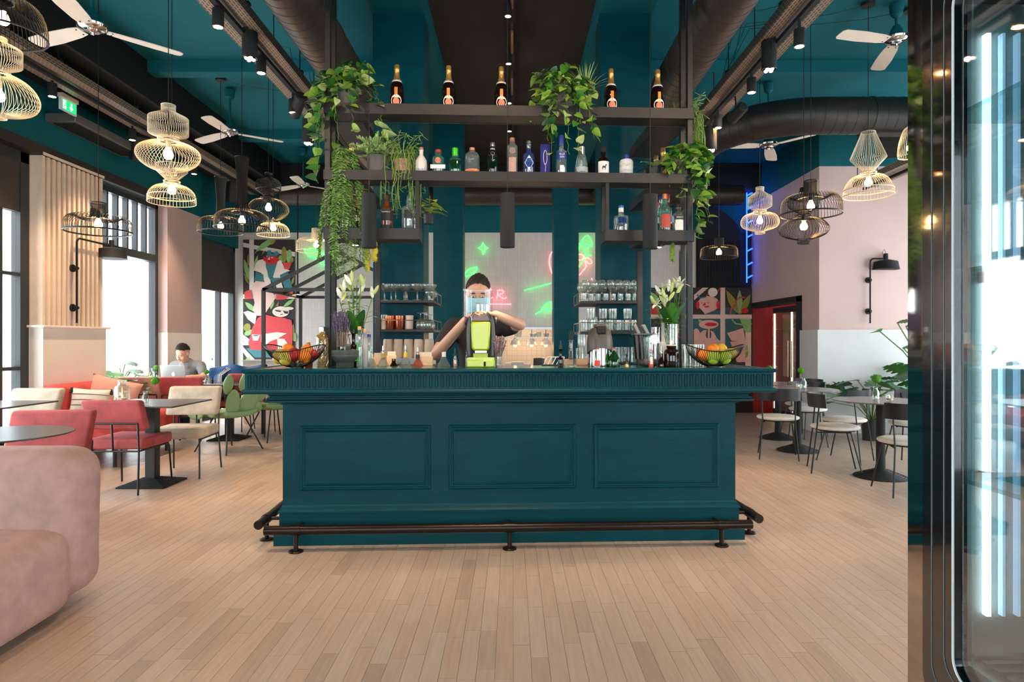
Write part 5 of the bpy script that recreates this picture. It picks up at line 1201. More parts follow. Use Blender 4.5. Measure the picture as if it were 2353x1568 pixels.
# ================================================================= ON THE COUNTER
CZ = 1.127
MESHW = M('black_bowl_wire', (20,18,18), 0.4)
ORANGE = M('orange_peel', (236,132,26), 0.45, var=0.1, scale=30, bump=0.15, bscale=160); MANGO = M('mango_skin', (160,178,62), 0.4, var=0.2, scale=5, hue=(216,164,60)); LIMEF = M('lime_peel', (150,180,50), 0.4, var=0.15, scale=12); LEMON = M('lemon_peel', (238,186,50), 0.45, var=0.1); REDF = M('red_apple_skin', (170,30,34), 0.35, var=0.4, scale=6)
def fruit_bowl(label, px, yl, fruits):
    p = on_bar(px, yl, CZ); t = thing('wire_fruit_bowl', label, 'fruit bowl', p, BR)
    def prof(a):
        wob = 0.022*math.cos(2*a+0.4); return [(0.045,0.006),(0.085,0.022),(0.130,0.055),(0.165,0.095),(0.185,0.128+wob)]
    m = MB(); n = 72
    for i in range(n):
        a = 2*PI*i/n; m.tube([(r*math.cos(a), r*math.sin(a), z) for r, z in catmull(prof(a), 3)], 0.0019, 4, caps=False)
    m.build('wire_ribs', MESHW, t, smooth=0, fix=False)
    rim = [(0.185*math.cos(2*PI*i/60), 0.185*math.sin(2*PI*i/60), prof(2*PI*i/60)[-1][1]) for i in range(60)]
    MB().tube(rim, 0.0036, 6, closed=True).build('rim', MESHW, t, fix=False); MB().lathe([(0.0,0.0),(0.05,0.0),(0.05,0.007),(0.0,0.007)], 24).build('base_plate', MESHW, t)
    for nm, mt, x, y, z, r, sc, lab in fruits:
        o = MB().ball((0,0,0), r, 20, 14, sc).build(nm, mt, None, p+Vector((x,y,z)), (0.3,0.4,random.random()*3), smooth=180)
        tag(o, lab, 'fruit', 'fruit in the wire bowls')
        st = MB().cyl((0,0,r*sc[2]*0.96),(0,0,r*sc[2]*1.04),0.003,n=6).build('stalk', M('fruit_stalk', (80,66,36), 0.8), o)
fruit_bowl('black wire bowl of oranges and mangoes beside the mortar', 679, 0.06, [
    ('orange', ORANGE, -0.055,0.02,0.118,0.040,(1,1,1),'orange on top of the left wire bowl, nearer its outer rim'), ('orange', ORANGE, 0.065,0.03,0.112,0.040,(1,1,1),'orange on top of the left wire bowl, nearer the tall bottle'),
    ('mango', MANGO, -0.085,-0.05,0.075,0.043,(1.0,1,1.15),'yellow mango low in the left bowl towards the window'), ('mango', MANGO, -0.03,-0.085,0.062,0.042,(1.1,1,1.05),'green mango low at the front of the left bowl'), ('mango', REDF, 0.012,-0.07,0.085,0.043,(1,1,1.1),'red-blushed apple at the front middle of the left bowl'),
    ('orange', ORANGE, 0.075,-0.055,0.072,0.041,(1,1,1),'orange low in the left bowl towards the post'), ('orange', ORANGE, -0.09,0.04,0.080,0.038,(1,1,1),'orange low at the back of the left bowl'), ('apple', REDF, 0.10,0.04,0.085,0.036,(1,1,0.95),'red apple low at the back of the left bowl')])
fruit_bowl('black wire bowl of limes and oranges before the right mural', 1641, 0.06, [
    ('orange', ORANGE, -0.08,-0.05,0.078,0.041,(1,1,1),'orange low in the right bowl towards the post'), ('lime', LIMEF, -0.03,-0.08,0.066,0.043,(1,1,1.1),'big lime at the front of the right bowl'), ('lime', LIMEF, 0.045,-0.08,0.064,0.041,(1,1,1.05),'second lime at the front of the right bowl'),
    ('lemon', LEMON, 0.055,0.02,0.115,0.038,(1,1,1.15),'lemon on top of the right bowl'), ('orange', ORANGE, -0.005,0.0,0.115,0.041,(1,1,1),'orange on top of the right bowl'), ('mango', MANGO, 0.095,-0.03,0.085,0.042,(1.1,1,1),'mango low at the outer side of the right bowl'), ('apple', REDF, -0.07,0.05,0.085,0.037,(1,1,0.95),'red apple low at the back of the right bowl'), ('apple', REDF, 0.06,0.07,0.075,0.036,(1,1,0.95),'dark red apple at the back edge of the right bowl')])
def it(name, label, cat, px, yl, z=CZ, rz=0): return thing(name, label, cat, on_bar(px, yl, z), BR+rz)
t = it('cut_glass_bottle', 'tall gold-tinted bottle in diamond cut glass beside the left bowl', 'bottle', 740, 0.20); body(t, [(0,0),(0.038,0),(0.04,0.006),(0.04,0.19),(0.034,0.212),(0.018,0.222),(0.0155,0.226),(0.0155,0.236)], GL('gold_tint_glass', (226,206,150), 0.18, body=0.12, bodycol=(200,160,70))); cap(t, 0.019, 0.236, 0.268, STEEL)
m = MB()
for k in range(10):
    for s in (-1, 1): m.tube([(0.0402*math.cos(2*PI*(k/10+s*j/24)), 0.0402*math.sin(2*PI*(k/10+s*j/24)), 0.01+0.175*j/14) for j in range(15)], 0.0013, 4, caps=False)
m.build('diamond_cut', SILV, t, smooth=0, fix=False)
t = it('cork_bottle', 'small corked bottle of orange syrup behind the left bowl', 'bottle', 708, 0.26); body(t, std(0.03,0.135,0.25,0.013,0.2), G_WHI); cap(t, 0.015, 0.135, 0.165, CORK, 'cork')
STONE = M('dark_granite', (62,66,62), 0.55, var=0.25, scale=90)
t = it('stone_mortar', 'dark granite mortar on the bar beside the lavender', 'mortar', 793, 0.06); MB().lathe([(0,0),(0.052,0),(0.055,0.004),(0.054,0.032),(0.06,0.04),(0.078,0.06),(0.083,0.075),(0.0835,0.082),(0.082,0.085),(0.0835,0.09),(0.0835,0.112),(0.076,0.114),(0.07,0.09),(0.04,0.06),(0,0.05)], 40).build('mortar_bowl', STONE, t, smooth=40)
t = it('stone_pestle', 'granite pestle standing in the mortar', 'pestle', 798, 0.07, CZ+0.06); MB().lathe([(0,0),(0.018,0.003),(0.022,0.015),(0.015,0.035),(0.016,0.065),(0.018,0.085),(0.014,0.095),(0,0.098)], 16).build('pestle_rod', STONE, t, rot=(0.25,0.12,0), smooth=60)
LAVM = M('dried_lavender', (88,76,104), 0.85, var=0.35, scale=40); LAVS = M('lavender_stalk', (120,104,92), 0.85, var=0.2)
def lavender(label, px, yl, h, spread, jarr, jarh, n, jarmat, seed, fm=None):
    t = it('lavender_bunch', label, 'dried flowers', px, yl); rnd = random.Random(seed); m = MB(); f = MB()
    MB().lathe([(0,0.003),(jarr*0.92,0.003),(jarr,0.01),(jarr,jarh),(jarr*0.93,jarh),(jarr*0.9,0.012),(0,0.010)], 24).build('jar', jarmat, t, smooth=40)
    for i in range(n):
        a = rnd.uniform(0,2*PI); r0 = rnd.uniform(0,jarr*0.7); r1 = spread*rnd.uniform(0.2,1.0); hh = h*rnd.uniform(0.78,1.0)
        p0 = Vector((r0*math.cos(a), r0*math.sin(a), 0.02)); p1 = Vector((r1*math.cos(a+0.3), r1*math.sin(a+0.3), hh)); m.tube([p0, p0.lerp(p1,0.6), p1], 0.0012, 3, caps=False)
        d = (p1-p0).normalized()
        for j in range(7):
            q = p1-d*(j*0.010); f.ball(q+Vector((rnd.uniform(-.003,.003), rnd.uniform(-.003,.003), 0)), 0.0042, 5, 3, (1,1,1.4))
    m.build('stalks', LAVS, t, smooth=0, fix=False); o = f.build('blossoms', fm or LAVM, t, smooth=180, fix=False); o['kind'] = 'stuff'
lavender('dark dried lavender in a green ribbed jar behind the mortar', 786, 0.20, 0.37, 0.065, 0.036, 0.135, 90, G_GRN, 61)
lavender('dried lavender in a small glass beside the lime juicer', 1145, 0.10, 0.205, 0.055, 0.026, 0.07, 55, CLEAR, 62, M('faded_lavender', (138,116,122), 0.85, var=0.35, scale=40))
# lilies in glass vases
LILYW = M('white_lily', (240,240,222), 0.5, var=0.05); BUD = M('lily_bud', (202,214,130), 0.5, var=0.15)
def lilies(label, px, yl, vr, vh, h, seed, z=CZ, lean=0.0, big=True):
    t = it('lily_vase', label, 'flower vase', px, yl, z); rnd = random.Random(seed)
    MB().lathe([(0,0.0),(vr,0.0),(vr,0.004),(vr*1.02,vh),(vr*0.97,vh),(vr*0.95,0.012),(0,0.010)], 28).build('vase', CLEAR, t, smooth=40)
    MB().lathe([(0,0.012),(vr*0.94,0.012),(vr*0.94,vh*0.55),(0,vh*0.55)], 24).build('water', GL('vase_water', (226,236,226), 0.05), t, smooth=40)
    pet = leaf_mesh('petal', 0.075, 0.030, LILYW, 'lance', 0.2, 0.45); lf = leaf_mesh('leaf', 0.10, 0.022, LL, 'lance', 0.2, 0.5); lf2 = leaf_mesh('leaf', 0.09, 0.02, LG, 'lance', 0.2, 0.4); bm_ = MB().lathe([(0,0),(0.008,0.01),(0.012,0.035),(0.010,0.06),(0.004,0.078),(0,0.08)], 8).mesh('bud', BUD, smooth=180); bw = MB().lathe([(0,0),(0.009,0.01),(0.015,0.04),(0.012,0.065),(0.004,0.085),(0,0.087)], 8).mesh('bud', LILYW, smooth=180)
    for i in range(11):
        a = rnd.uniform(0,2*PI); r1 = rnd.uniform(0.03,0.13); hh = vh+ (h-vh)*rnd.uniform(0.45,1.0); tip = Vector((r1*math.cos(a)+lean, r1*math.sin(a)*0.6, hh)); b0 = Vector((rnd.uniform(-.4,.4)*vr, rnd.uniform(-.4,.4)*vr, 0.03))
        MB().tube([b0, b0.lerp(tip,0.5)+Vector((0,0,0.02)), tip], 0.003, 5).build('stem', STEM, t)
        for j in range(7):
            q = b0.lerp(tip, 0.42+0.08*j); b2 = rnd.uniform(0,2*PI); inst(rnd.choice([lf, lf2, lf]), 'leaf', t, q, aim((math.cos(b2), math.sin(b2), 0.5), 0))
        if i % 4 == 0:
            d = (tip-b0).normalized()+Vector((0,-0.9,0.1))
            for k in range(6):
                b2 = 2*PI*k/6; sd = d.cross(Vector((0,0,1))).normalized(); up = sd.cross(d).normalized(); inst(pet, 'petal', t, tip, aim(d.normalized()*0.7+sd*math.cos(b2)*0.7+up*math.sin(b2)*0.7, 0))
        else:
            for k in range(2): inst(bw if (i+k) % 3 == 0 else bm_, 'bud', t, tip+Vector((rnd.uniform(-.02,.02), 0, rnd.uniform(-.02,.01))), (rnd.uniform(-.5,.5), rnd.uniform(-.6,.6), 0))
    if big:
        for k in range(3):
            a = -PI/2+(k-1)*0.7; l = 0.24; inst(leaf_mesh('leaf', l, 0.085, LD if k != 1 else LG, 'round', 0.25, 0.15), 'leaf', t, (0,0,vh*0.8), aim((math.cos(a)*0.5-0.1+lean, math.sin(a)*0.45, 1.0), 0.2*(k-1)), )
lilies('vase of white lilies at the window end of the bar', 818, 0.30, 0.036, 0.22, 0.60, 71)
lilies('tall glass vase of white lilies at the right end of the bar', 1542, 0.28, 0.048, 0.29, 0.57, 72)
# row of pour bottles on the rail behind the counter
def pourer(t, z, s=1.0, mat=SILV):
    MB().lathe([(0.011,z),(0.012,z+0.012),(0.006,z+0.018),(0.004,z+0.05),(0,z+0.052)], 10).build('pourer', mat, t)
def conical(label, px, yl, H_, glass, spout=True, neckm=None, r=0.05, labm=None, z=CZ-0.10):
    t = it('pour_bottle', label, 'bottle', px, yl, z); body(t, [(0,0),(r*0.95,0),(r,0.01),(r,H_*0.42),(r*0.8,H_*0.56),(0.016,H_*0.80),(0.0135,H_*0.85),(0.0135,H_)], glass, 20)
    if neckm: MB().lathe([(0.0145,H_*0.82),(0.0145,H_*0.99)], 14).build('neck_band', neckm, t)
    if spout: pourer(t, H_)
    if labm: bent_label(t, 'label', labm, r+0.0006, H_*0.1, H_*0.4, -1, 1)
    return t
rz_ = 0.36
conical('conical pour bottle with white neck band, first after the lily vase', 853, rz_, 0.185, G_CLR, True, PAPER)
conical('conical pour bottle with yellow neck band and dark spout', 880, rz_, 0.19, G_CLR, True, M('olive_band', (170,150,60), 0.5))
conical('round-stoppered bottle of dark syrup in the pour row', 905, rz_, 0.15, G_AMB, False).children
conical('conical pour bottle with yellow collar and clear spout', 932, rz_, 0.195, G_CLR, True, M('yellow_band', (214,190,50), 0.5))
conical('conical pour bottle with slim black spout before the beige cups', 960, rz_, 0.18, G_PIN, True, BLACK)
conical('conical bottle with white neck and black cap beside the bartender arm', 1020, 0.28, 0.20, G_CLR, False, PAPER)
t = it('syrup_bottle', 'slim pour bottle with orange-red syrup', 'bottle', 1046, 0.10); body(t, std(0.0135,0.075,0.2,0.0075,0.12), G_CLR, 12); MB().lathe([(0,0.004),(0.0125,0.004),(0.0125,0.040),(0,0.040)], 12).build('syrup', M('orange_red_syrup', (232,86,50), 0.3), t); pourer(t, 0.075, 1, DKL)
t = it('syrup_bottle', 'slim clear pour bottle next to the lime juicer base', 'bottle', 1074, 0.10); body(t, std(0.0135,0.10,0.3,0.009,0.12), G_CLR, 12); pourer(t, 0.10, 1, DKL)
for i, (px, yl, H_, g, c) in enumerate(((812,0.22,0.23,G_AMB,DKL),(826,0.18,0.25,G_CLR,CORK),(838,0.25,0.235,G_FRO,CORK),(848,0.30,0.20,G_CLR,BLU),(700,0.30,0.10,G_WHI,ORG))):
    t = it('spirit_bottle', ['dark amber apothecary bottle behind the mortar','clear slender bottle with green straw beside the mortar','frosted bottle with cork beside the mortar','clear bottle with blue cap by the teal column','low amber bottle behind the left fruit bowl'][i], 'bottle', px, yl); body(t, std(0.036 if i == 0 else 0.021,H_,0.35,0.011,0.14), g, 18); cap(t, 0.013, H_, H_+0.02, c)
    if i == 1: MB().tube([(-0.008,-0.015,0.02),(-0.008,-0.015,0.16)], 0.006, 8).build('straw', M('green_straw', (40,190,60), 0.4), t)
    if i == 0: bent_label(t, 'label', PAPER, 0.0368, 0.04, 0.11, 0.1, 1.0)
# cards, napkin blocks and drink mats behind
for i, (px, w, h) in enumerate(((872,0.09,0.09),(900,0.07,0.10),(975,0.12,0.095))):
    t = it('card_holder', ['beige card holder left of the conical bottles','beige card holder between the conical bottles','beige napkin holder before the beige cups'][i], 'card holder', px, 0.40, CZ); B(-w/2,-0.02,0,w/2,0.02,h-0.03).build('holder_block', M('birch_ply', (222,186,150), 0.6), t, bevel=0.002); B(-w/2+0.008,-0.006,h-0.06,w/2-0.008,0.006,h).build('cards', M('beige_card', (226,206,186), 0.7), t)
# lime green citrus press
LIME = M('lime_lacquer', (166,186,10), 0.3, var=0.04, coat=0.4); DGREY = M('dark_grey_plastic', (62,62,66), 0.4)
t = it('citrus_juicer', 'lime green electric citrus juicer in front of the bartender', 'juicer', 1105, 0.12)
B(-0.092,-0.06,0.0,0.092,0.10,0.052).build('base', LIME, t, bevel=0.008); MB().prism([(-0.09,0.05),(0.09,0.05),(0.085,0.066),(-0.085,0.066)], 0.14, 'y', -0.055).build('base_lip', LIME, t)
B(-0.05,-0.045,0.066,0.045,0.06,0.092).build('neck', M('lime_dark', (150,170,10), 0.35), t); B(-0.042,-0.03,0.092,0.042,0.05,0.112).build('chrome_collar', CHROME, t, bevel=0.004)
MB().prism([(-0.05,0.11),(0.045,0.11),(0.056,0.128),(0.064,0.30),(-0.066,0.30),(-0.06,0.128)], 0.07, 'y', -0.06).build('front_cover', LIME, t, bevel=0.012)
for s in (-1, 1): MB().prism([(s*0.066,0.07),(s*0.088,0.07),(s*0.094,0.20),(s*0.088,0.30),(s*0.075,0.335),(s*0.062,0.34),(s*0.066,0.20)], 0.13, 'y', -0.05).build('side_shell', DGREY, t, bevel=0.01)
MB().prism([(-0.066,0.30),(0.064,0.30),(0.05,0.345),(0.02,0.362),(-0.02,0.362),(-0.052,0.345)], 0.075, 'y', -0.055).build('top_cover', M('bronze_cover', (92,74,66), 0.3, metal=0.4), t, bevel=0.006)
for s in (-1, 1): MB().tube([(s*0.062,-0.064,0.30),(s*0.06,-0.064,0.335),(s*0.04,-0.064,0.362)], 0.006, 8).build('chrome_arm', CHROME, t); MB().cyl((s*0.094,-0.02,0.305),(s*0.106,-0.02,0.305),0.028,n=20).build('pivot_knob', DGREY, t)
MB().lathe([(0.04,0.36),(0.042,0.36),(0.045,0.415),(0.043,0.418)], 24, (0.012,0.0,0)).build('feed_tumbler', CLEAR, t); B(0.018,-0.064,0.008,0.032,-0.058,0.038).build('switch', MBLACK, t)
# steel citrus press
t = it('steel_juicer', 'brushed steel juicer with taupe domed hood on the bar', 'juicer', 1378, 0.16)
MB().lathe([(0,0),(0.080,0),(0.082,0.006),(0.080,0.03),(0.079,0.14),(0.077,0.17)], 36).build('steel_body', CHROME, t, smooth=40)
m = MB(); n = 40; pr = [(0.0865,None),(0.087,0.15),(0.084,0.19),(0.074,0.23),(0.058,0.256),(0.03,0.268),(0.0,0.27)]
vs_ = []
for j, (r, z) in enumerate(pr):
    for i in range(n):
        a = 2*PI*i/n; zz = z if z is not None else 0.085+0.040*max(0, math.cos(a+PI/2))**1.0*1.0
        vs_.append((r*math.cos(a), r*math.sin(a), zz))
m.add(vs_, [(j*n+i, j*n+(i+1)%n, (j+1)*n+(i+1)%n, (j+1)*n+i) for j in range(len(pr)-1) for i in range(n)]); m.build('hood', M('taupe_hood', (82,77,74), 0.42, metal=0.3), t, smooth=60)
rbox(0.062, 0.06, 0.05, 0.012, 3).build('latch', MBLACK, t, (0,-0.055,0.243), smooth=60); rbox(0.075, 0.11, 0.022, 0.010, 3).build('lever_cap', M('brown_grey_plastic', (84,74,68), 0.4), t, (0,-0.01,0.275), smooth=60)
# bottles right of it
t = conical('clear conical bottle with red band label before the steel juicer', 1372, 0.0, 0.12, G_CLR, False, None, 0.022, RED, CZ); cap(t, 0.0145, 0.118, 0.125, RED)
t = conical('squat green glass bottle with red rim', 1411, 0.08, 0.12, G_GRN, False, None, 0.04, None, CZ); cap(t, 0.0135, 0.12, 0.124, RED)
t = it('amber_pour_bottle', 'slim amber pour bottle left of the carafe', 'bottle', 1288, 0.06); body(t, std(0.019,0.125,0.5,0.010,0.1), G_AMB, 16); pourer(t, 0.125, 1, DKL)
t = it('carafe', 'clear flared carafe holding black stir sticks', 'carafe', 1312, 0.10); body(t, [(0,0),(0.038,0),(0.040,0.008),(0.03,0.03),(0.016,0.06),(0.0145,0.16),(0.017,0.18)], CLEAR, 24); MB().lathe([(0.0152,0.10),(0.0152,0.125)], 14).build('neck_band', DKL, t)
for k in range(5): MB().tube([(0.004*(k-2),0,0.05),(0.006*(k-2),0,0.24)], 0.0022, 5).build('stir_stick', DKL, t)
t = it('bitters_bottle', 'tiny dark bitters bottle with gold band', 'bottle', 1440, 0.04); body(t, std(0.013,0.088,0.5,0.006,0.12), M('dark_bottle', (24,18,16), 0.25), 14); bent_label(t, 'band', GOLD, 0.0136, 0.003, 0.022, -1.5, 1.5); 
t = it('slow_juicer', 'glossy black and clear upright juicer beside the right lilies', 'juicer', 1484, 0.20)
rbox(0.10, 0.15, 0.05, 0.02, 4).build('base', DGREY, t, (0.015,0,0.028), smooth=60)
for k in range(2): MB().tube([(-0.055+0.03*k,0.0,0.05),(-0.062+0.03*k,0,0.14),(-0.07+0.03*k,0,0.215)], [0.020,0.019,0.020], 16).build('column', M('gloss_black_chrome', (30,26,24), 0.12, metal=0.5), t)
MB().lathe([(0.045,0.05),(0.048,0.20)], 24, (0.03,0,0)).build('clear_drum', CLEAR, t); B(-0.09,-0.05,0.212,0.06,0.05,0.224).build('deck', DGREY, t, bevel=0.003)
for k in range(2): B(-0.012,-0.03,0,0.012,0.03,0.075).build('chute', M('grey_chute', (110,112,116), 0.35), t, (-0.05+0.06*k,0,0.215), (0,-0.45,0), bevel=0.006)
MB().cyl((0.045,-0.06,0.185),(0.045,0.03,0.185),0.034,n=24).build('motor_cup', CLEAR, t)
for i, (px, yl, nm) in enumerate(((1496,0.02,'short bottle with red and white label before the black juicer'),)):
    t = it('label_bottle', nm, 'bottle', px, yl); body(t, std(0.015,0.11,0.35,0.009,0.1), G_CLR, 14); bent_label(t, 'label', RED, 0.0156, 0.004, 0.045, -1.3, 1.3); bent_label(t, 'white_label', PAPER, 0.0158, 0.022, 0.07, -0.6, 0.6); cap(t, 0.01, 0.11, 0.116, RED)
t = it('frosted_bottle', 'tall frosted long-neck bottle beside the candle jar', 'bottle', 1523, 0.26); body(t, std(0.03,0.30,0.45,0.012,0.12), G_FRO)
t = it('amber_pour_bottle', 'amber pour bottle with steel spout before the frosted bottle', 'bottle', 1519, 0.06); body(t, [(0,0),(0.024,0),(0.026,0.01),(0.018,0.04),(0.0125,0.06),(0.0125,0.09)], G_AMB, 18); pourer(t, 0.09)
t = it('candle_jar', 'wide dark amber jar with a lit candle on top', 'candle', 1543, 0.06); body(t, [(0,0),(0.046,0),(0.048,0.006),(0.048,0.098),(0.043,0.112),(0.030,0.120),(0.028,0.126),(0.032,0.13),(0.032,0.142)], G_AMB, 28); MB().lathe([(0,0.142),(0.030,0.142),(0.031,0.15),(0,0.15)], 20).build('wax', M('candle_wax', (240,214,186), 0.5), t)
MB().lathe([(0,0),(0.005,0.006),(0.004,0.014),(0,0.026)], 8, (0,0,0.152)).build('flame', EM('candle_flame', (255,190,90), 25), t)
for i, px in enumerate((1574,1586,1598,1610)):
    t = it('ribbed_tumbler', 'tall ribbed drinking glass by the right post, '+['first','second','third','fourth'][i], 'glass', px, 0.14+0.03*(i%2)); body(t, [(0,0.002),(0.020,0.002),(0.024,0.15),(0.0225,0.15),(0.019,0.008),(0,0.008)], CLEAR, 14)
t = it('steel_shaker', 'tall steel cocktail shaker behind the black juicer', 'shaker', 1506, 0.34); body(t, [(0,0),(0.032,0),(0.035,0.15),(0.03,0.18),(0.03,0.27),(0,0.275)], CHROME, 24)
t = it('knock_box', 'low white wire rack at the back of the bar top', 'rack', 1268, 0.38); 
for k in range(5): MB().tube([(-0.06+0.03*k,0,0),(-0.03+0.03*k,0,0.06)], 0.004, 6).build('wire', PAPER, t)
MB().tube([(-0.03,0,0.06),(0.09,0,0.06)], 0.004, 6).build('wire', PAPER, t); B(-0.07,-0.03,0,0.08,0.03,0.008).build('tray', DKL, t)
for i, (px, w) in enumerate(((1300,0.10),(1338,0.10))):
    t = it('wooden_crate', ['pale wooden crate behind the amber pour bottle','pale wooden crate behind the carafe'][i], 'crate', px, 0.42, CZ); m = MB(); m.box(-w/2,-0.03,0,w/2,-0.024,0.045).box(-w/2,0.024,0,w/2,0.03,0.045).box(-w/2,-0.03,0,-w/2+0.006,0.03,0.045).box(w/2-0.006,-0.03,0,w/2,0.03,0.045).box(-w/2,-0.03,0,w/2,0.03,0.006); m.build('crate_box', M('birch_ply', (222,186,150), 0.6), t)
# ---- glasses on the racks: each its own object
COUPE = MB().lathe([(0,0),(0.034,0.0),(0.034,0.003),(0.006,0.008),(0.004,0.02),(0.004,0.062),(0.012,0.068),(0.040,0.085),(0.047,0.108),(0.0455,0.110),(0.037,0.088),(0.008,0.072),(0,0.071)], 20).mesh('coupe_glass', CLEAR, smooth=60)
BALLOON = MB().lathe([(0,0),(0.034,0.0),(0.034,0.003),(0.006,0.007),(0.0045,0.05),(0.02,0.06),(0.045,0.085),(0.052,0.115),(0.045,0.15),(0.037,0.165),(0.0355,0.165),(0.043,0.15),(0.050,0.115),(0.043,0.088),(0,0.064)], 22).mesh('balloon_glass', CLEAR, smooth=60)
TUMB = MB().lathe([(0,0.002),(0.033,0.0),(0.036,0.004),(0.039,0.10),(0.037,0.101),(0.034,0.014),(0,0.012)], 18).mesh('tumbler', CLEAR, smooth=60)
HIGH = MB().lathe([(0,0.002),(0.028,0.0),(0.031,0.006),(0.033,0.125),(0.0315,0.126),(0.029,0.016),(0,0.014)], 18).mesh('highball', CLEAR, smooth=60)
COPP = MB().lathe([(0,0.0),(0.032,0.0),(0.034,0.004),(0.042,0.115),(0.040,0.115),(0.032,0.008),(0,0.008)], 20).mesh('copper_cup', M('copper_metal', (222,120,90), 0.25, metal=0.9), smooth=40)
CUP = MB().lathe([(0,0.128),(0.028,0.13),(0.032,0.125),(0.036,0.05),(0.0375,0.0),(0.0355,0.0),(0.03,0.12),(0,0.122)], 12).mesh('stacked_cup', M('beige_stoneware', (206,184,164), 0.5), smooth=30)
def put(mesh, name, label, cat, p, group, rot=(0,0,0), s=1.0):
    o = bpy.data.objects.new(name, mesh); COL.objects.link(o); o.location = p; o.rotation_euler = rot; o.scale = (s,s,s); tag(o, label, cat, group); return o
def row(mesh, name, label, cat, x0, x1, n, y, z, group, s=1.0, rot=(0,0,0)):
    for i in range(n): put(mesh, name, label+', '+ORD[i]+' from the left', cat, (x0+(x1-x0)*(i/(n-1) if n > 1 else 0.5), y+0.012*((i*7)%3-1), z), group, rot, s)
zl = RZL; x0, x1 = XD(885,5.46), XD(985,5.46)
row(COUPE, 'coupe_glass', 'clear coupe glass in the front row of the left rack', 'glass', x0, x1, 5, 5.45, zl[0], 'coupes on the left rack', 1.28)
row(COUPE, 'coupe_glass', 'clear coupe glass in the back row of the left rack', 'glass', x0+0.04, x1, 4, 5.535, zl[0], 'coupes behind on the left rack', 1.28)
for k in range(4): put(BALLOON, 'balloon_glass', 'stemmed glass along the side of the left rack top tier, '+ORD[k]+' from the front', 'glass', (-0.72, 5.60+0.09*k, zl[0]), 'stemmed glasses along the left rack side', s=0.72)
put(HIGH, 'highball_glass', 'tall clear tumbler left of the copper cups', 'glass', (XD(882,5.5), 5.50, zl[1]), None)
put(CUP, 'stoneware_cup', 'short beige cup at the post end of the left rack', 'cup', (XD(880,5.44), 5.43, zl[1]), None, s=0.68)
for i, px in enumerate((897,908,918)): put(COPP, 'copper_cup', 'copper cup with straws on the left rack, '+['nearest the post','middle one','nearest the beige mug'][i], 'cup', (XD(px,5.45), 5.45+0.05*(i==1), zl[1]), 'copper cups')
put(CUP, 'stoneware_mug', 'beige tapered mug right of the copper cups', 'cup', (XD(941,5.45), 5.45, zl[1]+0.118), None, (PI,0,0), 0.9)
for k in range(5): put(BALLOON, 'wine_glass', 'upside-down stemmed glass on the side of the left rack middle tier, '+ORD[k]+' from the front', 'glass', (-0.74, 5.46+0.10*k, zl[1]+0.165*0.85), 'stemmed glasses middle left rack', (PI,0,0), 0.85)
for k in range(2): put(BALLOON, 'wine_glass', 'upside-down stemmed glass right of the beige mug, '+ORD[k]+' one', 'glass', (XD(966+14*k,5.47), 5.48, zl[1]+0.165*0.85), 'stemmed glasses corner left rack', (PI,0,0), 0.85)
for i in range(5): put(CUP, 'stoneware_cup', 'upturned beige stoneware beaker on the lowest left tier, %s from the post' % ['first','second','third','fourth','fifth'][i], 'cup', (XD(892+23.5*i,5.46), 5.46, zl[2]+0.05), 'beige beakers', s=1.25)
B(XD(875,5.46), 5.42, zl[2], XD(1000,5.46), 5.52, zl[2]+0.05).build('beaker_tray', STEEL, bpy.data.objects['glass_rack'])
zr_ = RZR; x0, x1 = XD(1340,5.46), XD(1458,5.46)
row(BALLOON, 'balloon_glass', 'balloon glass in the front row of the right rack top', 'glass', x0+0.02, x1, 7, 5.44, zr_[0]+0.062, 'balloon glasses front right rack', 0.72)
row(TUMB, 'stemless_glass', 'short round tumbler under the right rack balloon glasses', 'glass', x0, x1, 8, 5.42, zr_[0], 'tumblers below the balloons', 0.62)
row(BALLOON, 'balloon_glass', 'balloon glass in the back row of the right rack top', 'glass', x0, x1, 6, 5.53, zr_[0]+0.02, 'balloon glasses back right rack', 0.9)
for k in range(4): put(BALLOON, 'balloon_glass', 'balloon glass along the side of the right rack top tier, '+ORD[k]+' from the front', 'glass', (0.70, 5.62+0.09*k, zr_[0]), 'balloon glasses right rack side', s=0.85)
row(TUMB, 'cut_tumbler', 'cut tumbler in the lower row of the right rack middle tier', 'glass', x0, x1, 7, 5.43, zr_[1], 'cut tumblers lower row', 0.95)
for i, px in enumerate((1358,1386,1408,1442)): put(TUMB, 'cut_tumbler', 'cut glass tumbler stacked on the right rack, '+['first','second','third','fourth'][i]+' from the bartender', 'glass', (XD(px,5.44), 5.44, zr_[1]+0.097), 'stacked cut tumblers', s=0.95)
for k in range(4): put(HIGH, 'highball_glass', 'tall glass along the side of the right rack middle tier, '+ORD[k]+' from the front', 'glass', (0.70, 5.50+0.10*k, zr_[1]), 'tall glasses right rack side')
row(HIGH, 'highball_glass', 'tall ribbed glass on the lowest tier of the right rack', 'glass', XD(1395,5.46), x1, 4, 5.45, zr_[2], 'tall glasses lowest right tier', 1.15)
row(HIGH, 'highball_glass', 'tall glass stacked beside the carafe on the lowest right tier', 'glass', XD(1332,5.46), XD(1362,5.46), 3, 5.45, zr_[2], 'tall glasses beside carafe', 1.1)
row(HIGH, 'highball_glass', 'second layer tall glass stacked beside the carafe', 'glass', XD(1336,5.46), XD(1360,5.46), 2, 5.45, zr_[2]+0.14, 'tall glasses beside carafe upper', 1.1)
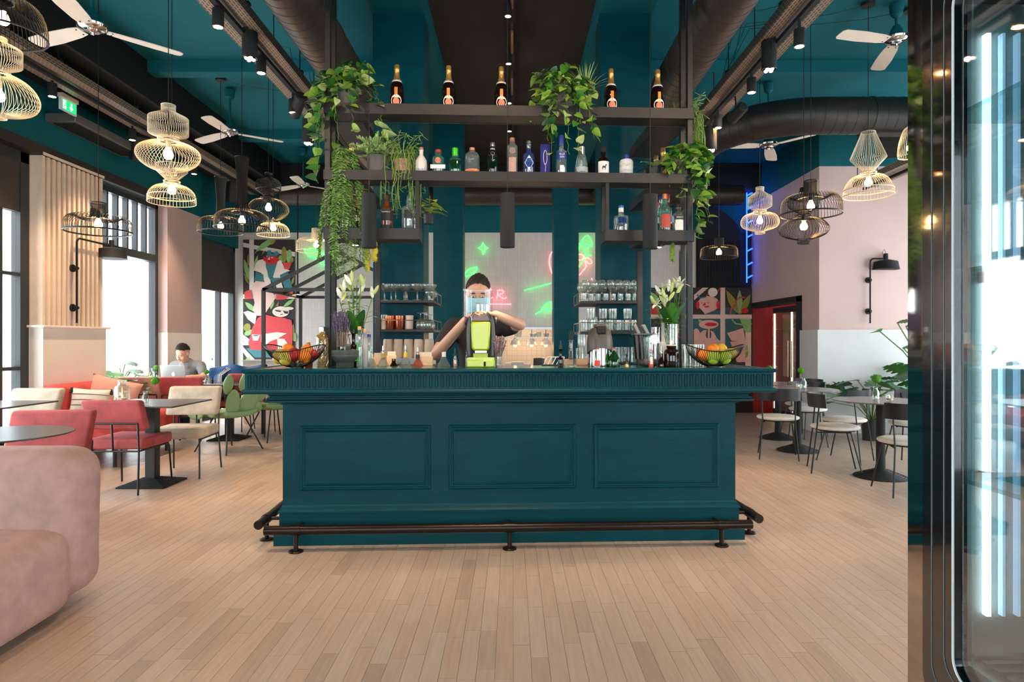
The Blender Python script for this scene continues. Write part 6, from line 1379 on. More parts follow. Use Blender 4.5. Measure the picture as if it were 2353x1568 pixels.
# ================================================================= PEOPLE
SKIN = M('skin', (214,160,134), 0.5, var=0.06, scale=8); HAIR = M('dark_brown_hair', (46,32,26), 0.6, var=0.3, scale=60, bump=0.3, bscale=200)
def limb(m, pts, rad, n=14):
    pts = [Vector(p) for p in pts]; P2, R2 = [], []
    for i in range(len(pts)-1):
        for j in range(5): u = j/5; P2.append(pts[i].lerp(pts[i+1], u)); R2.append(rad[i]*(1-u)+rad[i+1]*u)
    P2.append(pts[-1]); R2.append(rad[-1]); m.tube(P2, R2, n); m.ball(P2[0], R2[0], 12, 8); m.ball(P2[-1], R2[-1], 12, 8)
    for p, r in zip(pts[1:-1], rad[1:-1]): m.ball(p, r, 12, 8)
def hand(m, wrist, d, nrm, curl=0.5, side=1, sc=1.0):
    """palm of four rays, four fingers of unequal length that bend towards nrm, thumb off the side"""
    d = Vector(d).normalized(); nrm = Vector(nrm); nrm = (nrm-d*nrm.dot(d)).normalized(); s = d.cross(nrm).normalized()*side; w = Vector(wrist)
    L_ = [0.92, 1.0, 0.94, 0.76]
    for i in range(4):
        k = w+d*0.088*sc*(1-0.03*abs(i-1))+s*(i-1.5)*-0.0225*sc
        m.tube([w+s*(i-1.5)*-0.012*sc, k], [0.016*sc, 0.0125*sc], 8); p = k; dd = d.copy()
        for j, l in enumerate((0.043, 0.027, 0.021)):
            a = curl*(0.55+0.25*j); dd = (dd*math.cos(a)+nrm*math.sin(a)).normalized(); q = p+dd*l*L_[i]*sc; m.tube([p, q], [0.0088*sc-0.0008*j, 0.0082*sc-0.0010*j], 8); m.ball(q, (0.0082-0.0010*j)*sc, 8, 6); p = q
            nrm2 = nrm
    t0 = w+s*0.022*sc+d*0.022*sc; t1 = t0+(s*0.75+d*0.65+nrm*0.25).normalized()*0.042*sc; t2 = t1+(s*0.25+d*0.9+nrm*0.45).normalized()*0.032*sc
    m.tube([w+s*0.008, t0, t1, t2], [0.014*sc, 0.0125*sc, 0.0105*sc, 0.0085*sc], 8); m.ball(t2, 0.0085*sc, 8, 6)
def head(m, c, yaw, pitch, s=1.0):
    R = Euler((pitch, 0, yaw)).to_matrix(); c = Vector(c)
    def W_(p): return c+R@(Vector(p)*s)
    def blob(p, r, sc): 
        mm = MB().ball((0,0,0), r, 20, 14, sc); m.add([W_(Vector(v)+Vector(p)) for v in mm.v], mm.f)
    blob((0,0.012,0.03), 0.095, (0.82,1.0,1.02)); blob((0,-0.022,-0.035), 0.075, (0.86,0.88,1.05)); blob((0,-0.045,-0.085), 0.035, (1.0,0.9,0.8))
    blob((0,-0.092,-0.012), 0.014, (0.85,0.9,2.0)); blob((0,-0.102,-0.034), 0.0165, (1.1,0.9,0.75))
    for x in (-1, 1): blob((x*0.079,0.012,-0.008), 0.028, (0.35,0.65,1.1)); blob((x*0.034,-0.075,0.02), 0.018, (1.5,0.7,0.5)); blob((x*0.042,-0.055,-0.03), 0.03, (1,0.9,0.9))
    blob((0,-0.085,-0.062), 0.017, (1.5,0.7,0.45))
    return W_, R
def remesh(o, v, it=4):
    r = o.modifiers.new('remesh', 'REMESH'); r.mode = 'VOXEL'; r.voxel_size = v; r.use_smooth_shade = True
    s = o.modifiers.new('smooth', 'SMOOTH'); s.factor = 0.5; s.iterations = it
def face_bits(t, W_, R, open_eyes=False, mouth=True):
    def blob(name, p, r, sc, mat):
        mm = MB().ball((0,0,0), r, 14, 8, sc); m = MB().add([W_(Vector(v)+Vector(p)) for v in mm.v], mm.f); return m.build(name, mat, t, smooth=180)
    for x in (-1, 1):
        blob('eyebrow', (x*0.034,-0.091,0.030), 0.019, (1.0,0.25,0.22), HAIR)
        blob('eye', (x*0.032,-0.080,0.008), 0.0135, (1.1,0.8,0.42 if not open_eyes else 0.7), M('eye_white', (232,226,220), 0.3))
        blob('iris', (x*0.032,-0.0905,0.005), 0.006, (1,0.3,0.8), M('dark_iris', (40,30,24), 0.2))
    if mouth: blob('lips', (0,-0.0985,-0.062), 0.017, (1.3,0.25,0.32), M('lips', (176,104,94), 0.5))
def hair(t, W_, top=0.02, back=True):
    m = MB(); nu, nv = 28, 12
    def fn(u, v):
        a = 2*PI*u; front = max(0, -math.sin(a)); lim = 1.30-0.36*front**2+0.50*max(0, math.sin(a))+0.03*math.sin(11*a)+0.02*math.sin(23*a)
        th = lim*v; r = 0.0985-0.0035*v**3+0.0012*math.sin(17*a+6*v); x = r*0.885*math.sin(th)*math.cos(a); y = 0.014+r*1.03*math.sin(th)*math.sin(a); z = 0.034+r*1.02*math.cos(th)+top*(0.35+0.65*max(0,math.cos(th)))*(1+0.25*front)*min(1,v*0+1)*max(0,math.cos(th*0.8))
        return W_((x, y, z))
    m.grid(fn, nu, nv, wrap_u=True); rnd = random.Random(12)
    for i in range(1300):
        u = rnd.random(); v = rnd.random()**0.6*0.97; q = Vector(fn(u, v)); c0 = Vector(W_((0,0.014,0.0))); n_ = (q-c0).normalized(); sw = Vector((rnd.uniform(0.2,.7), rnd.uniform(-.6,-.1), rnd.uniform(0,.3)))
        l = (0.013*(1-v)+0.004)*rnd.uniform(0.6,1.2); m.tube([q-n_*0.004, q+(n_*0.6+sw*0.5)*l*0.6, q+(n_*0.5+sw)*l], [0.0022, 0.0016, 0.0005], 3)
    o = m.build('hair', HAIR, t, smooth=180); sd = o.modifiers.new('solid', 'SOLIDIFY'); sd.thickness = 0.006; sd.offset = 0.0

# ---- bartender behind the lime juicer
bx, by_ = -0.255, 4.86
bt = thing('person', 'bartender in dark tee, mask and face shield working the lime juicer', 'person', (bx, by_, 0))
m = MB()
for s in (-1, 1):
    limb(m, [(s*0.10,0,0.93),(s*0.11,-0.01,0.50),(s*0.11,0.02,0.09)], [0.085,0.058,0.042]); limb(m, [(s*0.11,0.03,0.045),(s*0.115,-0.14,0.04)], [0.045,0.038])
limb(m, [(0,0,0.95),(0,0.0,1.10),(0,0.01,1.28),(0,0.0,1.42)], [0.135,0.125,0.14,0.11]); limb(m, [(-0.15,0.01,1.40),(0.15,0.01,1.40)], [0.07,0.07])
limb(m, [(0,0.0,1.42),(0,-0.03,1.56)], [0.06,0.056])
# arms: local coordinates; hands meet on top of the juicer (-Y is towards the camera)
jt = on_bar(1105, 0.12, 1.127)-Vector((bx, by_, 0))
hr = Vector((jt.x-0.105, jt.y+0.04, 1.435)); hl = Vector((jt.x+0.095, jt.y+0.05, 1.475))
er = Vector((-0.30,-0.16,1.20)); el = Vector((0.315,-0.16,1.42))
limb(m, [(-0.185,0.0,1.405), er, hr], [0.058,0.044,0.030]); limb(m, [(0.185,0.0,1.405), el, hl], [0.058,0.044,0.030])
hand(m, hr, (0.6,-0.5,0.45), (0.6,-0.2,-0.7), 0.5, 1); hand(m, hl, (-0.8,-0.5,0.12), (-0.2,-0.1,-1), 0.5, -1)
W_, R = head(m, (0.0,-0.055,1.632), 0.06, 0.16, 1.08)
b_ = m.build('body', SKIN, bt, smooth=180); remesh(b_, 0.0058, 5)
face_bits(bt, W_, R, False, False); hair(bt, W_, 0.012)
mk = MB()
def mfn(u, v):
    a = (u-0.5)*2.5; z = 0.002-0.108*v; rr = 0.090-0.012*v+0.022*math.sin(PI*v)*math.exp(-(a/0.6)**2)+0.014*math.exp(-(a/0.35)**2)*(1-v)
    return W_((rr*0.97*math.sin(a), -rr*1.07*math.cos(a)-0.014, z))
mk.grid(mfn, 20, 10); o = mk.build('face_mask', M('pale_blue_mask', (168,204,216), 0.8, var=0.05), bt, smooth=180); sd = o.modifiers.new('solid', 'SOLIDIFY'); sd.thickness = 0.003
for k in range(3):
    MB().tube([Vector(mfn(0.12+0.76*j/14, 0.3+0.2*k))+Vector((0,-0.003,0)) for j in range(15)], 0.0012, 4).build('mask_pleat', M('mask_pleat_blue', (140,180,196), 0.8), bt)
for s in (0, 1): MB().tube([mfn(s, 0.1), W_(((s*2-1)*0.088, 0.0, 0.01))], 0.0014, 4).build('ear_loop', PAPER, bt)
sh = MB(); sh.grid(lambda u, v: W_((0.104*math.sin((u-0.5)*2.6), -0.122*math.cos((u-0.5)*2.6)-0.02, 0.05-0.20*v)), 20, 6); sh.build('face_shield', GL('shield_film', (246,249,250), 0.05), bt, smooth=180)
sh = MB(); sh.grid(lambda u, v: W_((0.105*math.sin((u-0.5)*2.6), -0.123*math.cos((u-0.5)*2.6)-0.02, 0.058-0.012*v)), 20, 1); sh.build('shield_band', GL('shield_band', (225,232,234), 0.1, 0.2, body=0.2), bt, smooth=180)
m = MB(); limb(m, [(0,0,0.90),(0,0.0,1.10),(0,0.01,1.28),(0,0.005,1.41)], [0.150,0.142,0.158,0.118]); limb(m, [(-0.16,0.01,1.398),(0.16,0.01,1.398)], [0.08,0.08])
limb(m, [(-0.185,0.0,1.40), Vector((-0.185,0,1.40)).lerp(er,0.55)], [0.074,0.068]); limb(m, [(0.185,0.0,1.40), Vector((0.185,0,1.40)).lerp(el,0.5)], [0.074,0.068])
o = m.build('tee_shirt', M('charcoal_tee', (44,40,42), 0.85, var=0.12, scale=6), bt, smooth=180); remesh(o, 0.010, 5)
m = MB()
for s in (-1, 1): limb(m, [(s*0.09,0,0.94),(s*0.11,-0.005,0.50),(s*0.11,0.02,0.10)], [0.105,0.080,0.065])
o = m.build('trousers', M('black_denim', (26,26,30), 0.85), bt, smooth=180); remesh(o, 0.012, 4)

# ---- man at the laptop
mx_, my_ = -4.60, 9.22
mt = thing('person', 'seated man in a grey tee bent over a laptop by the window', 'person', (mx_, my_, 0))
m = MB()
limb(m, [(0,0.02,0.53),(0,0.0,0.70),(0,-0.05,0.86),(0,-0.09,0.96)], [0.14,0.125,0.135,0.10]); limb(m, [(-0.15,-0.08,0.955),(0.15,-0.08,0.955)], [0.065,0.065]); limb(m, [(0,-0.09,0.97),(-0.005,-0.16,1.06)], [0.058,0.054])
for s in (-1, 1): limb(m, [(s*0.09,0.0,0.50),(s*0.12,-0.42,0.49),(s*0.12,-0.40,0.09)], [0.082,0.058,0.042]); limb(m, [(s*0.12,-0.39,0.045),(s*0.12,-0.55,0.04)], [0.044,0.036])
e1, e2 = Vector((-0.27,-0.20,0.795)), Vector((0.29,-0.20,0.795)); h1, h2 = Vector((-0.12,-0.36,0.80)), Vector((0.12,-0.36,0.80))
limb(m, [(-0.185,-0.08,0.955), e1, h1], [0.055,0.042,0.028]); limb(m, [(0.185,-0.08,0.955), e2, h2], [0.055,0.042,0.028])
hand(m, h1, (0.3,-1,0), (0,0,-1), 0.25, -1, 0.95); hand(m, h2, (-0.3,-1,0), (0,0,-1), 0.25, 1, 0.95)
W_, R = head(m, (-0.015,-0.185,1.115), -0.35, 0.42)
o = m.build('body', SKIN, mt, smooth=180); remesh(o, 0.0068, 4); face_bits(mt, W_, R); hair(mt, W_, 0.012)
m = MB(); limb(m, [(0,0.02,0.52),(0,0.0,0.70),(0,-0.05,0.86),(0,-0.09,0.95)], [0.155,0.142,0.15,0.112]); limb(m, [(-0.16,-0.08,0.95),(0.16,-0.08,0.95)], [0.075,0.075])
limb(m, [(-0.185,-0.08,0.95), Vector((-0.185,-0.08,0.95)).lerp(e1,0.6)], [0.070,0.062]); limb(m, [(0.185,-0.08,0.95), Vector((0.185,-0.08,0.95)).lerp(e2,0.6)], [0.070,0.062])
o = m.build('tee_shirt', M('heather_grey_tee', (128,130,134), 0.85, var=0.1, scale=5), mt, smooth=180); remesh(o, 0.010, 5)
m = MB()
for s in (-1, 1): limb(m, [(s*0.09,0.0,0.50),(s*0.12,-0.42,0.49),(s*0.12,-0.40,0.10)], [0.098,0.076,0.062])
o = m.build('trousers', M('dark_blue_denim', (44,52,70), 0.85), mt, smooth=180); remesh(o, 0.012, 4)
velvet_chair('blush velvet chair under the man at the laptop', V_BLUSH, -4.60, 9.26, PI, back=(0.56,0.80), w=0.46)
# laptop with fruit-shaped mark on its lid
ALU = M('aluminium', (206,208,212), 0.35, metal=0.15)
lp = thing('laptop', 'open silver laptop seen from behind its lid', 'laptop', (-4.56, 8.76, 0.74))
B(-0.165,-0.06,0.0,0.165,0.17,0.014).build('keyboard_deck', ALU, lp, bevel=0.004)
lid = B(-0.165,-0.004,0.0,0.165,0.004,0.225).build('screen_lid', ALU, lp, (0,-0.062,0.012), (math.radians(14),0,0), bevel=0.004)
MB().prism([(0.0,0.118),(0.010,0.124),(0.017,0.119),(0.019,0.110),(0.013,0.106),(0.013,0.098),(0.019,0.094),(0.012,0.080),(0.005,0.079),(0.0,0.081),(-0.005,0.079),(-0.012,0.081),(-0.019,0.096),(-0.018,0.114),(-0.011,0.122)], 0.001, 'y', -0.0055).build('lid_mark', EM('lid_glow', (245,248,252), 1.5), lid, smooth=0)
MB().prism([(0.0,0.127),(0.008,0.138),(0.010,0.132),(0.004,0.126)], 0.001, 'y', -0.0055).build('lid_mark_leaf', _M['lid_glow'], lid, smooth=0)
# blue jacket on the chair and a black bag
jk = thing('sports_jacket', 'blue sports jacket with white stripes draped over a chair', 'jacket', (-4.02, 9.25, 0))
JB = M('royal_blue_nylon', (30,84,140), 0.5, var=0.25, scale=6, bump=0.4, bscale=9)
m = MB()
def jf(u, v):
    x = (u-0.5)*0.72; s = (v-0.5)*2; y = 0.11*s if abs(s) > 0.25 else 0.11*s; z = 0.935-max(0,abs(s)-0.2)*0.42-0.03*math.sin(u*17+s*3)*abs(s)-0.02*math.cos(u*9); return (x+0.03*math.sin(s*4+u*6), y+0.015*math.sin(u*13), z)
m.grid(jf, 26, 18); o = m.build('draped_body', JB, jk, (0.12,-0.05,0), (0,0,0.35), smooth=180); sd = o.modifiers.new('solid', 'SOLIDIFY'); sd.thickness = 0.012; sd.offset = 1
MB().tube([(-0.02,-0.12,0.88),(-0.10,-0.20,0.78),(-0.06,-0.30,0.62),(-0.12,-0.36,0.50)], [0.06,0.065,0.055,0.045], 12).build('sleeve', JB, jk, smooth=180)
for k in range(3): MB().tube([(0.0+0.02*k,-0.15,0.925-0.01*k),(-0.085+0.02*k,-0.245,0.82),(-0.045+0.02*k,-0.345,0.66)], 0.005, 6).build('stripe', PAPER, jk)
hb = thing('handbag', 'soft black bag lying on the chair by the blue jacket', 'bag', (-3.98, 9.02, 0.47)); rbox(0.34,0.18,0.12,0.05,4).build('bag_body', M('black_leather', (24,22,24), 0.4), hb, (0,0,0.065), smooth=80); MB().tube([(-0.12,0,0.11),(-0.1,0.02,0.19),(0.1,0.02,0.19),(0.12,0,0.11)], 0.008, 8).build('strap', _M['black_leather'], hb)
# ================================================================= ON THE TABLES
PG = M('pompom_green', (84,150,36), 0.8, var=0.35, scale=60)
def pompom(label, p, h=0.21, r=0.032, vr=0.03, vh=0.11, lean=(0.05,0), leaves=3):
    t = thing('pompom_vase', label, 'flower vase', p)
    MB().lathe([(0,0.0),(vr,0.0),(vr,0.005),(vr,vh*0.62),(vr*0.55,vh*0.8),(vr*0.55,vh*0.94),(vr*0.68,vh),(vr*0.6,vh),(vr*0.48,vh*0.8),(vr*0.9,vh*0.6),(vr*0.9,0.01),(0,0.01)], 18).build('vase', CLEAR, t, smooth=40)
    tip = Vector((lean[0], lean[1], h)); MB().tube([(0,0,0.01),(lean[0]*0.3,lean[1]*0.3,h*0.6), tip], 0.003, 6).build('stem', STEM, t)
    m = MB(); m.ball(tip, r*0.86, 14, 10); rnd = random.Random(9)
    for i in range(260):
        d = Vector((rnd.gauss(0,1), rnd.gauss(0,1), rnd.gauss(0,1))).normalized(); m.tube([tip+d*r*0.7, tip+d*r*rnd.uniform(0.98,1.12)], [0.0016, 0.0008], 3)
    m.build('pompom_head', PG, t, smooth=0, fix=False)
    lf = leaf_mesh('leaf', 0.06, 0.026, LG, 'round', 0.2, 0.3)
    for i in range(leaves): a = i*2.3+0.4; inst(lf, 'leaf', t, (lean[0]*0.4, lean[1]*0.4, h*(0.55+0.08*i)), aim((math.cos(a), math.sin(a)-0.2, 0.2), 0))
def tealight(label, p, r=0.034):
    t = thing('tea_light', label, 'candle', p); MB().lathe([(0,0.0),(r*0.85,0.0),(r,0.06),(r*0.93,0.06),(r*0.8,0.012),(0,0.01)], 20).build('glass_cup', CLEAR, t, smooth=40); MB().lathe([(0,0.012),(r*0.75,0.012),(r*0.8,0.032),(0,0.032)], 16).build('wax', M('candle_wax', (240,214,186), 0.5), t); MB().lathe([(0,0),(0.004,0.005),(0,0.018)], 8, (0,0,0.033)).build('flame', EM('candle_flame', (255,190,90), 25), t)
def candle_jar(label, p, s=1.0):
    t = thing('candle_lantern', label, 'candle lantern', p); MB().lathe([(0,0.0),(0.058*s,0.0),(0.062*s,0.006),(0.062*s,0.15*s),(0.05*s,0.175*s),(0.034*s,0.182*s),(0.034*s,0.215*s),(0.036*s,0.22*s),(0.033*s,0.22*s),(0.031*s,0.182*s),(0.058*s,0.15*s),(0.058*s,0.01),(0,0.008)], 28).build('glass_jar', CLEAR, t, smooth=45)
    MB().lathe([(0,0.01),(0.036*s,0.01),(0.036*s,0.065*s),(0.03*s,0.07*s),(0,0.066*s)], 20).build('pillar_candle', M('candle_wax', (240,214,186), 0.5), t); MB().lathe([(0,0),(0.006,0.008),(0.005,0.02),(0,0.038)], 8, (0,0,0.072*s)).build('flame', EM('candle_flame', (255,190,90), 25), t)
pompom('green pompom flower in a bottle on the square candle table', (-3.20, 5.62, 0.74), 0.215, 0.036, 0.028, 0.12, (0.085,0))
candle_jar('glass lantern jar with lit candle on the square table', (-3.36, 5.55, 0.74))
pompom('green pompom flower on the table behind the beige chair', (-3.95, 7.55+0.78, 0.74), 0.16, 0.034, 0.026, 0.09, (0.0,0))
pompom('green pompom flower beside the laptop', (-4.80, 8.72, 0.74), 0.20, 0.034, 0.028, 0.10, (-0.02,0))
candle_jar('glass lantern jar with lit candle left of the laptop', (-4.78, 8.50, 0.74), 0.9)
pompom('tiny green pompom flower behind the left fruit bowl', (-3.10, 9.62, 0.74), 0.15, 0.034, 0.026, 0.08, (0.0,0))
pompom('green pompom flower on the round table nearest the fridge', (3.47, 6.15, 0.735), 0.205, 0.045, 0.033, 0.13, (0.01,0), 4)
tealight('glass tea light on the round table nearest the fridge', (3.53, 6.02, 0.735))
pompom('green pompom flower on the middle round table', (3.45, 7.62, 0.735), 0.215, 0.04, 0.034, 0.13, (-0.03,0), 4)
tealight('glass tea light on the middle round table', (3.36, 7.55, 0.735))
pompom('green pompom flower on the farthest round table', (3.42, 8.60, 0.735), 0.20, 0.04, 0.03, 0.12, (0.02,0), 2)
cr = thing('condiment_set', 'small cruet set on the table by the blue jacket', 'cruet', (-3.98, 8.55, 0.74))
for k in range(3): MB().lathe([(0,0),(0.016,0),(0.016,0.05),(0.009,0.06),(0.009,0.075),(0,0.076)], 12, (0.035*k-0.035,0,0)).build('cruet_bottle', CLEAR if k != 1 else M('pepper_dark', (50,44,44), 0.4), cr)
# ================================================================= BACK WALL: MURALS, NEON, KITCHEN HATCH
def flat(t, name, conv, polys, mat, layer, D0=11.69, step=0.0025):
    for i, poly in enumerate(polys):
        pts = []
        for zx, zy in poly:
            px, py = conv(zx, zy); q = P(px, py, D0); pts.append((q.x, D0-step*layer-0.004-0.00018*i, q.z))
        MB().add(pts, [tuple(range(len(pts)))]).build(name, mat, t, smooth=0, fix=False)
def ell(cx, cy, rx, ry, rot=0.0, n=22): return [(cx+rx*math.cos(a)*math.cos(rot)-ry*math.sin(a)*math.sin(rot), cy+rx*math.cos(a)*math.sin(rot)+ry*math.sin(a)*math.cos(rot)) for a in [2*PI*i/n for i in range(n)]]
def lf2(x0, y0, x1, y1, w, n=8):
    dx, dy = x1-x0, y1-y0; L_ = math.hypot(dx, dy); nx, ny = -dy/L_, dx/L_
    A = [(x0+dx*i/n+nx*w*math.sin(PI*i/n), y0+dy*i/n+ny*w*math.sin(PI*i/n)) for i in range(n+1)]; B_ = [(x0+dx*i/n-nx*w*math.sin(PI*i/n), y0+dy*i/n-ny*w*math.sin(PI*i/n)) for i in range(n-1, 0, -1)]; return A+B_
def rect(a, b_, c, d): return [(a,b_),(c,b_),(c,d),(a,d)]
mk_ = lambda n, c: M('mural_'+n, c, 0.7, var=0.06, scale=8)
mD, mW, mR, mP, mT, mG, mO, mC, mS = mk_('dark',(52,44,42)), mk_('white',(236,224,214)), mk_('red',(222,72,76)), mk_('pink',(238,198,184)), mk_('teal',(62,124,132)), mk_('green',(148,190,120)), mk_('olive',(150,140,60)), mk_('cream',(240,222,206)), mk_('scarlet',(214,36,48))
cl = lambda x, y: (540+x/4.9, 530+y/4.9)
mu = thing('wall_mural', 'tall painted mural of two cocktail drinkers among plants', 'mural', (0,0,0))
flat(mu, 'painted_ground', cl, [rect(93,103,677,1900)], mD, 1)
flat(mu, 'painted_lattice', cl, [rect(163,103,215,720), [(215,163),(677,245),(677,295),(215,210)], [(93,137),(163,150),(163,200),(93,185)], rect(93,720,677,770), [(93,1170),(170,1230),(170,1290),(93,1240)], rect(93,1250,170,1292), [(93,1310),(250,1480),(230,1568),(93,1370)], rect(93,1600,677,1650)], mW, 2)
flat(mu, 'painted_leaves', cl, [[(218,270),(260,200),(300,150),(370,105),(465,105),(440,140),(390,165),(340,200),(290,220),(250,235)], lf2(105,320,160,560,26), lf2(215,450,258,280,18), lf2(115,805,235,915,28), ell(612,290,30,75,0.1), ell(520,320,25,42,-0.3), lf2(405,890,430,750,26), lf2(540,865,672,772,20), ell(155,1150,50,30,-0.5), ell(660,1190,30,60,-0.3), lf2(100,1560,175,1415,34), lf2(660,1050,640,1240,20), lf2(100,1760,160,1600,30)], mG, 3)
flat(mu, 'painted_olive_leaves', cl, [ell(555,275,30,92), ell(640,335,22,35,0.3), [(155,260),(165,400),(140,380),(142,300)], [(100,470),(140,520),(165,610),(120,560)], [(460,850),(500,795),(490,850)], ell(140,1090,40,45,0.5), [(305,275),(320,230),(350,230)], lf2(635,625,668,520,14), lf2(390,165,465,105,16)], mO, 4)
flat(mu, 'painted_skin', cl, [[(190,620),(240,570),(340,580),(400,650),(460,760),(380,880),(330,960),(250,960),(200,900),(225,820)], [(470,640),(510,560),(545,640),(540,700),(470,700)]], mP, 5)
flat(mu, 'painted_cloth', cl, [[(215,450),(235,380),(270,335),(345,320),(355,420),(410,590),(360,640),(300,480)], [(480,345),(520,335),(560,420),(625,455),(510,500),(540,640),(470,640),(425,500)], [(100,920),(150,905),(250,940),(230,1060),(150,1000)], ell(520,915,95,60), ell(605,878,60,18)], mC, 6)
flat(mu, 'painted_teal', cl, [[(350,360),(480,360),(430,530),(380,530)], [(240,465),(325,500),(330,575),(225,570)], [(515,500),(600,460),(640,600),(665,700),(570,680)], [(385,535),(530,535),(458,610),(453,655),(447,655),(443,610)], [(130,1330),(240,1310),(430,1390),(430,1430),(230,1430)]], mT, 7)
flat(mu, 'painted_red', cl, [[(155,1270),(200,1100),(260,990),(330,945),(440,970),(560,985),(640,1010),(655,1100),(650,1290),(560,1340),(300,1350),(180,1340)], [(110,700),(150,672),(185,680),(205,770),(115,775)], [(465,690),(660,690),(650,725),(560,780),(470,780)], [(540,362),(645,362),(638,385),(615,437),(560,437),(547,385)]], mR, 8)
flat(mu, 'painted_face', cl, [ell(413,335,72,52), ell(336,320,12,26), ell(488,325,12,26)], mS, 9)
flat(mu, 'painted_arms', cl, [[(300,1170),(480,1145),(590,1160),(480,1220),(400,1250),(340,1300),(330,1330),(300,1250)], [(480,1215),(560,1220),(620,1300),(600,1360),(490,1340)], [(195,1170),(290,1175),(265,1240),(210,1240)], [(375,330),(395,295),(400,330)], [(355,290),(375,290),(370,302)], [(405,305),(440,298),(430,315)]], mC, 10)
flat(mu, 'painted_hair', cl, [ell(392,250,26,26), ell(472,262,27,27), [(352,292),(372,268),(430,262),(480,276),(486,298),(430,290)], ell(242,1183,36,7)], mT, 11)
flat(mu, 'painted_glasses', cl, [[(450,893),(525,905),(520,920),(470,912)], [(545,905),(605,915),(600,940),(565,935)], [(515,945),(545,938),(548,944),(518,952)], [(372,345),(420,352),(400,360)]], mD, 12)
cr_ = lambda x, y: (1460+x/6.03, 600+y/6.03)
mu2 = thing('wall_mural', 'painted mural panels of a face, cocktail and hand behind the right lilies', 'mural', (0,0,0))
kw = dict(D0=11.655)
flat(mu2, 'painted_ground', cr_, [rect(195,370,1625,1600)], mD, 1, **kw)
flat(mu2, 'painted_teal', cr_, [rect(560,800,1175,1250), rect(1240,800,1600,1250), [(960,735),(1110,680),(1165,680),(1165,743),(960,743)], ell(1280,705,120,65)], mk_('deep_teal',(52,98,100)), 2, **kw)
flat(mu2, 'painted_lattice', cr_, [rect(1175,370,1240,1600), rect(195,743,1610,800), [(810,470),(930,370),(1010,370),(810,545)], rect(1520,985,1600,1600)], mP, 3, **kw)
flat(mu2, 'painted_leaves', cr_, [lf2(200,430,320,600,50), lf2(1440,400,1440,740,40), [(1440,800),(1600,800),(1600,990),(1520,990)], lf2(1470,1400,1550,1160,40), lf2(1400,1400,1500,1330,40), lf2(870,810,940,880,22)], mG, 4, **kw)
flat(mu2, 'painted_olive_leaves', cr_, [lf2(1255,405,1430,740,50), lf2(1590,460,1450,740,45), lf2(290,390,340,480,40), lf2(1480,1380,1560,1250,25)], mO, 5, **kw)
flat(mu2, 'painted_skin', cr_, [ell(1010,595,150,108), [(880,640),(1110,660),(1080,690),(960,738),(930,700)], ell(1010,880,137,62), rect(1000,935,1026,1090), [(805,1250),(805,955),(835,935),(865,945),(895,1000),(930,965),(985,955),(970,1030),(985,1070),(1040,1070),(1050,1020),(1035,965),(1080,985),(1130,1080),(1175,1110),(1175,1250)], [(1265,1000),(1490,930),(1520,1120),(1330,1110)], [(570,890),(605,880),(640,1000),(570,1000)], [(1310,1120),(1520,1110),(1520,1400),(1400,1400)]], mk_('rose_skin',(236,178,164)), 6, **kw)
flat(mu2, 'painted_bun', cr_, [ell(1068,435,66,62)], mC, 7, **kw)
flat(mu2, 'painted_red', cr_, [ell(858,610,24,58), ell(1142,610,27,60), [(920,615),(965,570),(968,618)], ell(985,635,36,12,-0.15), ell(1040,880,85,26), [(200,625),(322,625),(322,740),(200,740)], rect(570,1003,730,1085), ell(1512,690,50,36), [(970,480),(1000,455),(1008,468),(978,495)], [(1128,420),(1170,370),(1178,385),(1138,432)]], mS, 8, **kw)
flat(mu2, 'painted_lines', cr_, [[(895,570),(905,585),(930,585),(938,568),(930,580),(905,580)], [(980,565),(990,585),(1020,582),(1030,562),(1018,577),(992,579)]], mD, 9, **kw)
for (pts, mt, nm) in (([(1308,740),(1320,660),(1385,590),(1395,545),(1440,505),(1510,505)], mR, 'painted_cord'), ([(850,470),(890,515),(960,500),(975,485)], mT, 'painted_cord'), ([(1330,810),(1380,870),(1480,885),(1600,870)], mG, 'painted_cord')):
    MB().tube([Vector(P(*cr_(x, y), 11.655))+Vector((0,-0.03,0)) for x, y in pts], 0.014, 6).build(nm, mt, mu2)
# ---- neon
NG = EM('neon_green', (60,255,96), 2.6); NP = EM('neon_pink', (255,110,120), 2.8); NB = EM('neon_blue', (24,70,255), 4.5)
def neon(label, conv, lines, mat, Yw=11.62, r=0.010, lite=None):
    t = thing('neon_sign', label, 'neon sign', (0,0,0))
    for ln, closed in lines:
        ln2 = ln if (closed or len(ln) < 3) else catmull(ln, 4); pts = [P(*conv(x, y), Yw) for x, y in ln2]; MB().tube(pts, r, 8, closed=closed).build('neon_tube', mat, t, smooth=180, fix=not closed)
        for q in (pts[0], pts[len(pts)//2]): MB().tube([q, (q.x, YB-0.004, q.z)], 0.004, 6).build('standoff', CLEAR, t)
c8 = lambda x, y: (840+x/4.9, 540+y/4.9); cA = lambda x, y: (1240+x/4.525, 540+y/4.525); c5 = lambda x, y: (420+x/3.408, 400+y/3.408)
neon('green neon four-pointed star on the tiled wall', c8, [([(1323,85),(1338,130),(1380,150),(1345,165),(1325,220),(1308,168),(1268,150),(1305,130)], True)], NG)
neon('green neon leaf outline below the star', c8, [([(1112,465),(1125,425),(1170,380),(1260,362),(1255,395),(1215,440),(1160,462)], True)], NG)
neon('pink neon letters ER with underline beside the bartender', c8, [([(1425,625),(1405,610),(1382,612),(1374,635),(1400,658),(1376,678),(1380,705),(1405,715),(1435,700)], False), ([(1478,722),(1484,680),(1490,630)], False), ([(1478,632),(1520,622),(1550,635),(1545,660),(1500,676),(1530,708),(1565,716),(1588,702)], False), ([(1374,780),(1640,780)], False)], NP)
neon('green neon stroke right of the bartender', c8, [([(1787,625),(2090,545)], False)], NG)
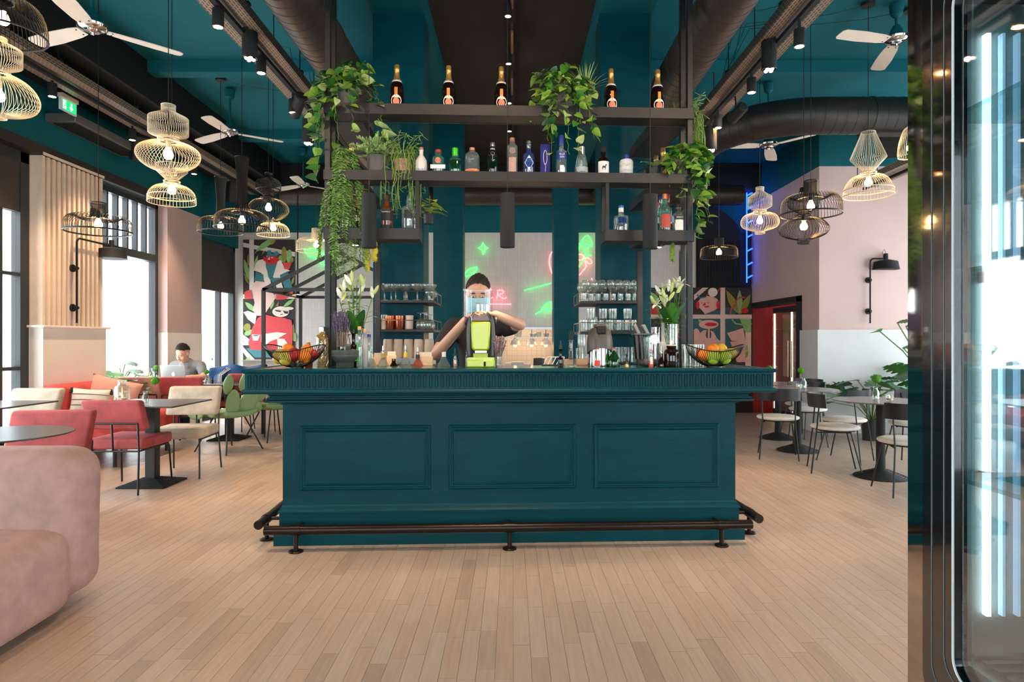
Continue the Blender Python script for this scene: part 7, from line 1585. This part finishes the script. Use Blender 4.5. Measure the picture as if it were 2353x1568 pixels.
neon('green neon leaf low on the tiled wall', c8, [([(1912,895),(1990,850),(2085,840)], False), ([(1980,850),(2010,800),(2085,755),(2100,800),(2085,850),(2000,850)], False)], NG)
neon('pink neon arc beside the far teal column', cA, [([(150,150),(115,200),(100,260),(105,320),(128,395),(160,440)], False)], NP)
neon('green neon clover leaf seen between the teal columns', cA, [([(405,95),(440,85),(437,60),(480,10),(510,15),(540,70),(545,100),(500,100),(470,95),(440,75)], False), ([(405,160),(412,120),(440,95)], False), ([(405,330),(450,270),(490,205),(540,215)], False), ([(545,120),(500,125),(465,160),(480,195),(510,205),(490,215)], False)], NG)
neon('pink neon petals seen between the teal columns', cA, [([(400,205),(440,205),(460,230),(440,258),(400,262)], False), ([(470,250),(500,240),(535,265),(540,295),(505,298),(475,270),(482,330),(445,380),(412,418)], False), ([(540,450),(548,480)], False)], NP)
neon('green neon lips over the house-shaped frame', c5, [([(948,588),(968,625),(1000,650),(1050,662),(1085,705),(1150,712)], False), ([(950,585),(1010,600),(1060,612),(1110,660),(1150,710)], False), ([(960,588),(1040,585),(1090,615),(1140,660),(1152,708)], False)], NG)
t = thing('neon_sign', 'blue neon stair seen at the edge of the pink wall', 'neon sign', (0,0,0))
for y0, y1 in ((415,650),): MB().tube([P(1716,y0,11.5), P(1716,y1,11.5)], 0.012, 8).build('neon_tube', NB, t)
for y in (425,450,482,514,546,578,610,640): MB().tube([P(1716,y,11.5), P(1729,y-7,11.5)], 0.014, 8).build('neon_tube', NB, t)
MB().tube([P(1690,420,11.5), P(1729,417,11.5)], 0.010, 8).build('neon_tube', NB, t); MB().tube([P(1695,432,11.5), P(1716,417,11.5)], 0.010, 8).build('neon_tube', NB, t)
bulb_light(Vector((4.0, 11.2, 3.9)), 4, (0.08,0.2,1.0), 0.15)
# arched black curtain before the dark wall
cv = MB(); k = 24
pts = [(3.36,11.58,2.28),(4.22,11.58,2.28)]+[(4.22-0.86*(1-math.cos(a)), 11.58, 3.2+0.86*math.sin(a)*1.05-0.35) for a in [i*PI/2/k for i in range(k+1)]]
t = thing('black_curtain', 'black arched curtain beside the blue neon stair', 'curtain', (0,0,0))
cv.add([(x, y, z) for x, y, z in pts]+[(x, y+0.04, z) for x, y, z in pts], [tuple(range(len(pts))), tuple(reversed(range(len(pts), 2*len(pts))))]+[(i, (i+1)%len(pts), len(pts)+(i+1)%len(pts), len(pts)+i) for i in range(len(pts))]); cv.build('curtain_cloth', MBLACK, t, smooth=0)
for i in range(9): MB().tube([(3.4+i*0.1,11.575,2.29),(3.4+i*0.1,11.575,3.1)], 0.018, 8).build('fold', MBLACK, t)
# ---- house-shaped steel frame in front of the tall mural
hf = thing('house_frame', 'black steel house-shaped frame in front of the mural', 'frame', (0,0,0))
xa, xb, xc = -3.48, -1.42, -2.45; ya, yb2 = 9.02, 10.6; ze, zp = 2.02, 2.56; w = 0.045
def bm2(n, a, b_): MB().beam(a, b_, w, w).build(n, BLACK, hf)
for y in (ya, yb2):
    bm2('post', (xa,y,0), (xa,y,ze)); bm2('post', (xb,y,0), (xb,y,ze)); bm2('tie_beam', (xa,y,ze), (xb,y,ze)); bm2('rafter', (xa,y,ze), (xc,y,zp)); bm2('rafter', (xb,y,ze), (xc,y,zp))
ym = (ya+yb2)/2; bm2('rafter', (xa,ym,ze), (xc,ym,zp)); bm2('rafter', (xb,ym,ze), (xc,ym,zp)); bm2('ridge_beam', (xc,ya,zp), (xc,yb2,zp))
for x in (xa, xb): bm2('eave_beam', (x,ya,ze), (x,yb2,ze))
spotlight('tiny spotlight hung in the house-shaped frame', P(684, 677, 10.3), 0.03, 0.08, None, 10)
pb = thing('planter_wall', 'low white tiled planter under the mural', 'planter', (-3.9, 10.3, 0)); B(-0.32,-0.18,0,0.32,0.18,0.98).build('tiled_box', TILE, pb); B(-0.34,-0.2,0.98,0.34,0.2,1.0).build('cap', WHITE, pb)
# ---- kitchen behind the hatch
KIT = tile_mat('kitchen_tile', (206,198,188), (184,174,164), 0.10, 0.10)
struct('wall_kitchen', MB().box(KX0-0.6, 13.2, 0, KX1+0.6, 13.3, 2.6).box(KX0-0.7, YB+0.15, 0, KX0-0.6, 13.3, 2.6).box(KX1+0.6, YB+0.15, 0, KX1+0.7, 13.3, 2.6).box(KX0-0.7, YB+0.15, 2.6, KX1+0.7, 13.3, 2.7).box(KX0-0.7, YB+0.15, 0, KX1+0.7, 13.3, 0.02), KIT)
struct('trim_3', MB().box(KX0-0.03, YB-0.03, KZ1-0.01, KX1+0.03, YB+0.17, KZ1+0.03).box(KX0-0.03, YB-0.08, KZ0-0.03, KX1+0.03, YB+0.35, KZ0), STEEL)
ks = thing('kitchen_shelf', 'steel kitchen shelf seen through the hatch', 'shelf', (0,0,0)); B(KX0, YB+0.25, 1.355, KX1, YB+0.55, 1.375).build('shelf_board', STEEL, ks)
for i, px in enumerate((1184,1222,1254)):
    p = P(px, 793, 11.98); t = thing('heat_lamp', 'white bell heat lamp over the kitchen pass, '+['nearest the bartender','second one','nearest the teal column'][i], 'heat lamp', p)
    MB().lathe([(0.095,0.0),(0.09,0.008),(0.08,0.05),(0.07,0.085),(0.05,0.10),(0.028,0.105),(0.028,0.15),(0,0.152)], 24).build('lamp_shade', M('white_enamel', (232,220,208), 0.35), t, smooth=45); MB().ball((0,0,0.0), 0.035, 12, 8).build('bulb', EM('heat_bulb', (255,180,110), 10), t); MB().tube([(0,0,0.15),(0,0,0.95)], 0.006, 6).build('cord', BLACK, t)
    bulb_light(p+Vector((0,-0.02,-0.06)), 5)
bulb_light(Vector((0.15, 12.3, 2.2)), 22, (1.0,0.84,0.66), 0.1)  # added fill light for the kitchen, no lamp hangs here
for i, (px, h, r) in enumerate(((1192,0.10,0.055),(1225,0.05,0.06),(1238,0.08,0.045),(1255,0.06,0.05))):
    t = thing('food_tub', 'white plastic tub on the kitchen shelf, '+['first','second','third','fourth'][i]+' from the bartender', 'tub', (XD(px,12.1), 12.1, 1.375)); MB().lathe([(0,0),(r*0.8,0),(r,h),(r*1.08,h),(r*1.08,h+0.012),(0,h+0.014)], 18).build('tub_body', M('white_plastic', (226,212,200), 0.4), t, smooth=40)
for i, (px, w_, h, mt, nm) in enumerate(((1190,0.22,0.12,M('grey_tub', (196,190,188), 0.5),'pale grey box'),(1238,0.20,0.19,M('dark_screen', (34,32,34), 0.3),'small dark screen'),(1168,0.10,0.10,M('white_plastic', (226,212,200), 0.4),'white tub'),(1212,0.12,0.08,M('lilac_bag', (190,160,180), 0.6),'lilac paper parcel'))):
    t = thing('pass_box', nm+' on the kitchen pass', 'box', (XD(px,11.8), 11.78, KZ0)); rbox(w_, 0.14, h, 0.012, 3).build('carton', mt, t, (0,0,h/2), smooth=60)
# ---- red lit display case in the opening of the pink flank
dc = thing('wine_fridge', 'tall glass display case with red interior in the pink wall opening', 'display case', (4.62, 10.55, 0))
B(0.0,-0.65,0.0,0.5,0.85,0.10).build('plinth', MBLACK, dc); B(0.0,-0.65,1.80,0.5,0.85,1.88).build('top_panel', MBLACK, dc); B(0.44,-0.65,0.1,0.5,0.85,1.8).build('back_panel', M('scarlet_back', (190,30,40), 0.5, var=0.3, scale=4), dc)
for k in range(2): B(-0.01,-0.63+k*0.74,0.12,0.0,0.09+k*0.74,1.78).build('glass_door', CLEAR, dc)
for z in (0.5,0.85,1.2,1.5): B(0.02,-0.63,z,0.43,0.83,z+0.012).build('glass_shelf', CLEAR, dc)
for y in (-0.6,0.1,0.8): B(0.0,y-0.012,0.12,0.02,y+0.012,1.78).build('light_strip', EM('case_light', (255,226,190), 3), dc)
MB().tube([(-0.03,0.02,0.7),(-0.03,0.02,1.3)], 0.01, 8).build('handle', STEEL, dc); MB().tube([(-0.03,0.16,0.7),(-0.03,0.16,1.3)], 0.01, 8).build('handle', STEEL, dc)
# ================================================================= DISPLAY FRIDGE AT THE RIGHT
fr = thing('display_fridge', 'tall black display fridge with glass door at the right edge', 'display fridge', (0.752, 0, 0))
GB_ = M('black_glass', (8,8,9), 0.04, var=0.0, coat=1.0, spec=0.9); MIR = M('smoked_mirror_steel', (196,188,184), 0.04, metal=1.0, var=0.0)
PANEL = M('fridge_mirror_lining', (150,170,170), 0.35, metal=0.1, var=0.0, spec=0.5)
x0, x1, y0, y1, z0, z1 = 0.0, 0.70, 0.36, 1.225, 0.72, 1.93
B(x0+0.012, y0, 0.04, x1, y1, z0).build('lower_cabinet', GB_, fr, bevel=0.004)
B(x0+0.012, y0, z1, x1, y1, 2.12).build('top_box', GB_, fr, bevel=0.004)
B(x1-0.03, y0, z0, x1, y1, z1).build('back_panel', PANEL, fr); B(x0+0.03, y0, z0, x1, y0+0.03, z1).build('near_end_panel', PANEL, fr)
B(x0+0.013, y1-0.02, z0, x1, y1, z1).build('far_end_panel', PANEL, fr)
B(x0+0.002, y1-0.062, 0.0, x0+0.012, y1+0.002, 2.12).build('corner_post', MIR, fr)
B(x0+0.03, y0+0.03, z0, x1-0.03, y1-0.02, z0+0.025).build('interior_floor', M('grey_liner', (150,152,152), 0.4), fr)
B(x0+0.02, y0+0.01, 0.0, x1-0.02, y1-0.01, 0.04).build('plinth', MBLACK, fr)
# door: black border with a rounded opening, on the side that faces the room
def rrect(a0, b0, a1, b1, r, n=6):
    out = []
    for cx_, cy_, s in ((a1-r,b1-r,0),(a0+r,b1-r,1),(a0+r,b0+r,2),(a1-r,b0+r,3)):
        for i in range(n+1): a = PI/2*(s+i/n); out.append((cx_+r*math.cos(a), cy_+r*math.sin(a)))
    return out
dy0, dy1, dz0, dz1 = y0+0.02, y1-0.064, 0.66, 1.965
o_ = rrect(dy0, dz0, dy1, dz1, 0.05); i_ = rrect(dy0+0.065, dz0+0.075, dy1-0.080, dz1-0.07, 0.035); k = len(o_)
m = MB(); m.add([(-0.012,a,b_) for a,b_ in o_]+[(-0.012,a,b_) for a,b_ in i_]+[(0.012,a,b_) for a,b_ in o_]+[(0.012,a,b_) for a,b_ in i_],
    [(i,(i+1)%k,k+(i+1)%k,k+i) for i in range(k)]+[(2*k+i,3*k+i,3*k+(i+1)%k,2*k+(i+1)%k) for i in range(k)]+[(i,2*k+i,2*k+(i+1)%k,(i+1)%k) for i in range(k)]+[(k+i,k+(i+1)%k,3*k+(i+1)%k,3*k+i) for i in range(k)])
dr = m.build('door', GB_, fr, smooth=30)
for ins, rr in ((0.026,0.040),(0.058,0.036)):
    q = rrect(dy0+ins, dz0+ins+0.01, dy1-ins, dz1-ins, rr); MB().tube([(-0.0125,a,b_) for a,b_ in q], 0.0012, 4, closed=True).build('door_line', M('grey_line', (92,92,94), 0.4), dr, fix=False)
q = rrect(dy0+0.065, dz0+0.075, dy1-0.080, dz1-0.07, 0.035); MB().tube([(-0.012,a,b_) for a,b_ in q], 0.002, 5, closed=True).build('door_gasket', M('pale_gasket', (205,214,214), 0.4), dr, fix=False)
B(-0.004, dy0+0.06, dz0+0.07, 0.004, dy1-0.076, dz1-0.066).build('door_pane', GL('fridge_pane', (236,246,246), refl=0.20), dr, smooth=0)
LED = EM('cold_led', (236,248,255), 3.0); LED2 = EM('cold_led_dim', (190,225,255), 0.45)
for x, mt, w_ in ((0.130,LED,0.0042),(0.158,LED2,0.0025),(0.186,LED2,0.0025)):
    B(x-w_, y1-0.034, z0+0.07, x+w_, y1-0.022, z1-0.06).build('led_strip', mt, fr)
B(0.06, y0+0.032, z0+0.07, 0.075, y0+0.044, z1-0.06).build('led_strip', LED2, fr)
for z in (1.05, 1.42, 1.70): B(0.045, y0+0.05, z, x1-0.04, y1-0.04, z+0.008).build('glass_shelf', GL('shelf_glass', (214,240,236), 0.12, body=0.08, bodycol=(190,225,220)), fr)
for z in (1.05,1.42): B(0.120, y1-0.036, z-0.012, 0.142, y1-0.02, z+0.008).build('shelf_clip', PAPER, fr)
m = MB()
for i in range(26): m.box(0.05, y0+0.08+i*0.027, z0+0.028, 0.60, y0+0.092+i*0.027, z0+0.034)
o = m.build('floor_grille', M('dark_grille', (52,46,44), 0.5), fr); o['kind'] = 'stuff'
def cake(name, label, p, r, h, side, topm, bits, bitm, stand=0.0):
    t = thing(name, label, 'cake', p)
    if stand: MB().lathe([(0,0),(r*0.7,0),(r*0.25,stand*0.3),(r*0.25,stand*0.8),(r*1.15,stand*0.9),(r*1.15,stand),(0,stand)], 32).build('cake_stand', PAPER, t, smooth=40)
    MB().lathe([(0,stand),(r,stand),(r,stand+h-0.008),(r-0.006,stand+h),(0,stand+h)], 40).build('sponge', side, t, smooth=40)
    MB().lathe([(0,stand+h+0.001),(r*0.9,stand+h+0.001),(r*0.9,stand+h+0.008),(0,stand+h+0.010)], 32).build('glaze', topm, t)
    rnd = random.Random(len(label))
    for i in range(bits):
        a = i*2.399; q = r*0.75*math.sqrt((i+0.5)/bits); MB().lathe([(0,0.028),(0.010,0.024),(0.014,0.014),(0.010,0.003),(0,0)], 10, (q*math.cos(a), q*math.sin(a), stand+h+0.004)).build('fruit_piece', bitm[i % len(bitm)], t, smooth=180)
cake('strawberry_cake', 'pink cake topped with strawberries in the display fridge', (0.752+0.20, 0.995, 1.0585), 0.10, 0.095, M('pink_icing', (232,196,200), 0.5), M('pale_cream_icing', (240,226,220), 0.5), 16, [M('strawberry', (214,48,52), 0.35), M('strawberry_leaf', (90,140,60), 0.6), M('strawberry', (214,48,52), 0.35)])
cake('fruit_tart', 'apricot topped tart on a white stand in the display fridge', (0.752+0.20, 1.0, z0+0.025), 0.10, 0.05, M('pastry', (204,170,130), 0.7), M('custard', (226,206,140), 0.5), 16, [M('apricot', (236,160,70), 0.35), M('apricot', (236,160,70), 0.35)], 0.085)
cake('berry_cake', 'dark berry cake on the upper fridge shelf', (0.752+0.30, 0.80, 1.4285), 0.10, 0.08, M('berry_icing', (170,70,90), 0.5), M('pale_cream_icing', (240,226,220), 0.5), 12, [M('blueberry', (60,50,90), 0.4)])
# ---- lettering becomes plain meshes
dg = bpy.context.evaluated_depsgraph_get()
for o in _TEXT:
    me = bpy.data.meshes.new_from_object(o.evaluated_get(dg)); n = bpy.data.objects.new('lettering', me); COL.objects.link(n)
    n.parent = o.parent; n.location = o.location; n.rotation_euler = o.rotation_euler; n.scale = o.scale
for o in _TEXT: bpy.data.objects.remove(o)
